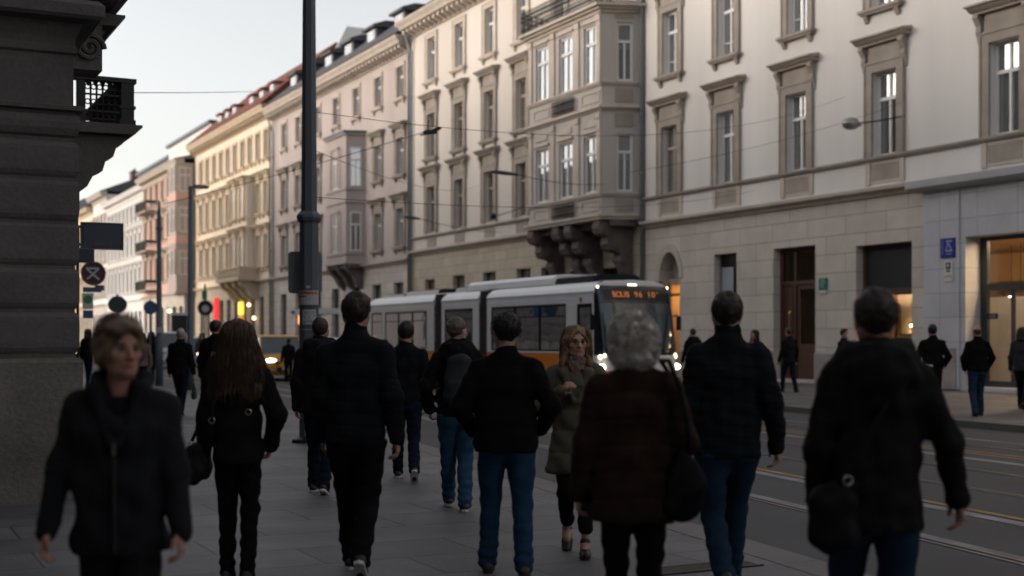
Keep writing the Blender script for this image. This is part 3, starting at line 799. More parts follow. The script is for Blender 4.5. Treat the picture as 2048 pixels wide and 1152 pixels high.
def bay_win(k, x, y, z, rz, cu):
    w_ = put_window(h2, k, x, y, z, .1, rz, cu)
    w_.name = 'bay_window_frame'
for y in (51.3, 49.15, 46.99):
    bay_win(kf, BX, y, 7.62, 0, 4); bay_win(kfu, BX, y, 12.2, 0, 4)
sc_ = p_ + d_ * sl * .415
ang = math.atan2(-n_.y, -n_.x)
bay_win(ks, sc_.x, sc_.y, 7.62, ang, 2); bay_win(ks, sc_.x, sc_.y, 12.2, ang, 2)
b = MB()
for z, o, t in ((6.46, .14, .12), (6.58, .22, .1), (7.42, .08, .1), (7.5, .13, .06), (10.98, .08, .08), (11.06, .2, .12), (12.02, .08, .1), (12.1, .13, .06), (15.0, .1, .12), (15.12, .25, .1), (15.22, .42, .12)):
    bay_ring(z, z + t - .003, o, b)
# pilasters, hoods and panels of the front
for y in (52.33, 50.22, 48.06, 46.3):
    for z0, z1 in ((7.56, 10.9), (12.16, 14.95)):
        b.box(BX - .07, BX - .001, y - .15, y + .15, z0, z1)
        b.box(BX - .12, BX - .071, y - .19, y + .19, z1 - .25, z1)
for y in (51.3, 49.15, 46.99):
    for z in (10.12, 14.72):
        b.box(BX - .10, BX - .001, y - .7, y + .7, z, z + .1).box(BX - .05, BX - .001, y - .55, y + .55, z + .25, z + .5)
for y in (51.3, 46.99):
    for z in (6.85, 11.35):
        b.box(BX - .04, BX - .001, y - .75, y + .75, z, z + .07).box(BX - .04, BX - .001, y - .75, y + .75, z + .4, z + .47).box(BX - .04, BX - .001, y - .75, y - .68, z + .07, z + .4).box(BX - .04, BX - .001, y + .68, y + .75, z + .07, z + .4)
b.build('bay_trim', M['trim_pale'], bay)
def on_side(u0, u1, z0, z1, k0, k1):
    sp = MB()
    a = p_ + d_ * u0; c = p_ + d_ * u1
    vs = [a + n_ * k0, c + n_ * k0, c + n_ * k1, a + n_ * k1]
    sp.prism([(v.x, v.y) for v in vs], 'z', z0, z1)
    sp.build('bay_panel', M['trim'], bay)
for z0, z1 in ((6.8, 7.3), (10.3, 10.85), (11.3, 11.9), (14.75, 14.95)): on_side(sl * .2, sl * .66, z0, z1, .001, .03)
# iron grilles between the storeys and the balcony railing on top
for z in (6.72, 11.22):
    b = MB()
    b.box(BX - .16, BX - .13, 48.2, 50.1, z, z + .04).box(BX - .16, BX - .13, 48.2, 50.1, z + .62, z + .66).box(BX - .16, BX - .13, 48.2, 50.1, z + .3, z + .33)
    for i in range(15):
        y = 48.2 + i * 1.9 / 14
        b.tube([(BX - .145, y, z + .04), (BX - .145, y, z + .62)], .022, 5)
        b.tube([(BX - .145, y + .05 * math.cos(t), z + .15 + .05 * math.sin(t)) for t in np.linspace(0, 6.28, 7)], .014, 4, cap=False)
        b.tube([(BX - .145, y + .05 * math.cos(t), z + .48 + .05 * math.sin(t)) for t in np.linspace(0, 6.28, 7)], .014, 4, cap=False)
    b.build('bay_grille', M['iron'], bay)
b = MB()
rail = [Vector((PX, BN - .25, 0)), Vector((BX - .3, BC - .2, 0)), Vector((BX - .3, BE + .2, 0)), Vector((PX, BE + .85, 0))]
for a, c in zip(rail, rail[1:]):
    n = max(3, int((c - a).length / .13))
    for z in (15.42, 15.72, 16.35): b.tube([a + Vector((0, 0, z)), c + Vector((0, 0, z))], .026, 5)
    for i in range(n + 1):
        q = a.lerp(c, i / n)
        b.tube([q + Vector((0, 0, 15.36)), q + Vector((0, 0, 16.35))], .017, 4)
        dd = (c - a).normalized() * .055
        for zc in (15.57, 15.95, 16.15):
            b.tube([q + dd * math.cos(t) + Vector((0, 0, zc + .07 * math.sin(t))) for t in np.linspace(0, 6.28, 7)], .012, 4, cap=False)
b.build('balcony_railing', M['iron'], h2)
# heavy scroll corbels carrying the bay
b = MB()
prof = [(PX, 6.45), (BX - .05, 6.45), (BX - .1, 6.1), (BX + .1, 5.85), (BX + .35, 5.75), (BX + .3, 5.45), (BX + .55, 5.2), (BX + .95, 5.1), (BX + .95, 4.7), (BX + 1.2, 4.3), (PX, 4.0)]
for y in (46.45, 48.9, 50.0, 52.3):
    b.prism(prof, 'y', y - .28, y + .28)
    for k, (x, z, r_) in enumerate(((BX + .22, 6.08, .27), (BX + .62, 5.42, .24), (BX + 1.1, 4.85, .2))):
        b.tube([(x, y - .36, z), (x, y + .36, z)], r_, 12)
        b.tube([(x, y - .40, z), (x, y + .40, z)], r_ * .45, 10)
b.box(BX + .3, PX, 45.7, 53.0, 6.2, 6.449)
b.build('corbel', M['corbel'], h2)
for y in (45.95, 49.4, 52.75):
    b = MB(); b.box(PX - .35, PX - .001, y - .45, y + .45, 0.13, 4.0)
    for z in (1.0, 1.7, 2.4, 3.1, 3.6): b.box(PX - .41, PX - .351, y - .5, y + .5, z, z + .45)
    b.build('rusticated_pier', M['corbel'], h2)

# ------------------------------------------------------------------ house 3: pinkish grey house, slate roof with dormers
h3 = empty('pinkish_grey_house', (PX, 84, 0))
tag(h3, 'pinkish grey house with slate dormer roof and a slim bay, behind the tall street pole', 'house')
c3 = [95.15, 91.7, 87.3, 83.4, 79.5, 75.6, 71.97]
bayY = (78.0, 82.4)
ops = []
for y in c3: ops.append((y - .55, y + .55, 15.85, 17.75))
lo3 = [95.15, 91.7, 87.3, 75.6, 71.97]
for y in lo3: ops += [(y - .55, y + .55, 11.3, 13.5), (y - .55, y + .55, 7.0, 9.3)]
facade_wall(PX, 70.45, 98.2, 6.1, 18.6, ops).build('upper_wall', M['pinkgrey'], h3)
shell(h3, PX, 70.45, 98.2, 18.6, M['pinkgrey'], 14, .2)
ka = window_kit('h3a', 1.1, 1.9, 'plain', 'frame_white', 'trim_pale', .22, .05, None, True, 'glass_far')
kb = window_kit('h3b', 1.1, 2.2, 'plain', 'frame_white', 'trim', .28, .07, 'small', True, 'glass_far')
kc = window_kit('h3c', 1.1, 2.3, 'plain', 'frame_white', 'trim', .28, .07, 'small', True, 'glass_far')
for y in c3: put_window(h3, ka, PX, y, 15.85)
for y in lo3: put_window(h3, kb, PX, y, 11.3); put_window(h3, kc, PX, y, 7.0)
cornice(PX, 70.45, 98.2, 6.2, CORN1, M['trim_pale'], 'string_course', h3)
cornice(PX, 70.45, 98.2, 19.25, BIGC, M['trim_pale'], 'roof_cornice', h3, (0.6, .26, .62, -.92, -.5))
b = MB().quad((PX + .02, 98.2, 18.6), (PX + .02, 70.45, 18.6), (PX + .02, 70.45, 19.4), (PX + .02, 98.2, 19.4)); b.build('attic_wall', M['pinkgrey'], h3)
MB().prism([(PX - .9, 19.36), (PX + 2.6, 22.3), (PX + 8, 22.9), (PX + 14, 19.4)], 'y', 70.5, 98.2).build('roof', M['slate'], h3)
for y in (95.5, 91.5, 87.4, 83.3, 79.0, 74.2):
    b = MB(); b.box(PX + .85, PX + 4, y - .85, y + .85, 19.9, 21.5)
    d = b.build('dormer', M['zinc_dark'], h3)
    MB().prism([(PX + .55, 21.501), (PX + 4, 21.501), (PX + 4, 22.0), (PX + 1.4, 21.95), (PX + .55, 21.65)], 'y', y - 1.1, y + 1.1).build('dormer_roof', M['slate'], d)
    f = MB(); f.box(PX + .80, PX + .849, y - .6, y + .6, 20.25, 21.4).build('dormer_window', M['frame_white'], d)
    g_ = MB()
    for s in (-1, 1): g_.box(PX + .785, PX + .799, y + s * .28 - .22, y + s * .28 + .22, 20.35, 21.3)
    g_.build('dormer_pane', M['glass'], d)
# slim bay
BX3 = PX - 1.15
b = MB().prism([(PX, 77.9), (BX3, 78.3), (BX3, 82.0), (PX, 82.4)], 'z', 6.3, 14.6)
for z, o in ((6.3, .12), (6.9, .08), (10.2, .1), (11.0, .08), (14.5, .15)):
    b.prism([(PX, 77.9 - o), (BX3 - o, 78.3 - o), (BX3 - o, 82.0 + o), (PX, 82.4 + o)], 'z', z, z + .12)
by3 = b.build('bay_window', M['pinkgrey'], h3)
MB().prism([(PX, 77.7), (BX3 - .25, 78.1), (BX3 - .25, 82.2), (PX, 82.6)], 'z', 14.62, 14.75).build('bay_roof', M['zinc_dark'], by3)
kb3 = window_kit('h3d', 1.2, 2.5, 'plain', 'frame_white', 'trim_pale', .15, .05, None, False, 'glass_far')
for z in (7.1, 11.2):
    w_ = put_window(h3, kb3, BX3 - .11, 80.15, z, .1); w_.name = 'bay_window_frame'
    a_ = math.atan2(1.15, .4)  # side face of the bay
    x_, y_ = (PX + BX3) / 2, 78.1
    w_ = put_window(h3, window_kit('h3e', .7, 2.5, 'single', 'frame_white', 'trim_pale', 0, 0, None, False, 'glass_far'), x_ - .02, y_ - .06, z, 0, math.atan2(1.15, .4)); w_.name = 'bay_window_frame'
b = MB()
for y in (78.5, 80.15, 81.8): b.prism([(PX, 6.3), (BX3 - .05, 6.3), (BX3 + .1, 5.9), (BX3 + .5, 5.5), (BX3 + .7, 5.1), (PX, 4.7)], 'y', y - .25, y + .25)
b.box(BX3 + .1, PX, 77.95, 82.3, 6.05, 6.299)
b.build('corbel', M['corbel'], h3)
gy = [95.4, 91.7, 87.3, 83.6, 79.6, 75.9, 72.3]
gops = [(y - .75, y + .75, 1.0 if i not in (0,) else .12, 4.9) for i, y in enumerate(gy)]
facade_wall(PX, 70.45, 98.2, 0, 6.1, gops, .3).build('ground_floor_wall', M['ashlar'], h3)
k_ = window_kit('h3g', 1.5, 3.9, 'plain', 'frame_dark', 'trim', 0, 0, None, False, 'glass_far')
for y in gy[1:]: put_window(h3, k_, PX, y, 1.0, .25, curtain=3)
put_window(h3, window_kit('h3h', 1.5, 4.78, 'plain', 'frame_wood', 'trim', 0, 0, None, False, 'glass_far'), PX, gy[0], .12, .25, curtain=3)
MB().box(PX + .1, PX + .2, 91.2, 92.1, 2.6, 3.3).build('lit_fascia', emit('orange_shop_glow', (1, .42, .15), .7), h3)

# ------------------------------------------------------------------ house 4: warm cream house with a red roof
h4 = empty('warm_cream_house', (PX, 111, 0))
tag(h4, 'warm cream house with a red tiled roof and white dormers beyond the pinkish grey house', 'house')
c4 = [121.2, 118.85, 116.35, 113.95, 111.6, 109.25, 106.85, 104.6, 102.3, 99.95]
ops = []
for y in c4: ops += [(y - .55, y + .55, 15.8, 18.0), (y - .55, y + .55, 11.5, 14.0), (y - .55, y + .55, 7.3, 9.8)]
facade_wall(PX, 98.35, 123.6, 6.1, 19.0, ops).build('upper_wall', M['yellow'], h4)
shell(h4, PX, 98.35, 123.6, 19.0, M['yellow'], 14, .2)
ka = window_kit('h4a', 1.1, 2.2, 'plain', 'frame_white', 'trim_cream', .2, .05, None, True, 'glass_far', cur=.9)
kb = window_kit('h4b', 1.1, 2.5, 'plain', 'frame_white', 'trim_cream', .24, .07, 'small', True, 'glass_far', cur=.9)
kc = window_kit('h4c', 1.1, 2.5, 'plain', 'frame_white', 'trim_cream', .24, .07, 'small', True, 'glass_far', cur=.9)
for y in c4: put_window(h4, ka, PX, y, 15.8); put_window(h4, kb, PX, y, 11.5); put_window(h4, kc, PX, y, 7.3)
cornice(PX, 98.35, 123.6, 6.9, STR, M['trim_cream'], 'string_course', h4)
cornice(PX, 98.35, 123.6, 6.2, CORN1, M['trim_cream'], 'shop_cornice', h4)
cornice(PX, 98.3, 123.7, 19.7, BIGC, M['trim_cream'], 'roof_cornice', h4, (0.7, .25, .6, -.9, -.5))
b = MB().quad((PX + .02, 123.6, 19), (PX + .02, 98.35, 19), (PX + .02, 98.35, 19.8), (PX + .02, 123.6, 19.8)); b.build('attic_wall', M['yellow'], h4)
MB().prism([(PX - .9, 19.82), (PX + 5.2, 25.1), (PX + 8, 25.1), (PX + 14, 19.8)], 'y', 98.4, 123.6).build('roof', M['redtile'], h4)
for y in (118, 115.5, 113, 107.5, 104.5, 101.5):
    b = MB(); b.box(PX + .9, PX + 4, y - .5, y + .5, 20.3, 21.9); d = b.build('dormer', M['frame_white'], h4)
    MB().prism([(PX + .7, 21.901), (PX + 4, 21.901), (PX + 4, 22.3), (PX + .7, 22.1)], 'y', y - .65, y + .65).build('dormer_roof', M['redtile'], d)
    MB().box(PX + .88, PX + .899, y - .35, y + .35, 20.6, 21.7).build('dormer_pane', M['glass_far'], d)
b = MB().prism([(PX + 3.0, 20.2), (PX + 6.0, 26.4), (PX + 7.5, 26.4), (PX + 11, 20.2)], 'y', 98.1, 98.36); b.build('party_gable', M['white_wall'], h4)
# small bay over the balcony
BX4 = PX - .7
b = MB().box(BX4, PX, 103.2, 107.9, 7.0, 14.6); b.box(BX4 - .12, PX, 103.1, 108.0, 14.6, 14.75).box(BX4 - .08, PX, 103.12, 107.98, 10.3, 10.45)
by4 = b.build('bay_window', M['yellow'], h4)
for y in (106.85, 104.3):
    for z in (7.3, 11.4):
        w_ = put_window(h4, kb, BX4 - .05, y, z, .03); w_.name = 'bay_window_frame'
for z in (7.3, 11.4):
    w_ = put_window(h4, window_kit('h4e', .45, 2.5, 'single', 'frame_white', 'trim', 0, 0, None, False, 'glass_far'), PX - .35, 103.19, z, 0.0, math.pi / 2); w_.name = 'bay_window_frame'
b = MB(); b.box(PX - 1.7, PX, 102.0, 109.2, 6.2, 6.5)
for y in (102.6, 104.6, 106.6, 108.6): b.prism([(PX, 6.2), (PX - 1.5, 6.2), (PX - 1.4, 5.8), (PX - .9, 5.5), (PX - .6, 5.0), (PX, 4.6)], 'y', y - .25, y + .25)
b.build('balcony_slab', M['trim_cream'], h4)
b = MB(); b.box(PX - 1.65, PX - 1.45, 102.1, 109.1, 7.2, 7.32)
for i in range(20): b.tube([(PX - 1.55, 102.3 + i * .35, 6.5), (PX - 1.55, 102.3 + i * .35, 6.75), (PX - 1.55, 102.3 + i * .35, 7.2)], [.06, .11, .06], 6)
b.box(PX - 1.6, PX, 102.1, 102.25, 6.5, 7.3)
b.build('balustrade', M['trim_cream'], h4)
gy = [121, 118.6, 116.2, 113.8, 111.4, 108.9, 106.4, 103.9, 101.3]
gops = [(y - .65, y + .65, .13, 4.9) for y in gy]
facade_wall(PX, 98.35, 123.6, 0, 6.1, gops, .3).build('ground_floor_wall', M['ashlar_warm'], h4)
k_ = window_kit('h4g', 1.3, 4.75, 'plain', 'frame_dark', 'trim', 0, 0, None, False, 'glass_far')
for y in gy: put_window(h4, k_, PX, y, .13, .25, curtain=3)
downpipe(h4, PX, 98.5, .12, 18.8)
downpipe(h3, PX, 97.8, .12, 18.2)

# ------------------------------------------------------------------ houses farther down the street
def far_house(name, label, X, Y0, Y1, zt, wall, trim, n, rows, roofm, roofh, gwall='ashlar', side=None, frame='frame_white', lowm=None):
    h = empty(name, (X, (Y0 + Y1) / 2, 0)); tag(h, label, 'house')
    cs = [Y0 + (i + .5) * (Y1 - Y0) / n for i in range(n)]
    ops = [(y - .55, y + .55, a, c) for y in cs for a, c in rows]
    facade_wall(X, Y0, Y1, 5.9, zt, ops).build('upper_wall', M[wall], h)
    shell(h, X, Y0, Y1, zt, M[side or wall], 14, .2)
    for a, c in rows:
        k = window_kit('far%s%.2f%.2f' % (trim, a, c), 1.1, c - a, 'plain', frame, trim, .22, .06, 'small' if a < 14 else None, True, 'glass_far')
        for y in cs: put_window(h, k, X, y, a)
        cornice(X, Y0, Y1, a - .45, STR, M[trim], 'string_course', h)
    cornice(X, Y0 - .1, Y1, zt + .3, BIGC, M[trim], 'roof_cornice', h)
    cornice(X, Y0, Y1, 6.0, CORN1, M[trim], 'shop_cornice', h)
    gops = [(y - .7, y + .7, .13, 4.7) for y in cs]
    facade_wall(X, Y0, Y1, 0, 5.9, gops, .3).build('ground_floor_wall', M[gwall], h)
    k = window_kit('fg', 1.4, 4.57, 'plain', 'frame_dark', 'trim', 0, 0, None, False, 'glass_far')
    for y in cs: put_window(h, k, X, y, .13, .25, curtain=3)
    if roofh:
        MB().prism([(X - .9, zt + .4), (X + 4, zt + .4 + roofh), (X + 9, zt + .4 + roofh), (X + 14, zt + .4)], 'y', Y0, Y1).build('roof', M[roofm], h)
    return h
h5 = far_house('pink_house', 'pink house with corner bays and small iron balconies, left of the warm cream house', 28.3, 124.2, 143.6, 18.3, 'pink', 'trim_pale', 7, [(7.6, 9.9), (11.7, 14.0), (15.6, 17.6)], 'zinc', 1.2, 'ashlar', 'pinkgrey')
b = MB(); b.box(27.5, 29.15, 124.0, 127.4, 5.8, 18.2)
for z in (5.8, 10.3, 14.4, 17.9): b.box(27.4, 29.16, 123.9, 127.5, z, z + .25)
b5 = b.build('corner_bay', M['pinkgrey'], h5)
k_ = window_kit('h5b', 1.1, 2.3, 'plain', 'frame_white', 'trim_pale', .2, .06, None, False, 'glass_far')
for z in (7.6, 11.7, 15.5):
    for y in (124.9, 126.5):
        w_ = put_window(h5, k_, 27.45, y, z, .03); w_.name = 'bay_window_frame'
for z in (7.6, 11.7, 15.5):
    w_ = put_window(h5, k_, 28.35, 123.97, z, 0.0, math.pi / 2); w_.name = 'bay_window_frame'
for z in (10.62, 14.7):
    MB().box(27.44, 29.15, 123.95, 127.46, z, z + .72).build('spandrel_panel', M['pink'], b5)
for z in (6.4, 10.5, 14.6):
    b = MB(); b.box(27.0, 28.3, 136, 141.6, z, z + .2); s_ = b.build('balcony_slab', M['trim'], h5)
    r_ = MB().box(27.05, 27.1, 136.05, 141.55, z + 1.15, z + 1.2)
    for i in range(28): r_.box(27.05, 27.08, 136.05 + i * .2, 136.09 + i * .2, z + .2, z + 1.15)
    r_.box(27.05, 28.3, 136.03, 136.06, z + .9, z + 1.2)
    r_.build('balcony_railing', M['iron'], s_)
far_house('white_house', 'long white house with a grey loft roof, left of the pink house', 29.2, 143.8, 171, 18.2, 'white_wall', 'white_wall', 11, [(7.0, 9.6), (11.2, 13.6), (15.0, 17.0)], 'zinc', 2.6, 'white_wall')
h7 = far_house('pale_grey_house', 'narrow pale grey house just left of the long white house', 29.2, 171.2, 182, 20.0, 'white_wall', 'trim_pale', 4, [(7.2, 9.8), (11.6, 14.0), (15.4, 17.6)], 'slate', 2.0)
far_house('distant_cream_house', 'distant cream house glimpsed behind the round no-stopping sign', 29.2, 182.2, 215, 19.0, 'yellow', 'trim_cream', 12, [(7.0, 9.4), (11.2, 13.6), (15.0, 17.4)], 'redtile', 2.2, 'ashlar_warm')
far_house('distant_pale_house', 'farthest pale house where the street vanishes behind the blue sign', 29.2, 215.2, 262, 21.0, 'cream', 'trim_cream', 16, [(7.0, 9.4), (11.2, 13.6), (15.4, 17.8)], 'zinc', 2.5, 'ashlar_warm')
# roof-top pieces against the sky
def chimney(h, x, y, z, w=.9, hh=1.6):
    b = MB(); b.box(x, x + w, y, y + 1.6, z, z + hh); b.box(x - .08, x + w + .08, y - .08, y + 1.68, z + hh, z + hh + .14)
    c = b.build('chimney', M['chimney'], h)
    q = MB()
    for i in range(3): q.tube([(x + w / 2, y + .3 + i * .5, z + hh + .14), (x + w / 2, y + .3 + i * .5, z + hh + .5)], .13, 8)
    q.build('chimney_pot', M['chimney'], c)
chimney(h4, PX + 8, 121, 24.6); chimney(h5, PX + 5, 130, 19.6, hh=1.8); chimney(h7, PX + 4, 176, 22)
b = MB(); b.box(PX + 1.8, PX + 10, 124.6, 143.4, 18.6, 22.3); loft5 = b.build('loft_storey', M['white_wall'], h5)
MB().box(PX + 1.5, PX + 10.2, 124.4, 143.6, 22.31, 22.6).build('loft_roof', M['zinc_dark'], loft5)
b = MB(); b.box(PX + 2.5, PX + 10, 146, 164, 18.6, 21.6); loft = b.build('loft_storey', M['zinc'], [o for o in COL.objects if o.name == 'white_house'][0])
MB().box(PX + 2.2, PX + 10.2, 145.8, 164.2, 21.61, 21.95).build('loft_roof', M['zinc_dark'], loft)

# ------------------------------------------------------------------ near left corner house: sooty rusticated stone
hl = empty('sooty_corner_house', (-4, 30, 0))
tag(hl, 'dark sooty stone corner house with heavy courses and iron balconies, close on the near pavement', 'house')
LX, LY = 1.885, 12.85
pro = [(.075, -.02), (.075, 1.30), (.06, 1.335)]
zc = 1.335
for z0, z1 in ((1.41, 1.757), (1.83, 2.17), (2.24, 2.60), (2.66, 3.00), (3.07, 3.36)):
    pro += [(.012, z0 - .06), (.012, z0 - .03), (.03, z0 - .005), (.045, z0 + .03), (.048, z0 + .07), (.048, z1 - .07), (.045, z1 - .03), (.03, z1)]
pro += [(.0, 3.38), (.0, 3.42), (.03, 3.44), (.055, 3.50), (.06, 3.56), (.05, 3.62), (.02, 3.64), (.02, 3.66), (.085, 3.67), (.09, 3.71), (.0, 3.73), (.0, 4.20), (.03, 4.22), (.03, 4.27), (.012, 4.30), (.02, 4.36), (.06, 4.46), (.08, 4.49), (.22, 4.51), (.25, 4.54), (.25, 4.64), (.2, 4.69), (.05, 4.72), (.05, 5.2), (.0, 5.22), (.0, 16.5)]
prf = [(p[0], p[1]) for p in pro]
def mitre(prf, b, y1=75, x0=-16):
    for (p, z), (q, z2) in zip(prf, prf[1:]):
        b.quad((x0, LY - p, z), (LX + p, LY - p, z), (LX + q, LY - q, z2), (x0, LY - q, z2))
        b.quad((LX + p, LY - p, z), (LX + p, y1, z), (LX + q, y1, z2), (LX + q, LY - q, z2))
    return b
mitre(prf[:3], MB()).build('base_course', M['soot_base'], hl)
mitre(prf[2:], MB()).build('stone_wall', M['soot'], hl)
MB().quad((-16, LY, 16.5), (LX, LY, 16.5), (LX, 75, 16.5), (-16, 75, 16.5)).quad((LX, 75, 0), (-16, 75, 0), (-16, 75, 16.5), (LX, 75, 16.5)).quad((-16, 75, 0), (-16, LY, 0), (-16, LY, 16.5), (-16, 75, 16.5)).build('roof', M['slate'], hl)
# balcony with stone slab, cast-iron panels and stepped corbel
def balcony(y0, y1, zs_, xo, rail=True):
    b = MB()
    b.prism([(LX, zs_ - .02), (xo, zs_), (xo + .1, zs_ + .10), (xo + .1, zs_ + .13), (LX, zs_ + .13)], 'y', y0, y1)
    sl = b.build('balcony_slab', M['soot'], hl)
    c = MB()
    c.box(LX, xo - .72, y0 + .1, y0 + 1.2, zs_ - 1.35, zs_ - .9).box(LX, xo - .82, y0 + .1, y0 + 1.2, zs_ - 1.6, zs_ - 1.35)
    c.prism([(LX, zs_ - .021), (xo - .08, zs_ - .021), (xo - .14, zs_ - .12), (xo - .22, zs_ - .17), (xo - .26, zs_ - .30), (xo - .36, zs_ - .36), (xo - .4, zs_ - .50), (xo - .52, zs_ - .56), (xo - .60, zs_ - .72), (xo - .70, zs_ - .80), (xo - .76, zs_ - .95), (LX, zs_ - 1.0)], 'y', y0 + .15, y0 + .55)
    c.build('corbel', M['soot'], sl); c = MB()
    c.prism([(LX, zs_ - .021), (xo - .08, zs_ - .021), (xo - .26, zs_ - .30), (xo - .4, zs_ - .50), (xo - .76, zs_ - .95), (LX, zs_ - 1.0)], 'y', y1 - .55, y1 - .15)
    c.build('corbel', M['soot'], sl)
    if not rail: return sl
    zt = zs_ + .76
    r_ = MB(); r_.box(LX, xo + .03, y0 + .05, y0 + .2, zt - .06, zt).box(xo - .2, xo + .03, y0 + .2, y1, zt - .06, zt)
    r_.box(xo - .17, xo, y0 + .06, y0 + .2, zs_ + .13, zt - .06).box(xo - .19, xo + .02, y0 + .05, y0 + .2, zs_ + .35, zs_ + .39).box(xo - .19, xo + .02, y0 + .05, y0 + .2, zs_ + .13, zs_ + .2)
    x_ = xo - .64
    r_.box(x_ - .1, x_, y0 + .07, y0 + .19, zs_ + .13, zt - .06)
    xa, xb = x_, xo - .17
    for k in range(7):
        x = xa + (xb - xa) * k / 6
        r_.tube([(x, y0 + .12, zs_ + .13), (x, y0 + .12, zt - .06)], .014, 6)
        for zz_ in (.22, .42, .62):
            if k < 6: r_.tube([(x + .04 + .034 * math.cos(t), y0 + .12, zs_ + zz_ + .034 * math.sin(t)) for t in np.linspace(0, 6.28, 9)], .010, 5, cap=False)
    for zz_ in (.30, .52): r_.box(xa, xb, y0 + .11, y0 + .13, zs_ + zz_ - .013, zs_ + zz_ + .013)
    for k in range(5):
        x = xa + (xb - xa) * (k + .5) / 5
        r_.tube([(x, y0 + .12, zt - .06), (x, y0 + .12, zt - .13)], [.045, .012], 6)
    n = int((y1 - y0 - .4) / .12)
    for k in range(n):
        y = y0 + .3 + k * .12
        r_.tube([(xo - .08, y, zs_ + .13), (xo - .08, y, zt - .06)], .016, 6)
    r_.build('balcony_railing', M['iron'], sl)
    return sl
balcony(18.0, 21.5, 4.29, 3.44)
balcony(26.0, 29.5, 4.29, 2.9)
s2 = balcony(15.0, 17.2, 5.03, 2.66, False)
b = MB(); b.prism([(LX, 5.2), (2.62, 5.22), (2.74, 5.27), (2.76, 5.40), (LX, 5.40)], 'y', 14.6, 17.0)
# volute console
pts = []
for i in range(40):
    a = i * .35; r_ = .16 - .0036 * i
    pts.append((2.36 + r_ * math.cos(a), 4.74 + r_ * math.sin(a)))
for q, q2 in zip(pts, pts[1:]):
    b.tube([(q[0], 14.92, q[1]), (q2[0], 14.92, q2[1])], .028, 6)
b.box(LX, 2.5, 14.95, 15.4, 4.5, 5.0)
b.build('scroll_console', M['soot'], hl)
# unseen houses behind and left of the viewpoint, added to shade corner and crowd
hb = empty('rear_shade_house', (-8, -20, 0))
tag(hb, 'unseen dark stone house added behind the viewpoint to shade the corner and crowd', 'house')
MB().box(-30, 1.9, -42, -5.0, -.02, 20).build('stone_wall', M['soot_base'], hb)
hc = empty('side_shade_house', (-34, 6, 0))
tag(hc, 'unseen dark stone house added left of the viewpoint to cut off side light', 'house')
MB().box(-46, -17, -5.2, 13, -.02, 20).build('stone_wall', M['soot_base'], hc)
h9 = empty('near_row_shade_house', (-6, 110, 0))  # unseen stretch of the row, added to cast shade and darken window reflections
tag(h9, 'unseen grey house continuing the near row, added for shade and window reflections', 'house')
MB().box(-12, 1.7, 75.2, 130, -.02, 16).build('stone_wall', M['bay'], h9)
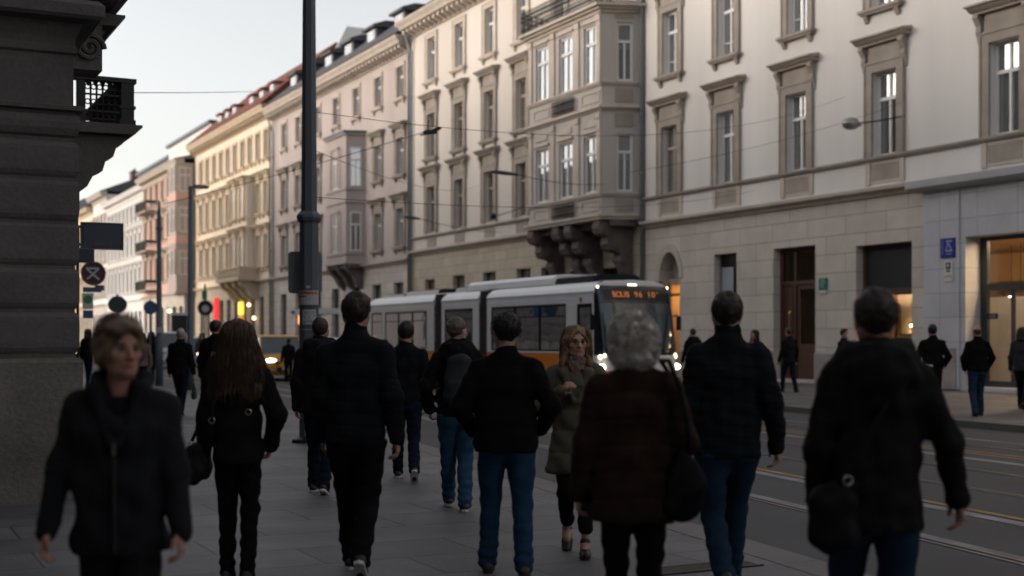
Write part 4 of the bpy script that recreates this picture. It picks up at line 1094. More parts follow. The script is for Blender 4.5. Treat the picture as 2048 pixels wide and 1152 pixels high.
# ------------------------------------------------------------------ people: smooth implicit bodies turned into one surface each
class Field:
    """smooth union of rounded shapes sampled on a grid, meshed by surface nets"""
    def __init__(s, vox): s.vox = vox; s.pr = []; s.post = []
    def cap(s, a, b, ra, rb=None, k=.03, sx=1.0, sy=1.0): s.pr.append(('c', np.array(a, float), np.array(b, float), ra, ra if rb is None else rb, k, sx, sy)); return s
    def ell(s, c, r, k=.03, sub=False, rot=None): s.pr.append(('s' if sub else 'e', np.array(c, float), np.array(r, float), k, rot)); return s
    def mesh(s):
        lo = np.full(3, 1e9); hi = -lo
        for p in s.pr:
            if p[0] == 'c':
                r = max(p[3], p[4]) + .03; e = np.array([r * p[6], r * p[7], r])
                lo = np.minimum(lo, np.minimum(p[1], p[2]) - e); hi = np.maximum(hi, np.maximum(p[1], p[2]) + e)
            elif p[0] == 'e':
                m = p[2].max() if p[4] is not None else p[2]
                lo = np.minimum(lo, p[1] - m - .03); hi = np.maximum(hi, p[1] + m + .03)
        v = s.vox
        n = np.maximum(((hi - lo) / v).astype(int) + 2, 4)
        ax = [(lo[i] + np.arange(n[i]) * v).astype(np.float32) for i in range(3)]
        D = np.full(n, .5, np.float32)
        for p in s.pr:
            if p[0] == 'c':
                _, a, b, ra, rb, k, sx, sy = p
                r = max(ra, rb) + k + .04; e = np.array([r * sx, r * sy, r])
                l, h = np.minimum(a, b) - e, np.maximum(a, b) + e
            else:
                _, c, rr, k, rot = p
                m = (rr.max() if rot is not None else rr) + k + .04
                l, h = c - m, c + m
            i0 = np.clip(((l - lo) / v).astype(int), 0, n); i1 = np.clip(((h - lo) / v).astype(int) + 1, 0, n)
            if (i1 <= i0).any(): continue
            sl = tuple(slice(x, y) for x, y in zip(i0, i1))
            X = ax[0][sl[0]][:, None, None]; Y = ax[1][sl[1]][None, :, None]; Z = ax[2][sl[2]][None, None, :]
            if p[0] == 'c':
                A = (a / [sx, sy, 1]).astype(np.float32); B = (b / [sx, sy, 1]).astype(np.float32)
                d = B - A; L2 = float((d * d).sum()) + 1e-9
                px, py, pz = X / sx - A[0], Y / sy - A[1], Z - A[2]
                t = np.clip((px * d[0] + py * d[1] + pz * d[2]) / L2, 0, 1)
                q = np.sqrt((px - t * d[0]) ** 2 + (py - t * d[1]) ** 2 + (pz - t * d[2]) ** 2) - (ra + (rb - ra) * t)
                q = q * min(1.0, (sx + sy) / 2 if max(sx, sy) > 1 else 1)
            else:
                px, py, pz = X - c[0], Y - c[1], Z - c[2]
                if rot is not None:
                    M3 = rot
                    px, py, pz = (M3[0, 0] * px + M3[0, 1] * py + M3[0, 2] * pz), (M3[1, 0] * px + M3[1, 1] * py + M3[1, 2] * pz), (M3[2, 0] * px + M3[2, 1] * py + M3[2, 2] * pz)
                q = (np.sqrt((px / rr[0]) ** 2 + (py / rr[1]) ** 2 + (pz / rr[2]) ** 2) - 1) * rr.min()
            C = D[sl]
            if p[0] == 's':
                q = -q
                hh = np.maximum(k - np.abs(C - q), 0) / k
                D[sl] = np.maximum(C, q) + hh * hh * k * .25
            else:
                hh = np.maximum(k - np.abs(C - q), 0) / k
                D[sl] = np.minimum(C, q) - hh * hh * k * .25
        if s.post:
            X = ax[0][:, None, None]; Y = ax[1][None, :, None]; Z = ax[2][None, None, :]
            for f in s.post: D = f(D, X, Y, Z)
        D = D.astype(np.float32)
        D[0], D[-1], D[:, 0], D[:, -1], D[:, :, 0], D[:, :, -1] = .1, .1, .1, .1, .1, .1
        return nets(D, lo, v)

def nets(D, lo, v):
    n = np.array(D.shape); S = D < 0
    c = np.zeros(n - 1, np.int8)
    for i in (0, 1):
        for j in (0, 1):
            for k in (0, 1): c += S[i:n[0] - 1 + i, j:n[1] - 1 + j, k:n[2] - 1 + k]
    act = np.argwhere((c > 0) & (c < 8))
    idx = np.full(n - 1, -1, np.int32); idx[tuple(act.T)] = np.arange(len(act))
    P = np.zeros((len(act), 3)); W = np.zeros(len(act))
    cs = [(i, j, k) for i in (0, 1) for j in (0, 1) for k in (0, 1)]
    for a in cs:
        for d in range(3):
            if a[d]: continue
            b = list(a); b[d] = 1
            va = D[tuple((act + a).T)]; vb = D[tuple((act + b).T)]
            m = (va < 0) != (vb < 0)
            t = np.where(m, va / np.where(m, va - vb, 1), 0)
            pt = np.array(a, float)[None, :].repeat(len(act), 0); pt[:, d] += t
            P += pt * m[:, None]; W += m
    V = (act + P / np.maximum(W, 1)[:, None]) * v + lo
    F = []
    for d in range(3):
        e1, e2 = [(1, 2), (2, 0), (0, 1)][d]
        sl0 = [slice(1, -1)] * 3; sl0[d] = slice(0, n[d] - 1); sl1 = list(sl0); sl1[d] = slice(1, n[d])
        A = S[tuple(sl0)]; B = S[tuple(sl1)]
        q = np.argwhere(A != B); inside = A[tuple(q.T)]
        o = np.array([1, 1, 1]); o[d] = 0
        q = q + o
        def at(x, y):
            r = q.copy(); r[:, e1] += x; r[:, e2] += y
            return idx[tuple(r.T)]
        f = np.stack([at(-1, -1), at(0, -1), at(0, 0), at(-1, 0)], 1)
        f[~inside] = f[~inside][:, ::-1]
        F.append(f)
    return V, np.concatenate(F)

def mesh_obj(name, VF, m, parent):
    V, F = VF
    me = bpy.data.meshes.new(name)
    me.vertices.add(len(V)); me.vertices.foreach_set('co', np.asarray(V, np.float32).ravel())
    me.loops.add(F.size); me.loops.foreach_set('vertex_index', F.astype(np.int32).ravel())
    me.polygons.add(len(F)); me.polygons.foreach_set('loop_start', np.arange(0, F.size, 4, dtype=np.int32))
    me.update(calc_edges=True); me.validate()
    me.polygons.foreach_set('use_smooth', np.ones(len(me.polygons), bool))
    me.materials.append(m)
    o = bpy.data.objects.new(name, me); COL.objects.link(o); o.parent = parent
    return o

def waves(seed, amp, wl, n=6, flat=1.0):
    r = np.random.RandomState(seed); q = []
    for i in range(n):
        d = r.normal(size=3); d[2] *= flat; d /= np.linalg.norm(d)
        q.append((d * 2 * math.pi / (wl * r.uniform(.6, 1.6)), r.uniform(0, 6.28)))
    def f(D, X, Y, Z):
        g = 0
        for d, ph in q: g = g + np.sin(X * d[0] + Y * d[1] + Z * d[2] + ph)
        return D + (amp / math.sqrt(n)) * g
    return f

def cloth(name, col, rough=.9, amt=.25, scale=14, fine=180, bump=.35, sheen=.0):
    col = tuple(c * .6 for c in col)
    m = mat(name, col, rough, amt, scale, fine, bump, bdist=.003, spec=.12)
    return m
CL = {}
def C_(name, col, **k):
    if name not in CL: CL[name] = cloth(name, col, **k)
    return CL[name]
M['skin'] = mat('skin', (0.40, 0.23, 0.165), .6, .22, 14, 160, .25, spec=.3, bdist=.002)
M['skin_ruddy'] = mat('ruddy_skin', (0.33, 0.17, 0.125), .6, .22, 14, 160, .25, spec=.3, bdist=.002)
M['lips'] = mat('lips', (0.30, 0.10, 0.09), .5, .1, 20, 100, .02)
M['eye'] = mat('eye_white', (0.13, 0.115, 0.105), .25, .05, 20, 100, 0)
M['iris'] = mat('dark_iris', (0.02, 0.02, 0.02), .2, .05, 20, 100, 0)
M['shoe_black'] = mat('black_shoe_leather', (.014, .013, .013), .5, .3, 12, 120, .1, bdist=.003)
M['shoe_brown'] = mat('dark_brown_shoe', (.03, .02, .014), .55, .3, 12, 120, .1, bdist=.003)
M['sole_white'] = mat('white_sole', (.45, .45, .44), .7, .15, 12, 80, .05)
M['sole_dark'] = mat('dark_sole', (.02, .02, .02), .8, .15, 12, 80, .05)
M['metal_small'] = mat('small_metal', (.6, .56, .48), .3, .1, 30, 90, .02, metal=1)
M['wire_frame'] = mat('dark_spectacle_frame', (.02, .018, .016), .35, .1, 30, 90, .02)

def rotz(a): return np.array([[math.cos(a), -math.sin(a), 0], [math.sin(a), math.cos(a), 0], [0, 0, 1]])
def rotx(a): return np.array([[1, 0, 0], [0, math.cos(a), -math.sin(a)], [0, math.sin(a), math.cos(a)]])
def unit(v): v = np.array(v, float); return v / np.linalg.norm(v)

def hair_mat(name, a, b, rough=.55):
    return mat(name, a, rough, .3, 18, 90, .25, col2=b, spec=.45, bdist=.004)
HM = {
 'dark': hair_mat('dark_brown_hair', (.022, .014, .010), (.010, .007, .006)),
 'black': hair_mat('black_hair', (.010, .008, .008), (.005, .004, .004)),
 'brown': hair_mat('long_brown_hair', (.085, .038, .018), (.018, .009, .006)),
 'auburn': hair_mat('auburn_hair', (.22, .125, .062), (.065, .034, .017)),
 'blond': hair_mat('dark_blond_hair', (.115, .066, .038), (.035, .02, .012)),
 'grey': hair_mat('grey_curly_hair', (.80, .73, .68), (.16, .13, .115), .7),
 'salt': hair_mat('greying_short_hair', (.085, .07, .06), (.025, .02, .017)),
 'white': hair_mat('white_short_hair', (.34, .33, .32), (.2, .19, .18)),
}

def strands(name, lines, w, m, parent, flat=True):
    """tapered hair strands: each a thin three-sided tube along a polyline"""
    V = []; F = []
    for ln in lines:
        n0 = len(V); n = len(ln)
        for i, p in enumerate(ln):
            p = np.array(p, float)
            d = unit(np.array(ln[min(i + 1, n - 1)], float) - np.array(ln[max(i - 1, 0)], float) + 1e-9)
            u = np.cross(d, (0.3, .2, 1.0)); u = unit(u + 1e-9); v = np.cross(d, u)
            ww = w * (1 - .75 * (i / (n - 1)) ** 2)
            for a in (0, 2.09, 4.19): V.append(p + ww * (u * math.cos(a) + v * math.sin(a)))
        for i in range(n - 1):
            for j in range(3): F.append((n0 + i * 3 + j, n0 + i * 3 + (j + 1) % 3, n0 + i * 3 + 3 + (j + 1) % 3, n0 + i * 3 + 3 + j))
    return mesh_obj(name, (np.array(V), np.array(F)), m, parent)

def make_person(label, s_, x_, h, face=0.0, w=1.0, vox=.007, jacket=('black_jacket_cloth', (.014, .014, .016)), hem=.80, flare=1.0, quilt=0, collar=.03, hood=False, trousers=('dark_trousers', (.012, .012, .014)), tw=1.0, them=.06,
                legs=((.18, 0, 0), (-.2, 0, .45)), stance=.085, arms=(((.25, .05, -1), (.1, .35, -1)), ((.25, -.1, -1), (.1, .2, -1))), head=(0, 0), hair='dark', style='short', shoe='shoe_black', sole='sole_dark', skin='skin', seed=1, fat=1.0, group=None, loc=None, sleeve=1.0, base=0.0, glasses=None, top=None, long_coat=False, cuff=None, facedetail=False, vneck=False, lean=0.0):
    """one pedestrian; s_ is the picture scale (px per metre of the 2048 px photo) that fixes the distance, x_ the column"""
    if loc is None:
        d = 2600 / s_; u = (x_ - 1024) / 2600
        Cc, Ss = math.cos(THETA), math.sin(THETA)
        loc = (d * (Ss + u * Cc), d * (Cc - u * Ss))
    root = empty('person', (loc[0], loc[1], base), face)
    tag(root, label, 'person', group)
    k = h / 1.75
    rnd = np.random.RandomState(seed)
    K = lambda *v: np.array(v, float) * k
    far = vox > .009
    # skeleton
    drop = max(0, .5 * (abs(legs[0][0] - legs[1][0]) / 2) ** 2)
    hipz = .915 - drop
    L = []
    for sgn, (fy, fz, pit) in ((-1, legs[0]), (1, legs[1])):
        hip = K(sgn * .088 * w, 0, hipz)
        ank = K(sgn * stance, fy, .085 + fz)
        a, b = .425 * k, .415 * k
        v = ank - hip; dist = min(np.linalg.norm(v), (a + b) * .9995); v = unit(v)
        ank = hip + v * dist
        cs = (a * a + dist * dist - b * b) / (2 * a * dist); an = math.acos(max(-1, min(1, cs)))
        fw = np.array([0, 1, 0]) - v * v[1]; fw = unit(fw)
        knee = hip + (v * math.cos(an) + fw * math.sin(an)) * a
        L.append((hip, knee, ank, pit, sgn))
    A = []
    shz = 1.388; shx = .172 * (.5 + .5 * w)
    for sgn, (e, f) in ((-1, arms[0]), (1, arms[1])):
        sh = K(sgn * shx, -.01, shz)
        el = sh + unit((sgn * e[0], e[1], e[2])) * .285 * k
        wr = el + unit((sgn * f[0], f[1], f[2])) * .25 * k
        A.append((sh, el, wr, sgn))
    hc = K(0, .02, 1.635)
    Rh = rotz(head[0]) @ rotx(head[1])
    def H(*v): return hc + Rh @ (np.array(v, float) * k)
    # ---- body: one continuous skin surface, legs, trunk, arms, hands with fingers, neck, head
    B = Field(vox)
    for hip, knee, ank, pit, sgn in L:
        B.cap(hip, knee, .060 * k, .034 * k).cap(knee, ank, .033 * k, .031 * k)
        B.cap(ank, ank + K(0, .10, -.05), .034 * k, .028 * k)
    B.cap(K(0, 0, .93), K(0, 0, 1.1), .085 * k, .085 * k, .05, 1.4).cap(K(0, 0, 1.1), K(0, 0, 1.33), .085 * k, .085 * k, .05, 1.45)
    B.cap(K(-.135, -.01, 1.37), K(.135, -.01, 1.37), .042 * k)
    B.cap(K(0, -.012, 1.40), K(0, .008, 1.56), .060 * k, .053 * k, .04)
    for sh, el, wr, sgn in A:
        B.cap(sh, el, .042 * k, .034 * k).cap(el, wr, .04 * k, .027 * k)
        d = unit(wr - el); n_ = np.array([-sgn, 0, 0], float); n_ = unit(n_ - d * n_.dot(d)); t_ = np.cross(n_, d) * sgn
        if t_[1] < 0 and abs(t_[1]) > .3: t_ = -t_
        hs = k * (1.0 if h > 1.66 else .93)
        for i, (off, ln) in enumerate(((.030, .072), (.010, .080), (-.010, .074), (-.029, .058))):
            kn = wr + (d * .088 + t_ * off * 1.0) * hs
            B.cap(wr + t_ * off * .5 * hs, kn, .0155 * hs, .0125 * hs, .012)
            a = .35 + .12 * i; p1 = kn + (d * math.cos(a) + n_ * math.sin(a)) * ln * .48 * hs
            a2 = a + .65; p2 = p1 + (d * math.cos(a2) + n_ * math.sin(a2)) * ln * .32 * hs
            a3 = a2 + .45; p3 = p2 + (d * math.cos(a3) + n_ * math.sin(a3)) * ln * .25 * hs
            B.cap(kn, p1, .0105 * hs, .0095 * hs, .003).cap(p1, p2, .0095 * hs, .0085 * hs, .003).cap(p2, p3, .0085 * hs, .0072 * hs, .003)
        tb = wr + (d * .025 + t_ * .026 + n_ * .008) * hs
        t1 = tb + (d * .75 + t_ * .55 + n_ * .35) * .04 * hs; t2 = t1 + (d * .9 + t_ * .1 + n_ * .4) * .034 * hs
        B.cap(wr + n_ * .006 * hs, tb, .016 * hs, .0145 * hs, .01).cap(tb, t1, .0145 * hs, .0115 * hs, .006).cap(t1, t2, .0112 * hs, .0085 * hs, .004)
    rot = Rh.T
    e_ = lambda c, r, kk=.02, sub=False: B.ell(H(*c), np.array(r) * k, kk * k, sub, rot)
    e_((0, -.012, .03), (.076, .094, .090)); e_((0, .028, -.038), (.060, .062, .080), .03)
    e_((0, .062, -.098), (.026, .022, .02), .025)
    for sg in (-1, 1):
        e_((sg * .046, .052, -.022), (.024, .026, .022), .02)
        B.cap(H(sg * .035, .030, -.085), H(sg * .062, -.01, -.045), .018 * k, .016 * k, .03)
        e_((sg * .079, -.004, -.008), (.011, .022, .033), .008)
    B.cap(H(-.034, .074, .020), H(.034, .074, .020), .013 * k, None, .015)
    if not far:
        for sg in (-1, 1): e_((sg * .031, .097, .004), (.017, .014, .011), .012, True)
    B.cap(H(0, .088, .004), H(0, .111, -.034), .0085 * k, .0125 * k, .012)
    for sg in (-1, 1): e_((sg * .012, .096, -.037), (.009, .011, .008), .008)
    B.cap(H(-.016, .086, -.064), H(.016, .086, -.064), .0085 * k, None, .008)
    mesh_obj('body', B.mesh(), M[skin], root)
    if facedetail:
        for sg in (-1, 1):
            MB().ball((0, 0, 0), .0125 * k, 14, 10).build('eye', M['eye'], root, smooth=True, world=False).location = H(sg * .031, .0835, .004)
            MB().ball((0, 0, 0), .0062 * k, 10, 8).build('iris', M['iris'], root, smooth=True, world=False).location = H(sg * .031, .0915, .004)
            MB().tube([H(sg * .016, .0935, .021), H(sg * .033, .091, .026), H(sg * .05, .074, .019)], [.0036 * k, .004 * k, .0018 * k], 6).build('eyebrow', HM['dark'], root, smooth=True, world=False)
            MB().tube([H(sg * .018, .0895, .008), H(sg * .031, .0945, .0135), H(sg * .045, .084, .007)], .0022 * k, 6).build('eyelid', HM['dark'], root, smooth=True, world=False)
        for zz, rr_ in ((-.0595, .0042), (-.0685, .0052)):
            MB().tube([H(-.023, .084, -.064), H(-.009, .0935, zz), H(0, .0945, zz - .0005), H(.009, .0935, zz), H(.023, .084, -.064)], [.001 * k, rr_ * k, rr_ * k, rr_ * k, .001 * k], 8).build('lips', M['lips'], root, smooth=True, world=False)
    # ---- trousers
    T = Field(max(vox, .010))
    g = .013
    for hip, knee, ank, pit, sgn in L:
        v = unit(ank - knee)
        bot = ank + v * (.07 - them) * k
        T.cap(hip + K(0, 0, .0), knee, (.088 * w + g * tw) * k, (.056 + g * tw) * k, .03).cap(knee, bot, (.055 + g * tw) * k, (.043 + g * 1.3 * tw) * k, .02)
        T.cap(hip * .7 + knee * .3 + K(0, -.015, 0), hip * .3 + knee * .7, .075 * w * k, .06 * k, .03)
    T.cap(K(0, -.01, .90 - drop), K(0, -.005, 1.02), .112 * k * fat, .108 * k * fat, .05, 1.42 * w)
    for sgn in (-1, 1): T.ell(K(sgn * .075, -.042, .88 - drop), K(.085 * w, .078, .095), .04)
    T.post.append(lambda D, X, Y, Z: D + .035 * np.clip((Z - hem * k - .015) / .04, 0, 1))
    zb = min((l[2][2] for l in L)) + (them - .09) * k
    T.post.append(waves(seed + 11, .0050 * k, .11, 8, 1.5))
    T.post.append(lambda D, X, Y, Z: D + .004 * np.sin(Z * 95 + 4 * X) * np.clip((.42 - Z) / .3, 0, 1) * (Z < .45))
    mesh_obj('trousers', T.mesh(), C_(*trousers), root)
    # ---- jacket
    J = Field(max(vox, .0085))
    j = .022
    r0 = (.124 * fat * flare + (.008 if long_coat else 0)) * k
    J.cap(K(0, -.008, hem + .05), K(0, 0, 1.06), r0, .114 * fat * k, .05, 1.5 * w, 1.08).cap(K(0, 0, 1.06), K(0, .004, 1.29), .112 * fat * k, .122 * k * (.5 + .5 * fat), .05, 1.52 * w).cap(K(0, .0, 1.29), K(0, -.01, 1.38), .122 * k, .085 * k, .05, 1.5 * w)
    for sh, el, wr, sgn in A:
        J.cap(K(sgn * .045, -.012, 1.452), sh + K(0, 0, .0), .062 * k, .060 * k * sleeve, .05)
        J.cap(sh, el, .070 * k * sleeve, .061 * k * sleeve, .035).cap(el, wr + unit(wr - el) * .01 * k, .063 * k * sleeve, .049 * k * sleeve, .025)
    J.cap(K(0, -.012, 1.43), K(0, .004, 1.485 + collar), .083 * k, .076 * k, .03)
    if hood:
        for i in range(9):
            a = math.pi * (i / 8) + math.pi
            J.ell(K(.108 * math.cos(a), .01 + .115 * math.sin(a), 1.485 + .02 * math.sin(a)), K(.055, .05, .055), .05)
        J.ell(K(0, -.125, 1.40), K(.12, .06, .10), .05)
    hz = hem * k
    J.post.append(waves(seed, .0062 * k, .13, 9, .8))
    if quilt: J.post.append(lambda D, X, Y, Z: D + (.0042 * np.exp(-((np.mod(Z / (quilt * k) + .12 * np.sin(X * 9 + seed), 1) - .5) / .09) ** 2)).astype(np.float32))
    J.post.append(lambda D, X, Y, Z: D + .0016 * np.sin(Z * 85 + 14 * Y + 3 * np.sin(X * 23 + Z * 31)) * (np.abs(X) > .22 * k))
    arm_low = min(a[2][2] for a in A)
    def hemcut(D, X, Y, Z):
        body = (np.abs(X) < .235 * w * k * flare * (fat ** .5)) & (Z < hz + .2)
        return np.where(body, np.maximum(D, hz - Z + .004 * np.sin(X * 30)), D)
    J.post.append(hemcut)
    # hollow the neck so that the collar stands clear of it
    J.ell(K(0, .012, 1.55 + collar), K(.066, .064, .075), .01, True)
    if vneck: J.ell(K(0, .12, 1.47), K(.075, .085, .125), .02, True)
    jo = mesh_obj('jacket', J.mesh(), C_(*jacket), root)
    if top:
        U = Field(.009); U.cap(K(0, .015, 1.24), K(0, .012, 1.375), .115 * k, .075 * k, .02, 1.15)
        mesh_obj('top', U.mesh(), C_(*top), root)
    # ---- shoes
    for hip, knee, ank, pit, sgn in L:
        Fo = Field(max(.007, vox)); R3 = rotx(-pit)
        piv = np.array([ank[0], ank[1] + .10 * k, ank[2] - .055 * k])
        def Q(x, y, z):
            p = np.array([x, y - .10, z - .03]) * k
            return np.array([ank[0], ank[1], ank[2]]) + R3 @ (np.array([x, y, z - .085]) * k)
        Fo.cap(Q(0, -.045, .036), Q(0, .06, .034), .036 * k, .040 * k, .02).cap(Q(0, .06, .034), Q(sgn * .006, .145, .028), .042 * k, .030 * k, .02).cap(Q(0, -.02, .05), Q(0, -.005, .115), .036 * k, .040 * k, .02)
        so_ = mesh_obj('shoe', Fo.mesh(), M[shoe], root)
        S_ = MB(); pts = [(0, -.085), (.03, -.07), (.036, .0), (.044, .08), (.036, .15), (.006, .178), (-.03, .155), (-.042, .08), (-.034, .0), (-.03, -.07)]
        S_.prism(pts, 'z', -.004, .020)
        V_ = [Q(v[0], v[1], v[2]) for v in S_.v]; S_.v = [tuple(v) for v in V_]
        S_.build('sole', M[sole], so_, world=False, smooth=False)
    # ---- hair
    hm = HM[hair]
    if style in ('short', 'crop', 'bald'):
        Ha = Field(max(.006, vox))
        gr = {'short': 1.0, 'crop': .55, 'bald': .35}[style]
        Ha.ell(H(0, -.016, .036), np.array((.078 + .010 * gr, .096 + .012 * gr, .092 + .014 * gr)) * k, .01, False, rot)
        if style == 'short': Ha.ell(H(.02, .03, .092), np.array((.06, .06, .032)) * k, .03, False, rot)
        Rt = Rh.T
        def cut(D, X, Y, Z, gr=gr):
            px, py, pz = X - hc[0], Y - hc[1], Z - hc[2]
            lx = (Rt[0, 0] * px + Rt[0, 1] * py + Rt[0, 2] * pz) / k; ly = (Rt[1, 0] * px + Rt[1, 1] * py + Rt[1, 2] * pz) / k; lz = (Rt[2, 0] * px + Rt[2, 1] * py + Rt[2, 2] * pz) / k
            c1 = (ly - .048 - .55 * (lz - .058)) * .8
            c2 = -.075 - lz + .55 * np.clip(ly + .045, 0, 1)
            D = np.maximum(D, np.maximum(c1, c2))
            if style == 'bald': D = np.maximum(D, lz - .055)
            return D
        if not far: Ha.post.append(waves(seed + 5, .0028 * k, .05, 10))
        Ha.post.append(cut)
        mesh_obj('hair', Ha.mesh(), hm, root)
        if not far and style == 'short':
            ln = []
            for i in range(1500):
                v = unit(rnd.normal(size=3))
                if v[1] > .35 and v[2] < .55: continue
                if v[2] < -.50 + .25 * max(0, v[1]): continue
                p = np.array((v[0] * .086, v[1] * .106 - .016, v[2] * .103 + .036))
                d0 = np.array((.5, .75, -.1)) if v[2] > .62 else np.array((.15 * v[0], -.25, -.9))
                d0 = d0 + rnd.normal(size=3) * .28
                td = unit(d0 - v * v.dot(d0)) + v * rnd.uniform(.0, .28)
                ln_ = rnd.uniform(.02, .04)
                ln.append([H(*p), H(*(p + td * ln_ * .5 + v * .002)), H(*(p + td * ln_ - v * .0015))])
            strands('hair', ln, .0013 * k, hm, root).name = 'hair_tuft'
    elif style == 'bob':      # short swept women's cut
        Ha = Field(.006)
        Ha.ell(H(0, -.02, .038), np.array((.094, .112, .108)) * k, .01, False, rot)
        for sg in (-1, 1): Ha.ell(H(sg * .082, -.005, -.01), np.array((.022, .05, .062)) * k, .03, False, rot)
        Ha.ell(H(.02, .062, .088), np.array((.072, .05, .036)) * k, .03, False, rot); Ha.ell(H(0, -.085, -.03), np.array((.07, .04, .07)) * k, .03, False, rot)
        Ha.ell(H(0, .1, -.052), np.array((.066, .10, .125)) * k, .01, True, rot)
        Ha.post.append(waves(seed + 5, .003 * k, .05, 10))
        mesh_obj('hair', Ha.mesh(), hm, root)
        ln = []
        for i in range(900):
            v = unit(rnd.normal(size=3))
            if (v[1] > .5 and v[2] < .6) or v[2] < -.6: continue
            p = np.array((v[0] * .096, v[1] * .114 - .02, v[2] * .11 + .038))
            t = unit(np.array((.45 + v[0] * .5, .15 - .5 * v[1], -.75 + .2 * v[2])) + rnd.normal(size=3) * .12); t = unit(t - v * (t.dot(v) - .10))
            ln.append([H(*p), H(*(p + t * .02 + v * .003)), H(*(p + t * .042 + v * .001))])
        strands('hair', ln, .0018 * k, hm, root).name = 'hair_tuft'
    elif style == 'curly':
        big = .112
        Ha = Field(.008)
        Ha.ell(H(0, -.022, .015), np.array((big, .122, .118)) * k, .01, False, rot); Ha.ell(H(0, -.05, -.075), np.array((.105, .085, .06)) * k, .04, False, rot)
        Ha.ell(H(0, .115, -.05), np.array((.072, .10, .12)) * k, .01, True, rot)
        Ha.post.append(waves(seed + 5, .008 * k, .06, 12))
        mesh_obj('hair', Ha.mesh(), hm, root)
        ln = []
        for i in range(2600):
            v = unit(rnd.normal(size=3))
            if v[1] > .45 and v[2] < .55: continue
            if v[2] < -.2: p = np.array((v[0] * .122, v[1] * .115 - .035, v[2] * .15 + .0))
            else: p = np.array((v[0] * (big + .004), v[1] * .127 - .022, v[2] * .122 + .015))
            p = p * rnd.uniform(.94, 1.07); a1 = unit(np.cross(v, rnd.normal(size=3))); a2 = np.cross(v, a1)
            R_ = rnd.uniform(.005, .012); q = []; ph = rnd.uniform(0, 6.28)
            for t in np.linspace(0, 1, 9):
                an = ph + t * 7.5
                q.append(H(*(p + a1 * R_ * math.cos(an) + v * (R_ * math.sin(an) + .006) + a2 * t * .028 + np.array((0, 0, -.022 * t)))))
            ln.append(q)
        strands('hair', ln, .0017 * k, hm, root).name = 'hair_curls'
    elif style in ('long', 'shoulder'):
        Ha = Field(.007); lng = .40 if style == 'long' else .175
        Ha.ell(H(0, -.018, .036), np.array((.092, .110, .105)) * k, .01, False, rot)
        wd = 2.5 if style == 'long' else 1.5
        Ha.cap(H(0, -.055, .02), hc + K(0, -.085, -.12), .062 * k, .062 * k, .05, 1.5)
        if style == 'long':
            Ha.cap(hc + K(0, -.085, -.12), hc + K(0, -.115, -lng + .06), .060 * k, .05 * k, .05, wd, .9)
            for i in range(7): Ha.ell(hc + K(-.15 + .05 * i, -.105 - .01 * math.sin(i), -lng + .045 + .018 * math.sin(i * 2.3)), K(.03, .032, .055), .03)
        else:
            for sg in (-1, 1): Ha.cap(H(sg * .078, .0, .02), hc + K(sg * .105, .03, -lng), .026 * k, .022 * k, .04, 1, 1.5)
        Ha.ell(H(0, .115, -.04), np.array((.070, .10, .12)) * k, .01, True, rot)
        def streak(D, X, Y, Z):
            an = np.arctan2(X, -Y + .02); 
            return D + .0045 * np.sin(an * 34 + 5 * np.sin(Z * 17)) + .003 * np.sin(an * 71 + Z * 22)
        Ha.post.append(streak); Ha.post.append(waves(seed + 5, .005 * k, .09, 8))
        mesh_obj('hair', Ha.mesh(), hm, root)
        ln = []
        for i in range(620 if style == 'long' else 420):
            a = rnd.uniform(-2.2, 2.2) if style == 'long' else rnd.choice([-1, 1]) * rnd.uniform(.9, 1.95)
            zt = rnd.uniform(-.05, .12); end = -lng * rnd.uniform(.55, 1.12)
            q = []; ph = rnd.uniform(0, 6.28); am = rnd.uniform(.004, .012)
            r_ = .106 * rnd.uniform(.95, 1.08)
            for t in np.linspace(0, 1, 11):
                z = zt + (end - zt) * t
                rx = r_ * (1 + (.95 if style == 'long' else .16) * min(1, max(0, (.05 - z) / .3))); ry = r_ * 1.05
                if style == 'long': x, y = math.sin(a) * rx, -abs(math.cos(a)) * ry * (1 + .35 * t) - .03
                else: x, y = math.sin(a) * rx, -math.cos(a) * ry * .9 - .01
                if z > .02: f_ = math.sqrt(max(.15, 1 - ((z - .02) / .13) ** 2)); x *= f_; y *= f_
                q.append(hc + K(x + am * math.sin(ph + 7 * t), y + am * math.cos(ph * 1.3 + 6 * t), z))
            ln.append(q)
        strands('hair', ln, .0026 * k, hm, root).name = 'hair_strands'
    if glasses:
        G = MB()
        for sg in (-1, 1):
            c = np.array((sg * .033, .103, .0))
            ring = [H(c[0] + .023 * math.cos(t), c[1] - .35 * abs(c[0] + .023 * math.cos(t)) ** 1.5, c[2] + .018 * math.sin(t)) for t in np.linspace(0, 2 * math.pi, 17)]
            G.tube(ring, .0016 * k, 5, cap=False)
            G.tube([H(sg * .056, .097, .006), H(sg * .078, .05, .008), H(sg * .081, -.01, .004)], .0016 * k, 5)
        G.tube([H(-.010, .106, .004), H(0, .111, .006), H(.010, .106, .004)], .0016 * k, 5)
        G.build('glasses', M['wire_frame'], root, world=False)
    return dict(root=root, k=k, A=A, K=K, hc=hc, H=H, jo=jo)

def to_world(root, p):
    a = root.rotation_euler[2]; c, s = math.cos(a), math.sin(a)
    return np.array((root.location[0] + c * p[0] - s * p[1], root.location[1] + s * p[0] + c * p[1], root.location[2] + p[2]))
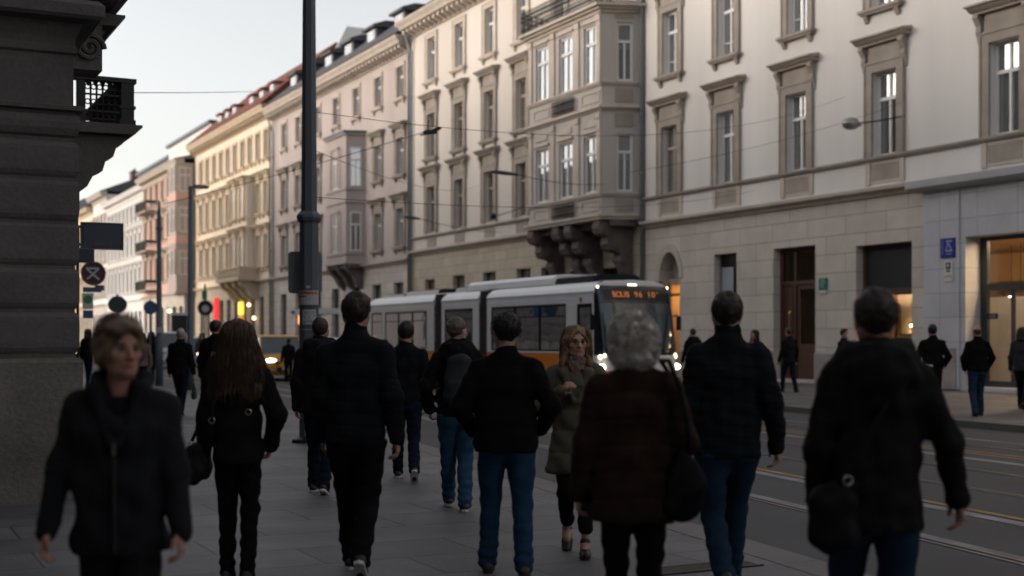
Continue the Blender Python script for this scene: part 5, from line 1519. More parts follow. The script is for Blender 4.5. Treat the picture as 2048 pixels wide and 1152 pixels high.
# ------------------------------------------------------------------ the crowd on the near pavement
AW = -THETA           # rotation: walking away from the viewpoint
TO = math.pi - THETA  # walking towards it
DN = (.16, .02, -1)
P1 = make_person('blurred short-haired woman in a dark zip jacket walking this way beside the sooty corner', 520, 242, 1.585, TO + .12, w=1.0, vox=.006, jacket=('charcoal_softshell', (.018, .019, .023)), hem=.775, flare=1.06, collar=-.02, vneck=True, hair='blond', style='bob',
    arms=(((.20, .10, -1), (.12, .30, -1)), ((.30, -.03, -1), (.16, .28, -1))), head=(.62, -.02), legs=((.16, 0, 0), (-.14, 0, .3)), tw=.9, facedetail=True, skin='skin_ruddy', seed=3, fat=1.04, sleeve=.94, top=('navy_jersey', (.012, .012, .016)))
P2 = make_person('woman with long wavy brown hair in a black coat and black tights, seen from behind', 320, 475, 1.625, AW + .05, w=.9, vox=.007, jacket=('black_wool', (.008, .008, .009)), hem=.80, flare=1.05, hair='brown', style='long', collar=.01,
    arms=(((.16, .0, -1), (.12, .22, -1)), ((.42, -.18, -1), (-.25, .55, -.9))), legs=((.05, 0, 0), (-.06, 0, .15)), stance=.075, tw=.5, them=.03, trousers=('black_tights', (.006, .006, .007)), seed=4, fat=.95)
P3 = make_person('balding man in a black jacket and dark blue jeans walking away beside the tall pole', 202, 640, 1.72, AW - .05, vox=.008, jacket=('black_nylon', (.013, .013, .016)), hem=.80, flare=1.12, hair='dark', style='crop', collar=.05, hood=True,
    arms=(((.22, -.05, -1), (.05, .25, -1)), ((.2, .1, -1), (.0, .4, -1))), legs=((.1, 0, 0), (-.22, .02, .4)), trousers=('dark_jeans', (.008, .015, .032)), sole='sole_white', seed=5)
P4 = make_person('tall dark-haired man in a black quilted jacket seen from behind, right hand hanging', 310, 712, 1.80, AW + .0, w=1.06, vox=.007, jacket=('blue_black_nylon', (.010, .012, .016)), hem=.82, quilt=.075, hair='dark', style='short', collar=.045,
    arms=(((.16, .10, -1), (.0, .35, -1)), ((.20, -.2, -1), (.10, .10, -1))), legs=((.24, 0, 0), (-.26, .06, .75)), stance=.06, tw=1.1, trousers=('black_trousers', (.007, .007, .009)), sole='sole_white', seed=6, head=(-.06, 0))
P5 = make_person('man in a dark jacket striding away just right of the tall man, rear foot lifted', 185, 812, 1.69, AW + .1, vox=.009, jacket=('dark_navy_cloth', (.010, .011, .014)), hem=.84, hair='dark', style='short',
    arms=(((.2, .15, -1), (.0, .4, -1)), ((.2, -.2, -1), (.0, .1, -1))), legs=((.28, 0, 0), (-.30, .06, .75)), trousers=('dark_jeans', (.008, .015, .032)), tw=1.0, sole='sole_white', seed=7)
P6 = make_person('crop-haired man in blue jeans with a black backpack, glancing right', 225, 915, 1.70, AW + .12, vox=.008, jacket=('black_parka', (.009, .009, .011)), hem=.86, hair='salt', style='crop', collar=.03, hood=True, flare=1.05,
    arms=(((.5, -.25, -1), (-.15, .5, -.8)), ((.4, -.2, -1), (-.2, .6, -.8))), legs=((.26, 0, 0), (-.10, .0, .1)), stance=.06, trousers=('blue_jeans', (.035, .095, .175)), tw=1.2, head=(-.75, 0), sole='sole_white', seed=8)
P7 = make_person('dark-haired man in glasses, black jumper and blue jeans, seen from behind', 310, 1012, 1.672, AW - .02, w=1.06, vox=.007, jacket=('black_jumper', (.006, .006, .006)), hem=.83, hair='black', style='short', collar=.01, fat=1.06, flare=1.05,
    arms=(((.55, -.10, -1), (-.35, .75, -.7)), ((.55, -.10, -1), (-.35, .75, -.7))), legs=((.10, 0, 0), (-.10, 0, .2)), stance=.125, trousers=('blue_jeans_deep', (.022, .066, .135)), tw=1.25, head=(.25, 0), seed=9, shoe='shoe_brown', glasses=True)
P8 = make_person('auburn-haired woman in glasses and olive padded coat walking this way, hand at her chest', 281, 1152, 1.60, TO - .05, w=.96, vox=.0055, jacket=('olive_quilted_coat', (.17, .15, .115)), hem=.62, quilt=.17, flare=1.16, fat=1.06, hair='auburn', style='shoulder', collar=.015, long_coat=True,
    arms=(((.3, -.05, -1), (.1, .35, -1)), ((.36, .12, -1), (-.55, .55, .52))), legs=((.20, 0, 0), (-.16, .06, .6)), stance=.07, them=.20, tw=.9, trousers=('black_trousers', (.007, .007, .009)), head=(.30, .02), glasses=True, facedetail=True, seed=10)
P9 = make_person('woman with curly grey hair in a dark brown jacket, seen from behind, blurred', 430, 1268, 1.62, AW + .02, w=1.0, vox=.007, jacket=('dark_brown_down', (.034, .018, .012)), hem=.73, quilt=.13, flare=1.12, fat=1.1, hair='grey', style='curly', collar=.03,
    arms=(((.25, .03, -1), (.12, .22, -1)), ((.30, -.12, -1), (-.1, .8, -.4))), legs=((.08, 0, 0), (-.1, 0, .2)), stance=.07, tw=.5, them=.03, trousers=('black_tights', (.006, .006, .007)), seed=11, sleeve=1.1, head=(-.1, 0))
P10 = make_person('dark-haired man in a black high-collared puffer jacket walking away, right hand hanging', 335, 1455, 1.78, AW + .05, w=1.08, vox=.007, jacket=('blue_black_nylon', (.010, .012, .016)), hem=.80, quilt=.068, hair='dark', style='short', collar=.06, sleeve=1.06,
    arms=(((.16, .06, -1), (.05, .4, -1)), ((.28, -.18, -1), (.14, .22, -1))), legs=((-.28, .07, .8), (.24, 0, 0)), stance=.08, trousers=('dark_blue_jeans', (.013, .032, .066)), tw=1.1, head=(-.05, 0), seed=12)
P11 = make_person('blurred man in a dark hooded jacket with shoulder bag, nearest at the right', 480, 1752, 1.71, AW - .02, w=1.02, vox=.007, jacket=('grey_black_shell', (.013, .013, .014)), hem=.74, hair='dark', style='short', collar=.03, hood=True, sleeve=1.0,
    arms=(((.22, .05, -1), (.0, .45, -1)), ((.42, -.16, -1), (.22, .12, -1))), legs=((.24, 0, 0), (-.26, .05, .6)), trousers=('dark_blue_jeans', (.013, .032, .066)), tw=1.1, seed=13, skin='skin_ruddy')

def scarf(P, m):
    F_ = Field(.006); K = P['K']
    for i in range(14):
        a = 2 * math.pi * i / 14
        b = 2 * math.pi * (i + 1) / 14
        for z, r in ((1.435, .082), (1.47, .076), (1.50, .070)):
            F_.cap(K(r * math.sin(a), .012 + r * math.cos(a) * .95, z + .008 * math.cos(a)), K(r * math.sin(b), .012 + r * math.cos(b) * .95, z + .008 * math.cos(b)), .021 * P['k'], None, .012)
    F_.cap(K(.0, .085, 1.43), K(.01, .10, 1.27), .045 * P['k'], .04 * P['k'], .03, 1.0, .5)
    F_.post.append(waves(3, .004, .03, 8))
    mesh_obj('scarf', F_.mesh(), m, P['root'])
ln = []; rq = np.random.RandomState(77)
for i in range(170):
    v = unit(rq.normal(size=3))
    if v[1] > .5 or v[2] < -.6: continue
    p = np.array((v[0] * .09, v[1] * .108 - .016, v[2] * .10 + .036)); a1 = unit(np.cross(v, rq.normal(size=3))); R_ = rq.uniform(.008, .015); ph = rq.uniform(0, 6.28)
    ln.append([P7['H'](*(p + a1 * R_ * math.cos(ph + 6 * t) + v * (R_ * math.sin(ph + 6 * t) + .008) + np.array((0, 0, -.02 * t)))) for t in np.linspace(0, 1, 8)])
strands('hair_curls', ln, .0024, HM['black'], P7['root'])
scarf(P8, C_('taupe_knit', (.25, .18, .15)))
# the wide shawl collar and seam of the olive coat
F_ = Field(.007); K = P8['K']
for sg in (-1, 1):
    F_.cap(K(sg * .085, -.02, 1.47), K(sg * .095, .085, 1.40), .036, .034, .03).cap(K(sg * .095, .085, 1.40), K(sg * .02, .135, 1.18), .036, .018, .03)
F_.cap(K(-.085, -.02, 1.47), K(0, -.085, 1.475), .036, .036, .03).cap(K(.085, -.02, 1.47), K(0, -.085, 1.475), .036, .036, .03)
mesh_obj('coat_collar', F_.mesh(), C_('olive_quilted_coat', (.17, .15, .115)), P8['root'])
# zip and collar of the near woman's jacket
K = P1['K']
z_ = MB(); z_.tube([K(0, .150, .80), K(0, .158, 1.05), K(0, .158, 1.24)], .006, 6).build('zip', M['wire_frame'], P1['root'], world=False)
MB().box(-.006, .006, .158 * P1['k'], .166 * P1['k'], 1.20 * P1['k'], 1.245 * P1['k']).build('zip_pull', M['metal_small'], P1['root'], world=False)
F_ = Field(.007)
for sg in (-1, 1): F_.cap(K(sg * .098, -.03, 1.51), K(sg * .098, .07, 1.46), .032, .030, .03).cap(K(sg * .098, .07, 1.46), K(sg * .016, .142, 1.24), .030, .014, .03)
F_.cap(K(-.088, -.03, 1.50), K(.088, -.03, 1.50), .03, None, .03, 1, 1)
F_.ell(K(0, .01, 1.56), K(.066, .07, .08), .01, True); F_.ell(K(0, .13, 1.46), K(.055, .09, .13), .01, True)
mesh_obj('jacket_collar', F_.mesh(), C_('charcoal_softshell', (.018, .019, .023)), P1['root'])

# ------------------------------------------------------------------ bags (held or worn, each a thing)
M['bag_black'] = mat('black_bag_leather', (.008, .008, .009), .75, .3, 10, 120, .15, bdist=.004, spec=.08)
M['bag_blue'] = mat('blue_black_canvas', (.012, .014, .020), .8, .3, 10, 120, .25, bdist=.004)
def bag(name, label, cat, P, body, strap, m, seed=1, ring=None, vox=.008, hand=None):
    r_ = P['root']
    t = empty(name, tuple(r_.location), r_.rotation_euler[2]); tag(t, label, cat)
    F_ = Field(vox)
    for q in body:
        if len(q) == 2: F_.ell(q[0], q[1], .05)
        else: F_.cap(*q)
    F_.post.append(waves(seed, .006, .12, 8))
    mesh_obj('bag_body', F_.mesh(), m, t)
    for q in strap:
        s_ = MB(); n = len(q)
        pts = [Vector(p) for p in q]
        a = s_.tube(pts, .011, 6)
        s_.build('strap', m, t, world=False, smooth=True)
    for c in (ring or []):
        MB().tube([(c[0] + .018 * math.cos(a), c[1], c[2] + .018 * math.sin(a)) for a in np.linspace(0, 6.28, 15)], .0035, 6, cap=False).build('ring', M['metal_small'], t, world=False)
    return t
bag('handbag', 'black handbag with metal rings at the left hip of the long-haired woman', 'handbag', P2,
    [((-.25, .10, .82), (-.25, -.12, .82), .05, .05, .03), ((-.25, .13, .70), (-.25, -.14, .70), .07, .07, .03), ((-.25, .1, .76), (-.25, -.11, .76), .065, .065, .04)],
    [[(-.11, -.05, 1.40), (-.115, -.125, 1.30), (-.125, -.14, 1.12), (-.14, -.12, .95), (-.16, -.08, .85)], [(-.11, .10, 1.38), (-.2, .1, 1.1), (-.29, .04, .88)]], M['bag_black'], 2, [(-.135, -.135, 1.02), (.085, -.125, 1.07), (-.28, -.04, .86)])
bag('shoulder_bag', 'large soft black shoulder bag hanging on the grey-haired woman', 'shoulder bag', P9,
    [((.225, -.12, .83), (.08, .06, .12)), ((.22, -.12, .98), (.235, -.12, .86), .022, .055, .06), ((.18, -.12, .745), (.25, -.10, .755), .045, .04, .05)],
    [[(.13, .05, 1.42), (.15, -.09, 1.42), (.19, -.16, 1.30), (.225, -.16, 1.12), (.24, -.12, .98)], [(.13, .05, 1.42), (.24, .05, 1.25), (.29, -.02, 1.0)]], M['bag_black'], 4)
bag('messenger_bag', 'black messenger bag at the left hip of the nearest hooded man', 'messenger bag', P11,
    [((-.21, -.14, .79), (.095, .06, .13)), ((-.26, -.12, .72), (-.16, -.15, .72), .05, .05, .05), ((-.26, -.12, .87), (-.16, -.15, .87), .04, .04, .05)],
    [[(.10, .05, 1.44), (.09, -.10, 1.42), (.0, -.15, 1.25), (-.12, -.165, 1.05), (-.20, -.16, .92)]], M['bag_black'], 5, [(-.16, -.185, .95)])
bag('backpack', 'slim black backpack on the crop-haired man in blue jeans', 'backpack', P6,
    [((0, -.16, 1.32), (0, -.17, 1.02), .07, .085, .03, 1.7, .8), ((0, -.215, 1.12), (0, -.22, 1.00), .04, .045, .03, 2.2, .7)],
    [[(-.10, -.12, 1.40), (-.11, -.02, 1.475), (-.12, .10, 1.38), (-.13, .13, 1.15)], [(.10, -.12, 1.40), (.11, -.02, 1.475), (.12, .10, 1.38), (.13, .13, 1.15)], [(-.03, -.16, 1.40), (0, -.15, 1.45), (.03, -.16, 1.40)]], M['bag_blue'], 6)

# ------------------------------------------------------------------ people farther off
FV = .013
BK = ('black_jacket_cloth', (.012, .012, .014))
far_people = [
 ('man in a dark hooded jacket standing by the lit arched door, beyond the tram front', 72, 1386, 1.80, AW + .3, BK, 'dark', 'crop', dict(hood=True)),
 ('long-haired woman in black with a pale scarf, left of the red door', 76, 1510, 1.74, math.pi / 2 + .6 - THETA, ('black_coat_cloth', (.010, .010, .011)), 'dark', 'shoulder', dict(hem=.7)),
 ('man in a black jacket and jeans standing before the dark red wooden door', 70, 1578, 1.82, AW + .45, BK, 'dark', 'short', dict(trousers=('dark_jeans', (.008, .015, .032)))),
 ('person with a pale face mask, mostly hidden by the blurred hooded man', 82, 1688, 1.76, TO + .9, BK, 'dark', 'short', {}),
 ('man with a pale shirt tail and white trainers walking on the far pavement', 99, 1865, 1.80, AW - .15, ('black_hoodie', (.011, .011, .012)), 'black', 'short', dict(hem=.95, fat=1.12, legs=((.25, 0, 0), (-.28, .05, .7)), shoe='sole_white', sole='sole_white', arms=(((.5, -.15, -1), (-.3, .6, -.8)), ((.5, -.15, -1), (-.3, .6, -.8))), tw=.7)),
 ('balding man in blue jeans walking along the far kerb before the grey shop front', 101, 1955, 1.77, AW + .05, ('black_wool', (.008, .008, .009)), 'salt', 'bald', dict(hem=.86, fat=1.1, legs=((-.18, .02, .45), (.14, 0, 0)), stance=.12, trousers=('blue_jeans_dim', (.03, .06, .115)), tw=1.2, shoe='shoe_brown', arms=(((.45, -.05, -1), (-.3, .5, -.9)), ((.45, -.05, -1), (-.3, .5, -.9))))),
 ('person in a grey coat with orange hem at the right edge', 92, 2045, 1.76, AW - .6, ('grey_coat_cloth', (.05, .052, .058)), 'dark', 'shoulder', dict(hem=.82, fat=1.1, legs=((.2, 0, 0), (-.25, .05, .6)))),
 ('white-haired man in a black coat and jeans walking away along the near kerb', 100, 361, 1.72, AW - .1, BK, 'white', 'crop', dict(hem=.82, trousers=('dark_jeans', (.008, .015, .032)), legs=((.15, 0, 0), (-.15, 0, .3)), stance=.06)),
 ('broad man in black walking away, left of the long-haired woman', 118, 430, 1.82, AW - .1, BK, 'black', 'short', dict(fat=1.1)),
 ('slim person in black jacket and jeans near the signs past the sooty corner', 63, 176, 1.82, AW - .1, BK, 'dark', 'shoulder', dict(trousers=('dark_jeans', (.008, .015, .032)), tw=.6, w=.9)),
 ('woman with long dark hair in black beside the thin grey pole', 52, 303, 1.80, AW, ('black_coat_cloth', (.010, .010, .011)), 'black', 'long', dict(hem=.6)),
 ('person in a pale pinkish jacket just behind the near short-haired woman', 72, 283, 1.66, AW + .2, ('pale_pink_jacket', (.26, .20, .19)), 'dark', 'shoulder', dict(trousers=('dark_jeans', (.008, .015, .032)))),
 ('dark-haired woman in a beige coat coming this way near the street lamp', 50, 404, 1.74, TO, ('beige_coat_cloth', (.15, .12, .10)), 'dark', 'shoulder', dict(hem=.6)),
 ('person in black standing in the road right in front of the taxi', 53, 577, 1.66, AW + .2, BK, 'dark', 'short', dict(base=-.12)),
 ('person in a dark hood beside the rear car of the tram', 60, 771, 1.62, AW, BK, 'dark', 'short', dict(base=-.12, hood=True)),
]
FP = []
for i, (lb, s_, x_, h_, fc, jk, hr, st, kw) in enumerate(far_people):
    kw = dict(dict(vox=FV, hair=hr, style=st, jacket=jk, seed=30 + i), **kw)
    FP.append(make_person(lb, s_, x_, h_, fc, **kw))
P = FP[4]; K = P['K']
MB().tube([K(-.15, -.14, .955), K(-.02, -.165, .95)], .022, 8).build('shirt_tail', M['card'], P['root'], world=False)
P = FP[6]; K = P['K']
F_ = Field(.012); F_.cap(K(0, 0, .84), K(0, 0, .97), .140 * P['k'], .136 * P['k'], .03, 1.5); F_.post.append(lambda D, X, Y, Z: np.maximum(D, np.maximum(.83 - Z, Z - .98)))
mesh_obj('striped_hem', F_.mesh(), C_('orange_knit', (.26, .09, .03)), P['root'])
P = FP[3]; F_ = Field(.008); F_.ell(P['H'](0, .07, -.05), np.array((.06, .05, .05)), .01); mesh_obj('face_mask', F_.mesh(), M['card'], P['root'])
P = FP[1]; F_ = Field(.01); F_.cap(P['K'](0, .10, 1.45), P['K'](.02, .13, 1.25), .05, .04, .02); mesh_obj('scarf', F_.mesh(), C_('pale_scarf', (.3, .22, .15)), P['root'])
bag('carrier_bag', 'grey carrier bag in the right hand of the white-haired man', 'carrier bag', FP[7],
    [((.25, .06, .42), (.25, .10, .42), .05, .05, .03, .7, 1.6), ((.25, .08, .50), (.25, .08, .36), .05, .06, .03, .7, 1.6)], [[(.235, .09, .66), (.25, .03, .52)], [(.235, .09, .66), (.25, .14, .52)]], C_('grey_carrier', (.06, .058, .056)), 3)
# ------------------------------------------------------------------ lettering
def text_mesh(name, txt, size, m, parent, loc, rot, align='CENTER', depth=.002):
    cu = bpy.data.curves.new(name, 'FONT'); cu.body = txt; cu.size = size; cu.align_x = align; cu.align_y = 'CENTER'; cu.extrude = depth
    o = bpy.data.objects.new(name, cu); COL.objects.link(o)
    dg = bpy.context.evaluated_depsgraph_get(); dg.update()
    me = bpy.data.meshes.new_from_object(o.evaluated_get(dg)); me.name = name
    COL.objects.unlink(o); bpy.data.objects.remove(o)
    q = bpy.data.objects.new(name, me); COL.objects.link(q); me.materials.clear(); me.materials.append(m)
    q.parent = parent; q.location = Vector(loc) - origin(parent); q.rotation_euler = rot
    return q
ROT_NY = (R(90), 0, 0)               # reads from -Y
ROT_NX = (R(90), 0, R(-90))          # reads from -X

# ------------------------------------------------------------------ tram
M['tram_white'] = mat('tram_white_paint', (.86, .86, .86), .28, .06, 1.5, 30, .02, spec=.5)
M['tram_orange'] = mat('tram_orange_paint', (.85, .24, .015), .3, .08, 1.5, 30, .02, spec=.5)
M['tram_dark'] = mat('tram_dark_mask', (.010, .017, .022), .12, .2, 2, 30, .01, spec=.6)
M['tram_under'] = mat('tram_underframe', (.02, .02, .022), .7, .3, 3, 30, .1)
M['bellows'] = ashlar('grey_rubber_bellows', (.075, .065, .058), .06, 9, .012, .1, .8)
M['tram_glass'] = glass('tram_side_glass', .03, (.10, .115, .115), ior=1.3)
M['windscreen'] = mat('tram_windscreen', (.035, .055, .062), .06, .3, 1.2, 20, 0, spec=.8)
M['tram_in'] = mat('tram_interior', (.10, .10, .10), .8, .3, 2, 20, .05)
M['seat_cloth'] = mat('tram_seat_cloth', (.14, .06, .02), .8, .3, 6, 40, .1)
M['pole_yellow'] = mat('yellow_grab_pole', (.5, .30, .03), .4, .1, 6, 40, .02)
M['lamp_head'] = emit('headlight_glow', (1, .86, .62), 3)
M['lamp_small'] = emit('small_marker_glow', (1, .9, .6), 2.5)
M['led'] = emit('amber_led', (1, .27, .04), .2)
M['teal_lamp'] = emit('teal_screen_glow', (.1, .8, .7), .5)
M['tram_red'] = mat('tram_red_bumper', (.30, .02, .02), .4, .1, 3, 30, .02)
TX0, TX1 = 17.0, 19.3; TC = (TX0 + TX1) / 2
tram = empty('tram', (TC, 36, -.12)); tag(tram, 'white and orange articulated tram with dark front, lit headlight and amber display', 'tram')
def tram_side(sgn, Y0, Y1, ops, b, z0=.30, z1=2.62):
    X = TX0 if sgn < 0 else TX1
    ys = sorted(set([Y0, Y1] + [v for o in ops for v in o[:2]])); zs = sorted(set([z0, z1] + [v for o in ops for v in o[2:4] if z0 < v < z1]))
    for a, c in zip(ys, ys[1:]):
        for e, g in zip(zs, zs[1:]):
            m_, n_ = (a + c) / 2, (e + g) / 2
            if any(o[0] < m_ < o[1] and o[2] < n_ < o[3] for o in ops): continue
            b.box(X, X - sgn * .05, a, c, e, g)
def tram_roof(b, Y0, Y1):
    h = [(TX0, 2.621), (TX0, 2.70), (TX0 - .015, 2.72), (TX0 - .01, 2.76), (TX0 + .06, 2.87), (TX0 + .2, 2.97), (TX0 + .45, 3.03), (TC, 3.06)]
    prof = h + [(2 * TC - x, z) for x, z in h[-2::-1]]
    b.prism(prof, 'y', Y0, Y1)
WZ = (1.18, 2.46)
secs = [('rear', 39.05, 44.95, [(43.66, 44.72), (39.6, 43.38)]), ('mid', 35.65, 38.40, [(36.05, 38.15)]), ('front', 28.75, 35.05, [(30.22, 34.75)])]
for nm, Y0, Y1, wins in secs:
    ops = [(a, c, *WZ) for a, c in wins]
    if nm == 'front': ops.append((28.86, 29.66, .42, 2.44))
    b = MB(); tram_side(-1, Y0, Y1, ops, b, 1.13); tram_side(1, Y0, Y1, [(a, c, *WZ) for a, c in wins], b, 1.13); tram_roof(b, Y0, Y1)
    if nm == 'rear': b.box(TX0 + .05, TX1 - .05, Y1 - .05, Y1, .3, 2.62)
    car = b.build('car_body', M['tram_white'], tram, bevel=.012)
    b = MB()
    if nm == 'front':
        tram_side(-1, 30.0, Y1, [], b, .30, 1.127); tram_side(1, 30.0, Y1, [], b, .30, 1.127)
        w2 = MB(); w2.box(TX0, TX0 + .05, Y0, 28.86, .30, 1.127).box(TX0, TX0 + .05, 29.66, 29.998, .30, 1.127).box(TX0, TX0 + .05, 28.86, 29.66, .30, .42).box(TX1 - .05, TX1, Y0, 29.998, .30, 1.127)
        w2.build('cab_side', M['tram_white'], car)
    else:
        tram_side(-1, Y0, Y1, [], b, .30, 1.127); tram_side(1, Y0, Y1, [], b, .30, 1.127)
    b.build('orange_skirt', M['tram_orange'], car)
    for a, c in wins:
        for X, dx in ((TX0, 1), (TX1, -1)):
            f = MB(); f.box(X + dx * .004, X + dx * .06, a, c, WZ[0], WZ[0] + .05).box(X + dx * .004, X + dx * .06, a, c, WZ[1] - .06, WZ[1])
            n = max(1, round((c - a) / 1.5)); 
            for i in range(n + 1):
                y = a + (c - a) * i / n; ww = .05 if 0 < i < n else .04
                f.box(X + dx * .005, X + dx * .059, max(a, y - ww), min(c, y + ww), WZ[0] + .051, WZ[1] - .061)
            f.box(X + dx * .006, X + dx * .03, a + .04, c - .04, 2.12, 2.15)
            fr = f.build('window', M['tram_dark'], tram)
            MB().quad((X + dx * .02, a, WZ[0]), (X + dx * .02, c, WZ[0]), (X + dx * .02, c, WZ[1]), (X + dx * .02, a, WZ[1])).build('pane', M['tram_glass'], fr)
    b = MB(); b.box(TX0 + .06, TX1 - .06, Y0 + .02, Y1 - .02, .25, .34)
    b.box(TX0 + .06, TX1 - .06, Y0 + .02, Y1 - .02, 2.56, 2.60)
    b.build('floor', M['tram_in'], car)
    y = Y0 + 1.1
    while y < Y1 - .5:
        for xs in (TX0 + .35, TX1 - .35):
            s_ = MB(); s_.box(xs - .22, xs + .22, y, y + .42, .72, .80).box(xs - .22, xs + .22, y + .38, y + .45, .80, 1.42); s_.build('seat', M['seat_cloth'], car)
        MB().tube([(TC + .4, y + .6, .34), (TC + .4, y + .6, 2.56)], .02, 6).build('grab_pole', M['pole_yellow'], car)
        y += 1.15
    MB().box(TX0 + .15, TX1 - .15, Y0 + .05, Y1 - .05, -.02, .29).build('underframe', M['tram_under'], tram)
    for yw in ((Y0 + Y1) / 2 - .7, (Y0 + Y1) / 2 + .7):
        for X in (TX0 + .2, TX1 - .34):
            MB().tube([(X, yw, .20), (X + .14, yw, .20)], .32, 16).build('wheel', M['tram_under'], tram)
    if nm == 'rear': MB().box(TX0 + .5, TX0 + .54, 41.9, 42.9, 1.75, 1.85).build('ceiling_screen', M['teal_lamp'], car)
for Y0, Y1 in ((35.05, 35.65), (38.40, 39.05)):
    b = MB(); n = 7
    for i in range(n):
        a = Y0 + (Y1 - Y0) * i / n; c = Y0 + (Y1 - Y0) * (i + 1) / n
        o = .03 if i % 2 else .09
        b.box(TX0 + o, TX1 - o, a, c, .3, 3.0 - o)
    b.build('bellows', M['bellows'], tram)
# door in the front car
b = MB(); b.box(TX0 + .02, TX0 + .06, 28.86, 28.94, .42, 2.44).box(TX0 + .02, TX0 + .06, 29.58, 29.66, .42, 2.44).box(TX0 + .02, TX0 + .06, 28.94, 29.58, .42, .55).box(TX0 + .02, TX0 + .06, 28.94, 29.58, 2.34, 2.44)
d_ = b.build('door', M['tram_dark'], tram)
MB().quad((TX0 + .04, 28.94, .55), (TX0 + .04, 29.58, .55), (TX0 + .04, 29.58, 2.34), (TX0 + .04, 28.94, 2.34)).build('pane', M['tram_glass'], d_)
M['emblem'] = mat('gold_black_emblem', (.42, .27, .05), .5, .5, 20, 60, .02, col2=(.03, .02, .01))
MB().prism([(29.35, 2.60), (29.42, 2.62), (29.49, 2.60), (29.48, 2.50), (29.42, 2.44 + .02), (29.36, 2.50)], 'x', TX0 - .008, TX0 - .001).build('emblem', M['emblem'], tram)
# front shell: rounded plan, leaning back towards the roof
FZ = [.18, .32, .45, .62, .8, 1.0, 1.16, 1.3, 1.6, 1.9, 2.2, 2.46, 2.52, 2.7, 2.86, 2.97, 3.04]
FY = [28.30, 28.22, 28.18, 28.12, 28.10, 28.11, 28.14, 28.17, 28.25, 28.34, 28.43, 28.52, 28.54, 28.60, 28.70, 28.82, 28.98]
def front_pt(z, t, out=0.0):
    """t from -1 (near side) to 1 (far side)"""
    yf = float(np.interp(z, FZ, FY)) ; hw = (TX1 - TX0) / 2 + out
    if z > 2.75: hw -= .26 * ((z - 2.75) / .29) ** 2
    a = t * math.pi / 2
    x = math.copysign(abs(math.sin(a)) ** .62, a) * hw
    y = 28.76 - (28.76 - yf + out) * abs(math.cos(a)) ** .62
    return (TC + x, y, z)
def front_patch(z0, z1, t0, t1, out=0.0, n=10, tn=28):
    b = MB(); zs_ = sorted(set([z0, z1] + [z for z in FZ if z0 < z < z1])); ts = np.linspace(t0, t1, tn + 1)
    V = [[front_pt(z, t, out) for t in ts] for z in zs_]
    for i in range(len(zs_) - 1):
        for j in range(tn): b.quad(V[i][j], V[i][j + 1], V[i + 1][j + 1], V[i + 1][j])
    return b
front_patch(1.10, 3.04, -1, 1).build('cab_mask', M['tram_dark'], tram, smooth=True)
front_patch(.46, 1.098, -1, 1, .012).build('cab_nose', M['tram_white'], tram, smooth=True)
front_patch(.18, .457, -1, 1, .02).build('bumper', M['tram_red'], tram, smooth=True)
MB().box(TX0 + .2, TX1 - .2, 28.4, 28.7, -.02, .19).build('underframe', M['tram_under'], tram)
front_patch(1.28, 2.44, -.66, .66, .006).build('windscreen', M['windscreen'], tram, smooth=True)
M['blue_trim'] = mat('blue_grey_trim', (.10, .14, .17), .35, .1, 4, 30, .02)
for t in (-.68, .68): MB().tube([front_pt(z, t, .02) for z in np.linspace(1.15, 2.9, 9)], .022, 6).build('pillar_trim', M['blue_trim'], tram, smooth=True)
front_patch(.62, .70, -.99, -.30, .016).build('nose_stripe', M['tram_orange'], tram, smooth=True)
dsp = front_patch(2.53, 2.80, -.52, .52, .008).build('destination_display', mat('black_display', (.006, .006, .006), .3, .1, 4, 30, .01), tram, smooth=True)
for i, (ch, x) in enumerate(zip("BOUB 96 10'", np.linspace(-.66, .66, 11))):
    if ch == ' ': continue
    tt = math.asin(min(1, (abs(x) / 1.15) ** (1 / .62))) / (math.pi / 2) * (1 if x > 0 else -1)
    p = front_pt(2.665, tt, .02)
    text_mesh('lettering', ch, .22, M['led'], dsp, (TC + x, p[1] - .012, 2.665), (R(72), 0, R(-x * 9)))
for s in (-1, 1):
    p = front_pt(.80, s * .74, .03)
    hl_ = MB().ball((p[0], p[1] + .03, p[2]), (.15, .09, .085), 14, 8).build('headlight', M['lamp_head'], tram, smooth=True)
    rim = MB().tube([(p[0] + .165 * math.cos(a), p[1] + .03, p[2] + .10 * math.sin(a)) for a in np.linspace(0, 2 * math.pi, 15)], .018, 6, cap=False).build('rim', M['tram_dark'], hl_)
    for t, z, r_ in ((.66, 1.10, .045), (.80, 1.06, .055)):
        q = front_pt(z, s * t, .02); MB().ball((q[0], q[1] + .02, q[2]), r_, 10, 7).build('marker_light', M['lamp_small'], tram, smooth=True)
    q = front_pt(2.86, s * .72, .015); MB().ball((q[0], q[1] + .01, q[2]), .035, 10, 7).build('marker_light', M['lamp_small'], tram, smooth=True)
    m_ = MB(); q = front_pt(2.1, s * .97, .02); m_.tube([q, (q[0] + s * .14, q[1] - .12, q[2] + .05)], .018, 6).box(q[0] + s * .10, q[0] + s * .2, q[1] - .2, q[1] - .12, 1.75, 2.12)
    m_.build('mirror', M['tram_dark'], tram)
q = front_pt(2.93, 0, .012); MB().box(q[0] - .13, q[0] + .13, q[1] - .02, q[1] + .03, q[2] - .015, q[2] + .02).build('marker_light', M['lamp_small'], tram)
p0 = front_pt(1.25, .2, .03); p1 = front_pt(2.0, .42, .03); MB().tube([p0, p1], .014, 6).tube([front_pt(1.75, .34, .04), front_pt(2.3, .5, .04)], .012, 5).build('wiper', M['tram_under'], tram)
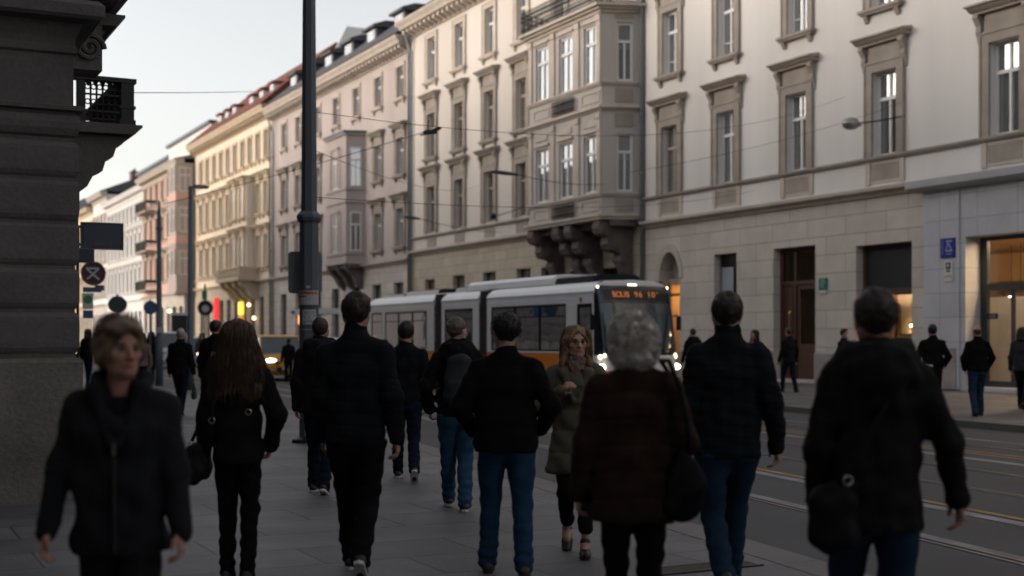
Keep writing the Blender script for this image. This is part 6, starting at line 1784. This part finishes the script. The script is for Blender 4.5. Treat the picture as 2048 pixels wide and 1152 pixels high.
# roof equipment
b = MB().prism([(TX0 + .35, 3.03), (TX0 + .38, 3.2), (TX0 + .5, 3.30), (TX0 + .8, 3.33), (TX1 - .8, 3.33), (TX1 - .5, 3.3), (TX1 - .35, 3.03)], 'y', 31.6, 37.2); b.build('roof_pod', M['tram_white'], tram)
for Y0, Y1, z in ((29.5, 31.55, 3.24), (37.4, 38.2, 3.2), (39.6, 42.4, 3.20), (42.6, 44.4, 3.14)):
    b = MB().prism([(TX0 + .4, 3.0), (TX0 + .45, z - .05), (TX0 + .6, z), (TX1 - .6, z), (TX1 - .45, z - .05), (TX1 - .4, 3.0)], 'y', Y0, Y1); b.build('roof_unit', M['tram_dark'], tram)

# ------------------------------------------------------------------ cars
M['tyre'] = mat('tyre_rubber', (.018, .018, .018), .85, .2, 6, 60, .1)
M['rim'] = mat('alloy_rim', (.35, .35, .36), .35, .1, 6, 60, .02, metal=.8)
M['car_glass'] = mat('car_glass', (.05, .065, .07), .05, .2, 2, 20, 0, spec=.9)
M['plate'] = mat('number_plate', (.6, .6, .58), .6, .05, 8, 50, .02)
M['car_black'] = mat('black_plastic', (.015, .015, .016), .6, .2, 6, 60, .05)
def make_car(name, label, cat, x, y, rz, paint, L=4.3, W=1.82, H=1.62, hood=1.02, van=False, lights=True, taxi=False):
    c = empty(name, (x, y, -.12), rz); tag(c, label, cat)      # local: front faces -y, origin at the centre
    f = -L / 2
    low = [(f + .02, .35), (f, .55), (f + .03, .72), (f + .2, hood - .12), (f + .9, hood), (f + L - .15, hood + .02), (f + L, hood - .25), (f + L, .4), (f + L - .15, .26), (f + .15, .24)]
    bm_ = MB(); n = len(low)
    rings = [(-W / 2, .10, .05), (-W / 2 + .02, 0, 0), (-W / 2 + .22, 0, 0)]
    secs_ = []
    for xx, ins in ((-W / 2, .10), (-W / 2 + .05, .03), (-W / 2 + .25, 0), (0, -.06), (W / 2 - .25, 0), (W / 2 - .05, .03), (W / 2, .10)):
        cy, cz = 0, .6
        secs_.append([(xx, yy + (ins * (1 if yy < 0 else -1)), zz + (cz - zz) * ins * .8) for yy, zz in low])
    V = [p for s in secs_ for p in s]; F_ = []
    for i in range(len(secs_) - 1):
        for j in range(n): F_.append((i * n + j, i * n + (j + 1) % n, (i + 1) * n + (j + 1) % n, (i + 1) * n + j))
    F_.append(tuple(range(n))); F_.append(tuple(range(len(V) - 1, len(V) - n - 1, -1)))
    bm_.add(V, F_)
    body = bm_.build('body', paint, c, smooth=False, world=False, bevel=.03)
    ws = f + .85; we = f + 1.55 if not van else f + 1.35
    re_ = f + L - (.15 if van else .35); rt = f + L - (.25 if van else .9)
    t = .16
    def gh(k):
        wx = W / 2 - .03; wt = W / 2 - t
        return [(-wx, ws, hood - .01), (wx, ws, hood - .01), (wx, re_, hood), (-wx, re_, hood), (-wt, we, H - .06), (wt, we, H - .06), (wt, rt, H - .04), (-wt, rt, H - .04)]
    MB().add(gh(0), [(0, 1, 5, 4), (1, 2, 6, 5), (2, 3, 7, 6), (3, 0, 4, 7)]).build('glasshouse', M['car_glass'], body, world=False)
    wt = W / 2 - t
    r_ = MB().prism([(we - .05, H - .062), (we + .1, H - .005), ((we + rt) / 2, H + .03), (rt - .1, H), (rt + .06, H - .045)], 'x', -wt - .01, wt + .01)
    r_.build('roof', paint, body, world=False, bevel=.02)
    p_ = MB(); g_ = gh(0)
    for a, b_ in ((0, 4), (1, 5), (2, 6), (3, 7)): p_.tube([g_[a], g_[b_]], .035, 6)
    for s in (-1, 1):
        q0 = Vector((s * (W / 2 - .03), f + L * .52, hood)); q1 = Vector((s * (wt + .005), f + L * .53, H - .05)); p_.tube([q0, q1], .035, 6)
    p_.build('pillars', paint, body, world=False)
    for s in (-1, 1):
        for yy in (f + .78, f + L - .75):
            w_ = MB().tube([(s * (W / 2 - .18), yy, .32), (s * (W / 2 + .015), yy, .32)], .32, 20).build('wheel', M['tyre'], c, world=False)
            MB().tube([(s * (W / 2 + .016), yy, .32), (s * (W / 2 + .022), yy, .32)], .2, 14).build('rim', M['rim'], w_, world=False)
        h_ = MB().ball((s * (W / 2 - .28), f + .14, hood - .27), (.24, .12, .10), 14, 8).build('headlight', M['lamp_head'] if lights else M['rim'], c, smooth=True, world=False)
        MB().ball((s * (W / 2 + .10), f + 1.35, hood + .08), (.10, .06, .085), 10, 8).build('mirror', paint, c, smooth=True, world=False)
        MB().ball((s * (W / 2 - .3), f + .03, .42), (.10, .05, .06), 10, 6).build('fog_light', M['rim'], c, smooth=True, world=False)
    g = MB(); g.box(-.45, .45, f - .035, f + .05, .36, .56)
    for i in range(4): g.box(-.5, .5, f - .012, f + .06, .60 + i * .045, .622 + i * .045)
    g.build('grille', M['car_black'], c, world=False)
    MB().box(-.26, .26, f - .05, f - .036, .44, .55).build('number_plate', M['plate'], c, world=False)
    if taxi:
        MB().prism([(f + 1.75, H + .02), (f + 1.78, H + .17), (f + 1.92, H + .17), (f + 1.95, H + .02)], 'x', -.28, .28).build('roof_sign', emit('taxi_sign_glow', (1, .75, .35), .8), c, world=False)
    return c
M['paint_taxi'] = mat('taxi_yellow_paint', (.62, .30, .035), .3, .06, 2, 40, .02, spec=.5)
M['paint_car_white'] = mat('white_car_paint', (.55, .56, .58), .3, .05, 2, 40, .02, spec=.5)
make_car('taxi', 'golden yellow taxi with its headlight lit, facing this way left of the tram', 'taxi', 15.35, 51.2, R(-4), M['paint_taxi'], 4.4, 1.85, 1.78, 1.06)
make_car('van', 'white van facing this way behind the thin grey pole', 'van', 16.1, 75.0, 0, M['paint_car_white'], 4.9, 1.95, 2.02, 1.15, True, False)
make_car('car', 'white car with lit headlights behind the woman in the beige coat', 'car', 18.5, 76.6, 0, M['paint_car_white'], 4.5, 1.85, 1.75, 1.05)
make_car('car', 'white car parked at the far kerb, glimpsed between the pole and the tall man', 'car', 19.6, 57.5, 0, M['paint_car_white'], 4.4, 1.82, 1.68, 1.05, False, False)
make_car('car', 'distant dark car with a lit roof, far up the street', 'car', 13.2, 96, 0, mat('dark_car_paint', (.02, .02, .022), .3, .1, 2, 40, .02), 4.3, 1.8, 1.55, 1.0)

# ------------------------------------------------------------------ street poles, signs, lamps
M['pole_paint'] = mat('dark_blue_grey_pole_paint', (.085, .10, .12), .5, .25, 1.5, 40, .12, streak=1)
M['pole_thin'] = mat('blue_grey_lamp_post', (.10, .125, .145), .5, .2, 2, 40, .08)
M['sign_back'] = mat('grey_sign_back', (.21, .23, .255), .55, .15, 2, 40, .05)
M['sticker'] = mat('worn_white_sticker', (.36, .37, .38), .7, .2, 14, 60, .05)
M['sticker_red'] = mat('faded_red_print', (.30, .07, .07), .7, .2, 14, 60, .05)
M['ink'] = mat('dark_ink', (.07, .075, .085), .8, .2, 14, 60, 0)
t = empty('street_pole', (6.02, 18.4, 0)); tag(t, 'tall dark octagonal street pole with a collar, stickers and a sign back', 'street pole')
def octa(b, z0, r0, z1, r1): return b.tube([(6.02, 18.4, z0), (6.02, 18.4, z1)], [r0, r1], 8)
b = octa(MB(), 0, .15, 3.30, .146); octa(b, 3.3, .122, 9.5, .078); b.build('shaft', M['pole_paint'], t)
b = MB().tube([(6.02, 18.4, z) for z in (3.22, 3.25, 3.30, 3.34, 3.40)], [.147, .175, .195, .185, .125], 8); b.build('collar', M['pole_paint'], t)
MB().tube([(6.02, 18.4, .0), (6.02, 18.4, .05), (6.02, 18.4, .09)], [.26, .24, .152], 16).build('foot_ring', M['iron'], t)
def panel(cx, cy, w, z0, z1, th=.02, ang=-THETA, rad=.05):
    pl = []
    for qx, qz, a0 in ((w / 2 - rad, z1 - rad, 0), (-w / 2 + rad, z1 - rad, 90), (-w / 2 + rad, z0 + rad, 180), (w / 2 - rad, z0 + rad, 270)):
        for i in range(5): a = R(a0 + i * 22.5); pl.append((qx + rad * math.cos(a), qz + rad * math.sin(a)))
    ca, sa = math.cos(ang), math.sin(ang); b = MB(); n = len(pl)
    vs = [(cx + p[0] * ca - d * sa, cy + p[0] * sa + d * ca, p[1]) for d in (-th / 2, th / 2) for p in pl]
    return b.add(vs, [tuple(range(n)), tuple(range(2 * n - 1, n - 1, -1))] + [(i, n + i, n + (i + 1) % n, (i + 1) % n) for i in range(n)])
fx, fy = math.sin(THETA), math.cos(THETA)
panel(6.02 + fx * .20 - fy * .09, 18.4 + fy * .20 + fx * .09, .50, 2.20, 2.82).build('sign_back', M['sign_back'], t)
def wrap(z0, z1, a0, a1, r, m, name, par):
    b = MB(); n = 8; cx, cy = 6.02, 18.4
    base = math.atan2(-fy, -fx)
    an = [base + R(a0 + (a1 - a0) * i / n) for i in range(n + 1)]
    for p, q in zip(an, an[1:]): b.quad((cx + r * math.cos(p), cy + r * math.sin(p), z0), (cx + r * math.cos(q), cy + r * math.sin(q), z0), (cx + r * math.cos(q), cy + r * math.sin(q), z1), (cx + r * math.cos(p), cy + r * math.sin(p), z1))
    return b.build(name, m, par)
s1 = wrap(2.02, 2.23, -72, 72, .153, M['sticker'], 'sticker', t)
for z0, z1, a0, a1 in ((2.17, 2.215, -60, 60), (2.13, 2.155, -60, -5)): wrap(z0, z1, a0, a1, .1535, M['sticker_red'], 'print', s1)
s2 = wrap(1.73, 1.95, -30, 50, .153, M['sticker'], 'sticker', t)
for z, row in ((1.90, '2F15'), (1.84, 'H 2 7'), (1.77, 'N TIME')):
    n = len(row)
    for i, ch in enumerate(row):
        if ch == ' ': continue
        a = math.atan2(-fy, -fx) + R(-22 + 64 * (i + .5) / n)
        text_mesh('lettering', ch, .058, M['ink'], s2, (6.02 + .1545 * math.cos(a), 18.4 + .1545 * math.sin(a), z), (R(90), 0, a + math.pi / 2), depth=.0005)
wrap(1.655, 1.665, -85, 85, .154, M['sticker'], 'band', t); wrap(1.985, 2.0, -85, 85, .154, M['ink'], 'band', t)
wrap(1.47, 1.51, -5, 22, .153, M['sticker'], 'sticker', t); wrap(2.26, 2.30, -8, 14, .153, M['sticker'], 'sticker', t)

t = empty('thin_pole', (8.9, 42.6, 0)); tag(t, 'thin blue-grey street pole with a pointed top, left of the street lamp', 'pole')
MB().tube([(8.9, 42.6, 0), (8.9, 42.6, 1.6), (8.9, 42.6, 1.65), (8.9, 42.6, 5.6), (8.9, 42.6, 6.0)], [.13, .125, .10, .065, .02], 10).build('shaft', M['pole_thin'], t, smooth=True)
MB().tube([(8.9, 42.6, 5.05), (8.9, 42.6, 5.12)], .11, 10).build('collar', M['pole_thin'], t)
MB().box(8.78, 9.02, 42.44, 42.47, 1.72, 1.9).build('sticker', M['sticker'], t)
t = empty('street_lamp', (9.0, 38.7, 0)); tag(t, 'blue-grey street lamp with a short arm and flat head', 'street lamp')
MB().tube([(9.0, 38.7, 0), (9.0, 38.7, 1.4), (9.0, 38.7, 1.45), (9.0, 38.7, 6.05)], [.12, .115, .09, .06], 10).build('shaft', M['pole_thin'], t, smooth=True)
MB().tube([(9.0, 38.7, 6.0), (9.12, 38.62, 6.06)], .03, 6).build('arm', M['pole_thin'], t)
MB().prism([(9.08, 6.02), (9.12, 6.09), (9.4, 6.09), (9.52, 6.04), (9.5, 6.0), (9.12, 5.99)], 'y', 38.5, 38.75).build('lamp_head', M['pole_thin'], t)

M['sign_navy'] = mat('navy_sign_face', (.008, .018, .05), .4, .1, 3, 40, .02)
M['sign_blue'] = mat('blue_sign_face', (.015, .06, .16), .4, .1, 3, 40, .02)
M['sign_teal'] = mat('dark_teal_sign_back', (.018, .035, .048), .5, .15, 3, 40, .03)
M['sign_pale'] = mat('pale_sign_mark', (.42, .44, .48), .5, .1, 3, 40, .02)
M['sign_green'] = mat('green_sign_mark', (.02, .20, .06), .5, .1, 3, 40, .02)
M['sign_red'] = mat('dull_red_sign_rim', (.15, .035, .035), .5, .1, 3, 40, .02)
M['sign_dark'] = mat('dark_maroon_sign_face', (.035, .012, .018), .5, .15, 3, 40, .02)
M['sign_grey'] = mat('grey_lettering', (.10, .12, .16), .6, .1, 3, 40, .02)
M['blue_enamel'] = mat('deep_blue_enamel', (.012, .025, .26), .35, .1, 3, 40, .02)
M['green_enamel'] = mat('teal_green_enamel', (.01, .16, .10), .35, .1, 3, 40, .02)
# projecting navy sign on the corner house
t = empty('projecting_sign', (1.92, 20, 2.75)); tag(t, 'navy rectangular projecting sign with faint grey lettering on the sooty corner house', 'sign')
MB().box(3.06, 3.62, 19.96, 20.04, 2.87, 3.23).build('sign_panel', M['sign_navy'], t, bevel=.006)
b = MB(); b.box(3.05, 3.63, 19.95, 20.05, 2.85, 2.868).box(3.05, 3.63, 19.95, 20.05, 3.232, 3.25).box(3.63, 3.645, 19.95, 20.05, 2.85, 3.25).box(3.035, 3.049, 19.95, 20.05, 2.85, 3.25); b.build('sign_frame', M['pole_thin'], t)
b = MB(); b.tube([(1.9, 20, 3.18), (3.04, 20, 3.18)], .02, 6).tube([(1.9, 20, 2.92), (3.04, 20, 2.92)], .02, 6); b.build('bracket', M['iron'], t)
text_mesh('lettering', 'EUSROUS', .06, M['sign_grey'], t, (3.36, 19.955, 2.935), ROT_NY, depth=.001)
t = empty('projecting_sign', (1.92, 22, 2.7)); tag(t, 'smaller navy sign half hidden below the large navy projecting sign', 'sign')
MB().box(3.2, 3.55, 21.97, 22.03, 2.76, 3.0).build('sign_panel', M['sign_navy'], t)
MB().tube([(1.9, 22, 2.9), (3.2, 22, 2.9)], .02, 6).build('bracket', M['iron'], t)
# no-stopping sign and plates on one post
sx, sy = 4.72, 30.0
t = empty('sign_post', (sx, sy, 0)); tag(t, 'post with a round red-rimmed crossed sign above a green dot plate and a blue plate', 'traffic sign')
MB().tube([(sx - .22, sy + .06, 0), (sx - .22, sy + .06, 3.3)], .035, 8).build('post', M['iron'], t)
d_ = MB().disc((sx + .1, sy, 2.98), (0, 1, 0), .26, .02, 28).build('sign_disc', M['sign_dark'], t)
MB().tube([(sx + .1 + .25 * math.cos(a), sy - .012, 2.98 + .25 * math.sin(a)) for a in np.linspace(0, 2 * math.pi, 33)], .022, 6, cap=False).build('rim', M['sign_red'], d_)
def stroke(b, p, q, w_, y): 
    d = Vector((q[0] - p[0], 0, q[1] - p[1])).normalized(); n = Vector((-d.z, 0, d.x)) * w_ / 2
    P_ = Vector((p[0], y, p[1])); Q_ = Vector((q[0], y, q[1]))
    return b.quad(P_ - n, Q_ - n, Q_ + n, P_ + n)
b = MB(); cx, cz = sx + .1, 2.98
for p, q in (((-.15, .11), (.13, -.14)), ((-.15, .11), (.12, .11)), ((.12, .11), (-.02, -.03)), ((-.13, -.13), (-.02, -.03))): stroke(b, (cx + p[0], cz + p[1]), (cx + q[0], cz + q[1]), .035, sy - .016 - .001 * len(b.f))
b.build('sign_mark', M['sign_pale'], d_)
MB().box(sx - .12, sx + .28, sy - .01, sy + .01, 2.56, 2.67).build('sign_plate', M['sign_blue'], t); MB().box(sx + .14, sx + .34, sy + .012, sy + .02, 2.6, 2.72).build('sign_plate', M['sign_red'], t)
pl_ = MB().box(sx - .13, sx + .10, sy - .012, sy + .012, 2.18, 2.54).build('sign_plate', M['sign_pale'], t)
MB().disc((sx - .015, sy - .016, 2.40), (0, 1, 0), .095, .004, 20).build('green_dot', M['sign_green'], pl_)
MB().box(sx - .12, sx + .10, sy - .012, sy + .012, 1.98, 2.16).build('sign_plate', M['sign_blue'], t)
# backs of round signs farther on
t = empty('sign_post', (8.35, 46.9, 0)); tag(t, 'dark teal rounded diamond sign back on a thin post, left of the thin grey pole', 'traffic sign')
MB().tube([(8.35, 46.9, 0), (8.35, 46.9, 3.1)], .035, 8).build('post', M['pole_thin'], t)
pts = []
for k in range(4):
    a0 = math.pi / 2 * k
    for i in range(7): a = a0 + R(-33 + 11 * i); r_ = .30 + .0 * i; pts.append((8.35 + (.02 + r_) * math.cos(a) * 1.02, 2.72 + (.02 + r_) * math.sin(a) * .95))
MB().prism(pts, 'y', 46.82, 46.85).build('sign_disc', M['sign_teal'], t)
t = empty('sign_post', (9.35, 46.2, 0)); tag(t, 'round dark blue sign on a thin post just left of the thin grey pole', 'traffic sign')
MB().tube([(9.35, 46.25, 0), (9.35, 46.25, 2.9)], .03, 8).build('post', M['pole_thin'], t)
MB().disc((9.35, 46.2, 2.62), (0, 1, 0), .24, .02, 24).build('sign_disc', M['sign_blue'], t)
# advertising board, far traffic signal, shop signs
M['ad_black'] = mat('black_poster', (.012, .01, .01), .4, .2, 1, 20, 0)
M['ad_red'] = mat('dark_red_poster', (.16, .012, .012), .4, .4, 1.5, 20, 0, col2=(.04, .006, .008))
M['white_frame'] = mat('white_metal_frame', (.62, .63, .65), .5, .05, 3, 40, .02)
t = empty('advertising_board', (22, 98, 0)); tag(t, 'white-framed advertising board with a black and dark red poster', 'advertising board')
ca, sa = math.cos(-THETA), math.sin(-THETA)
panel(22, 98, 1.35, .35, 3.5, .14, -THETA * .4, .03).build('frame', M['white_frame'], t)
panel(22 - .03, 97.91, 1.12, 1.9, 3.3, .01, -THETA * .4, .01).build('poster', M['ad_black'], t)
panel(22 - .03, 97.91, 1.12, .5, 1.895, .01, -THETA * .4, .01).build('poster', M['ad_red'], t)
t = empty('traffic_signal', (21.2, 87, 0)); tag(t, 'far signal post with a dark oval board and pale centre, before the warm cream house', 'traffic signal')
MB().tube([(21.2, 87, 0), (21.2, 87, 5.2)], .06, 8).build('post', M['pole_thin'], t)
MB().disc((21.2, 86.9, 3.6), (0, 1, 0), .52, .06, 24).build('board', M['iron'], t); MB().disc((21.2, 86.85, 3.55), (0, 1, 0), .24, .02, 20).build('pale_disc', M['sign_pale'], t)
MB().box(20.98, 21.3, 86.8, 87, 4.15, 4.75).build('signal_box', M['sign_green'], t)
t = empty('vertical_sign', (29.0, 114.8, 3)); tag(t, 'tall glowing red vertical shop sign on the warm cream house', 'shop sign')
MB().box(28.78, 29.18, 114.65, 114.95, 2.6, 5.2).build('sign_box', emit('red_sign_glow', (1, .06, .06), .4, (.4, .02, .02)), t)
t = empty('lit_sign', (29.0, 106.9, 3)); tag(t, 'glowing yellow and orange lit sign in a doorway of the warm cream house', 'shop sign')
MB().box(28.9, 29.2, 106.6, 107.2, 3.55, 4.6).build('sign_box', emit('yellow_sign_glow', (1, .62, .06), .9), t)
MB().box(28.92, 29.2, 106.65, 107.15, 2.6, 3.5).build('lower_glow', emit('orange_sign_glow', (1, .36, .05), .35), t)
for y, z, lb in ((103.9, 4.3, 'upper'), (102.4, 3.2, 'lower')):
    t = empty('door_lamp', (28.9, y, z)); tag(t, '%s of two small warm lamps by the doors under the cream balcony' % lb, 'lamp')
    MB().ball((28.9, y, z), .14, 10, 8).build('globe', M['lit_small'], t, smooth=True); MB().tube([(29.2, y, z + .2), (28.9, y, z + .16)], .03, 6).build('arm', M['iron'], t)
t = empty('door_lamp', (27.2, 125.6, 4)); tag(t, 'small amber lamp at the corner of the pink house', 'lamp'); MB().ball((27.2, 125.6, 4.2), .17, 10, 8).build('globe', M['lit_small'], t, smooth=True); MB().tube([(28.3, 125.6, 4.4), (27.2, 125.6, 4.36)], .03, 6).build('arm', M['iron'], t)
# tram stop shelter
t = empty('tram_stop', (21.3, 64, 0)); tag(t, 'pale tram stop roof on slim posts, behind the tall street pole', 'shelter')
MB().box(20.6, 22.0, 62.2, 66.2, 2.78, 3.06).build('roof', M['sign_back' if False else 'white_frame'], t)
for y in (62.5, 65.9): MB().tube([(21.9, y, 0), (21.9, y, 2.78)], .05, 8).build('post', M['pole_thin'], t)
MB().box(20.58, 20.599, 65.3, 65.9, 2.86, 2.98).build('lettering', M['ink'], t)
# signs on the near shop fronts
t = empty('wall_sign', (28.9, 28.45, 4.1)); tag(t, 'deep blue square wall sign with a pale figure at the shop front corner', 'sign')
MB().box(28.90, 28.948, 28.12, 28.68, 3.93, 4.5).build('sign_panel', M['blue_enamel'], t)
def stroke_x(b, p, q, w_, x):
    d = Vector((0, q[0] - p[0], q[1] - p[1])).normalized(); n = Vector((0, -d.z, d.y)) * w_ / 2
    P_ = Vector((x, p[0], p[1])); Q_ = Vector((x, q[0], q[1]))
    return b.quad(P_ - n, Q_ - n, Q_ + n, P_ + n)
b = MB()
for i, (p, q) in enumerate((((28.46, 4.41), (28.22, 4.41)), ((28.36, 4.38), (28.46, 4.12)), ((28.36, 4.34), (28.22, 4.12)), ((28.47, 4.12), (28.21, 4.12)), ((28.45, 4.03), (28.23, 4.03)), ((28.585, 4.46), (28.585, 3.98)))): stroke_x(b, p, q, (.035, .03, .03, .03, .018, .014)[i], 28.896 - .001 * i)
b.build('sign_mark', M['sign_pale'], t)
t = empty('wall_notice', (28.9, 28.4, 3.6)); tag(t, 'small white notice plate with a dark emblem under the deep blue wall sign', 'notice')
MB().box(28.92, 28.948, 28.22, 28.55, 3.22, 3.82).build('plate', M['card'], t)
b = MB().box(28.912, 28.919, 28.29, 28.48, 3.58, 3.78); b.box(28.912, 28.919, 28.31, 28.46, 3.5, 3.55); b.build('emblem', M['ink'], t)
MB().disc((28.908, 28.385, 3.69), (1, 0, 0), .05, .006, 14).build('emblem_disc', M['sign_pale'], t)
text_mesh('lettering', 'LITTA', .11, M['ink'], t, (28.915, 28.385, 3.36), ROT_NX, depth=.001)
t = empty('wall_notice', (29.1, 34.2, 3.3)); tag(t, 'teal green notice with a pale arch symbol beside the red door', 'notice')
MB().box(29.15, 29.197, 34.02, 34.42, 3.16, 3.56).build('plate', M['green_enamel'], t); MB().box(29.15, 29.197, 34.03, 34.41, 3.07, 3.155).build('caption_strip', M['card'], t)
b = MB().tube([(29.147, 34.22 + .10 * math.cos(a), 3.38 + .11 * math.sin(a)) for a in np.linspace(0, math.pi, 11)], .018, 6).tube([(29.147, 34.32, 3.38), (29.147, 34.31, 3.24)], .018, 6).tube([(29.147, 34.22, 3.42), (29.147, 34.2, 3.25)], .02, 6); b.build('sign_mark', M['sign_pale'], t)
t = empty('door_plate', (29.5, 27.35, 2.2)); tag(t, 'small dark plate with pale lettering on the glass of the grey shop front', 'sign')
MB().box(29.50, 29.52, 27.06, 27.46, 2.10, 2.26).build('plate', M['sign_navy'], t)
text_mesh('lettering', '10:00', .10, M['sign_pale'], t, (29.495, 27.26, 2.18), ROT_NX, depth=.001)

# ------------------------------------------------------------------ overhead wires and hanging lamps
def sag(p, q, s, n=14):
    p, q = Vector(p), Vector(q)
    return [p.lerp(q, i / n) - Vector((0, 0, s * 4 * (i / n) * (1 - i / n))) for i in range(n + 1)]
def wire(label, p, q, s, r_=.005):
    o = MB().tube(sag(p, q, s), r_, 5).build('overhead_wire', M['iron']); tag(o, label, 'wire'); return o
wire('overhead wire from the tall street pole to the pale stucco house, sagging across the bay', (6.02, 18.3, 4.85), (29.2, 33.2, 9.5), .75)
wire('overhead wire from the tall street pole to the cream house above its first-floor windows', (6.02, 18.3, 4.3), (29.2, 60.5, 9.6), .5)
wire('overhead wire running from the tall street pole to the pale house string course', (6.02, 18.3, 3.6), (29.2, 38, 6.9), .35)
wire('faint overhead wire from the sooty balcony to the pinkish grey house', (3.3, 18.1, 4.86), (29.2, 79, 18.3), .25, .006)
wire('thin wire crossing the first-floor windows of the pale stucco house', (17, 27, 5.6), (29.2, 30.5, 8.9), .2, .005)
M['lamp_grey'] = mat('grey_lamp_housing', (.05, .075, .085), .45, .15, 4, 40, .03)
def span_lamp(label, p, ln, ends):
    t = empty('hanging_lamp', p); tag(t, label, 'lamp')
    d = Vector((.9, -.44, -.12)).normalized()
    a = Vector(p) - d * ln / 2; b_ = Vector(p) + d * ln / 2
    MB().tube([a, a + d * .08, a + d * ln * .5, b_ - d * .05, b_], [.02, .055, .065, .04, .015], 10).build('lamp_head', M['lamp_grey'], t, smooth=True)
    w_ = MB()
    w_.tube(sag(b_, ends[1], .12), .012, 5)
    w_.build('suspension_wire', M['iron'], t)
span_lamp('long flat lamp hanging on a wire left of the bay', (17.4, 34.6, 6.46), .82, [None, (27.7, 46.05, 7.9)])
span_lamp('smaller long lamp hanging on a wire over the rear of the tram', (18.6, 44.7, 6.02), .62, [None, (29.2, 58.5, 6.9)])
t = empty('wire_fitting', (12, 27.9, 6.34)); tag(t, 'dark angular wire fitting hanging before the cream house', 'wire fitting')
b = MB(); b.prism([(11.78, 6.30), (11.9, 6.24), (12.1, 6.3), (12.28, 6.42), (12.2, 6.46), (12.02, 6.38), (11.86, 6.35)], 'y', 27.7, 27.74).prism([(11.86, 6.27), (12.3, 6.35), (12.32, 6.40), (11.9, 6.31)], 'y', 28.05, 28.09).tube([(11.9, 27.72, 6.3), (12.2, 28.07, 6.38)], .02, 5).tube([(12.0, 27.9, 6.36), (12.02, 27.88, 6.62)], .012, 5)
b.build('clamp', M['iron'], t)
MB().tube(sag((11.8, 27.72, 6.29), (7.0, 33, 4.9), .05), .009, 5).build('stay_wire', M['iron'], t)
def wall_lamp(label, p, wall_pt, r_, m, tear=False):
    t = empty('wall_lamp', p); tag(t, label, 'lamp')
    MB().ball(p, (r_ * 1.5, r_ * 1.3, r_) if tear else r_, 14, 10).build('globe', m, t, smooth=True)
    if tear: MB().tube([(p[0] + r_ * 1.2, p[1], p[2]), (p[0] + r_ * 2.0, p[1] - .05, p[2] - .03)], [.09, .03], 8).build('neck', m, t)
    MB().tube(sag(p, wall_pt, .04, 6), .022, 6).build('arm', M['iron'], t)
wall_lamp('small dark globe lamp on an arm by the cream house window left of the bay', (28.2, 57.4, 7.55), (29.15, 55.9, 7.95), .15, M['iron'])
wall_lamp('grey teardrop lamp on a short arm beside a first-floor window of the pale stucco house', (28.0, 31.55, 8.28), (29.15, 30.4, 8.45), .2, M['rim'], True)
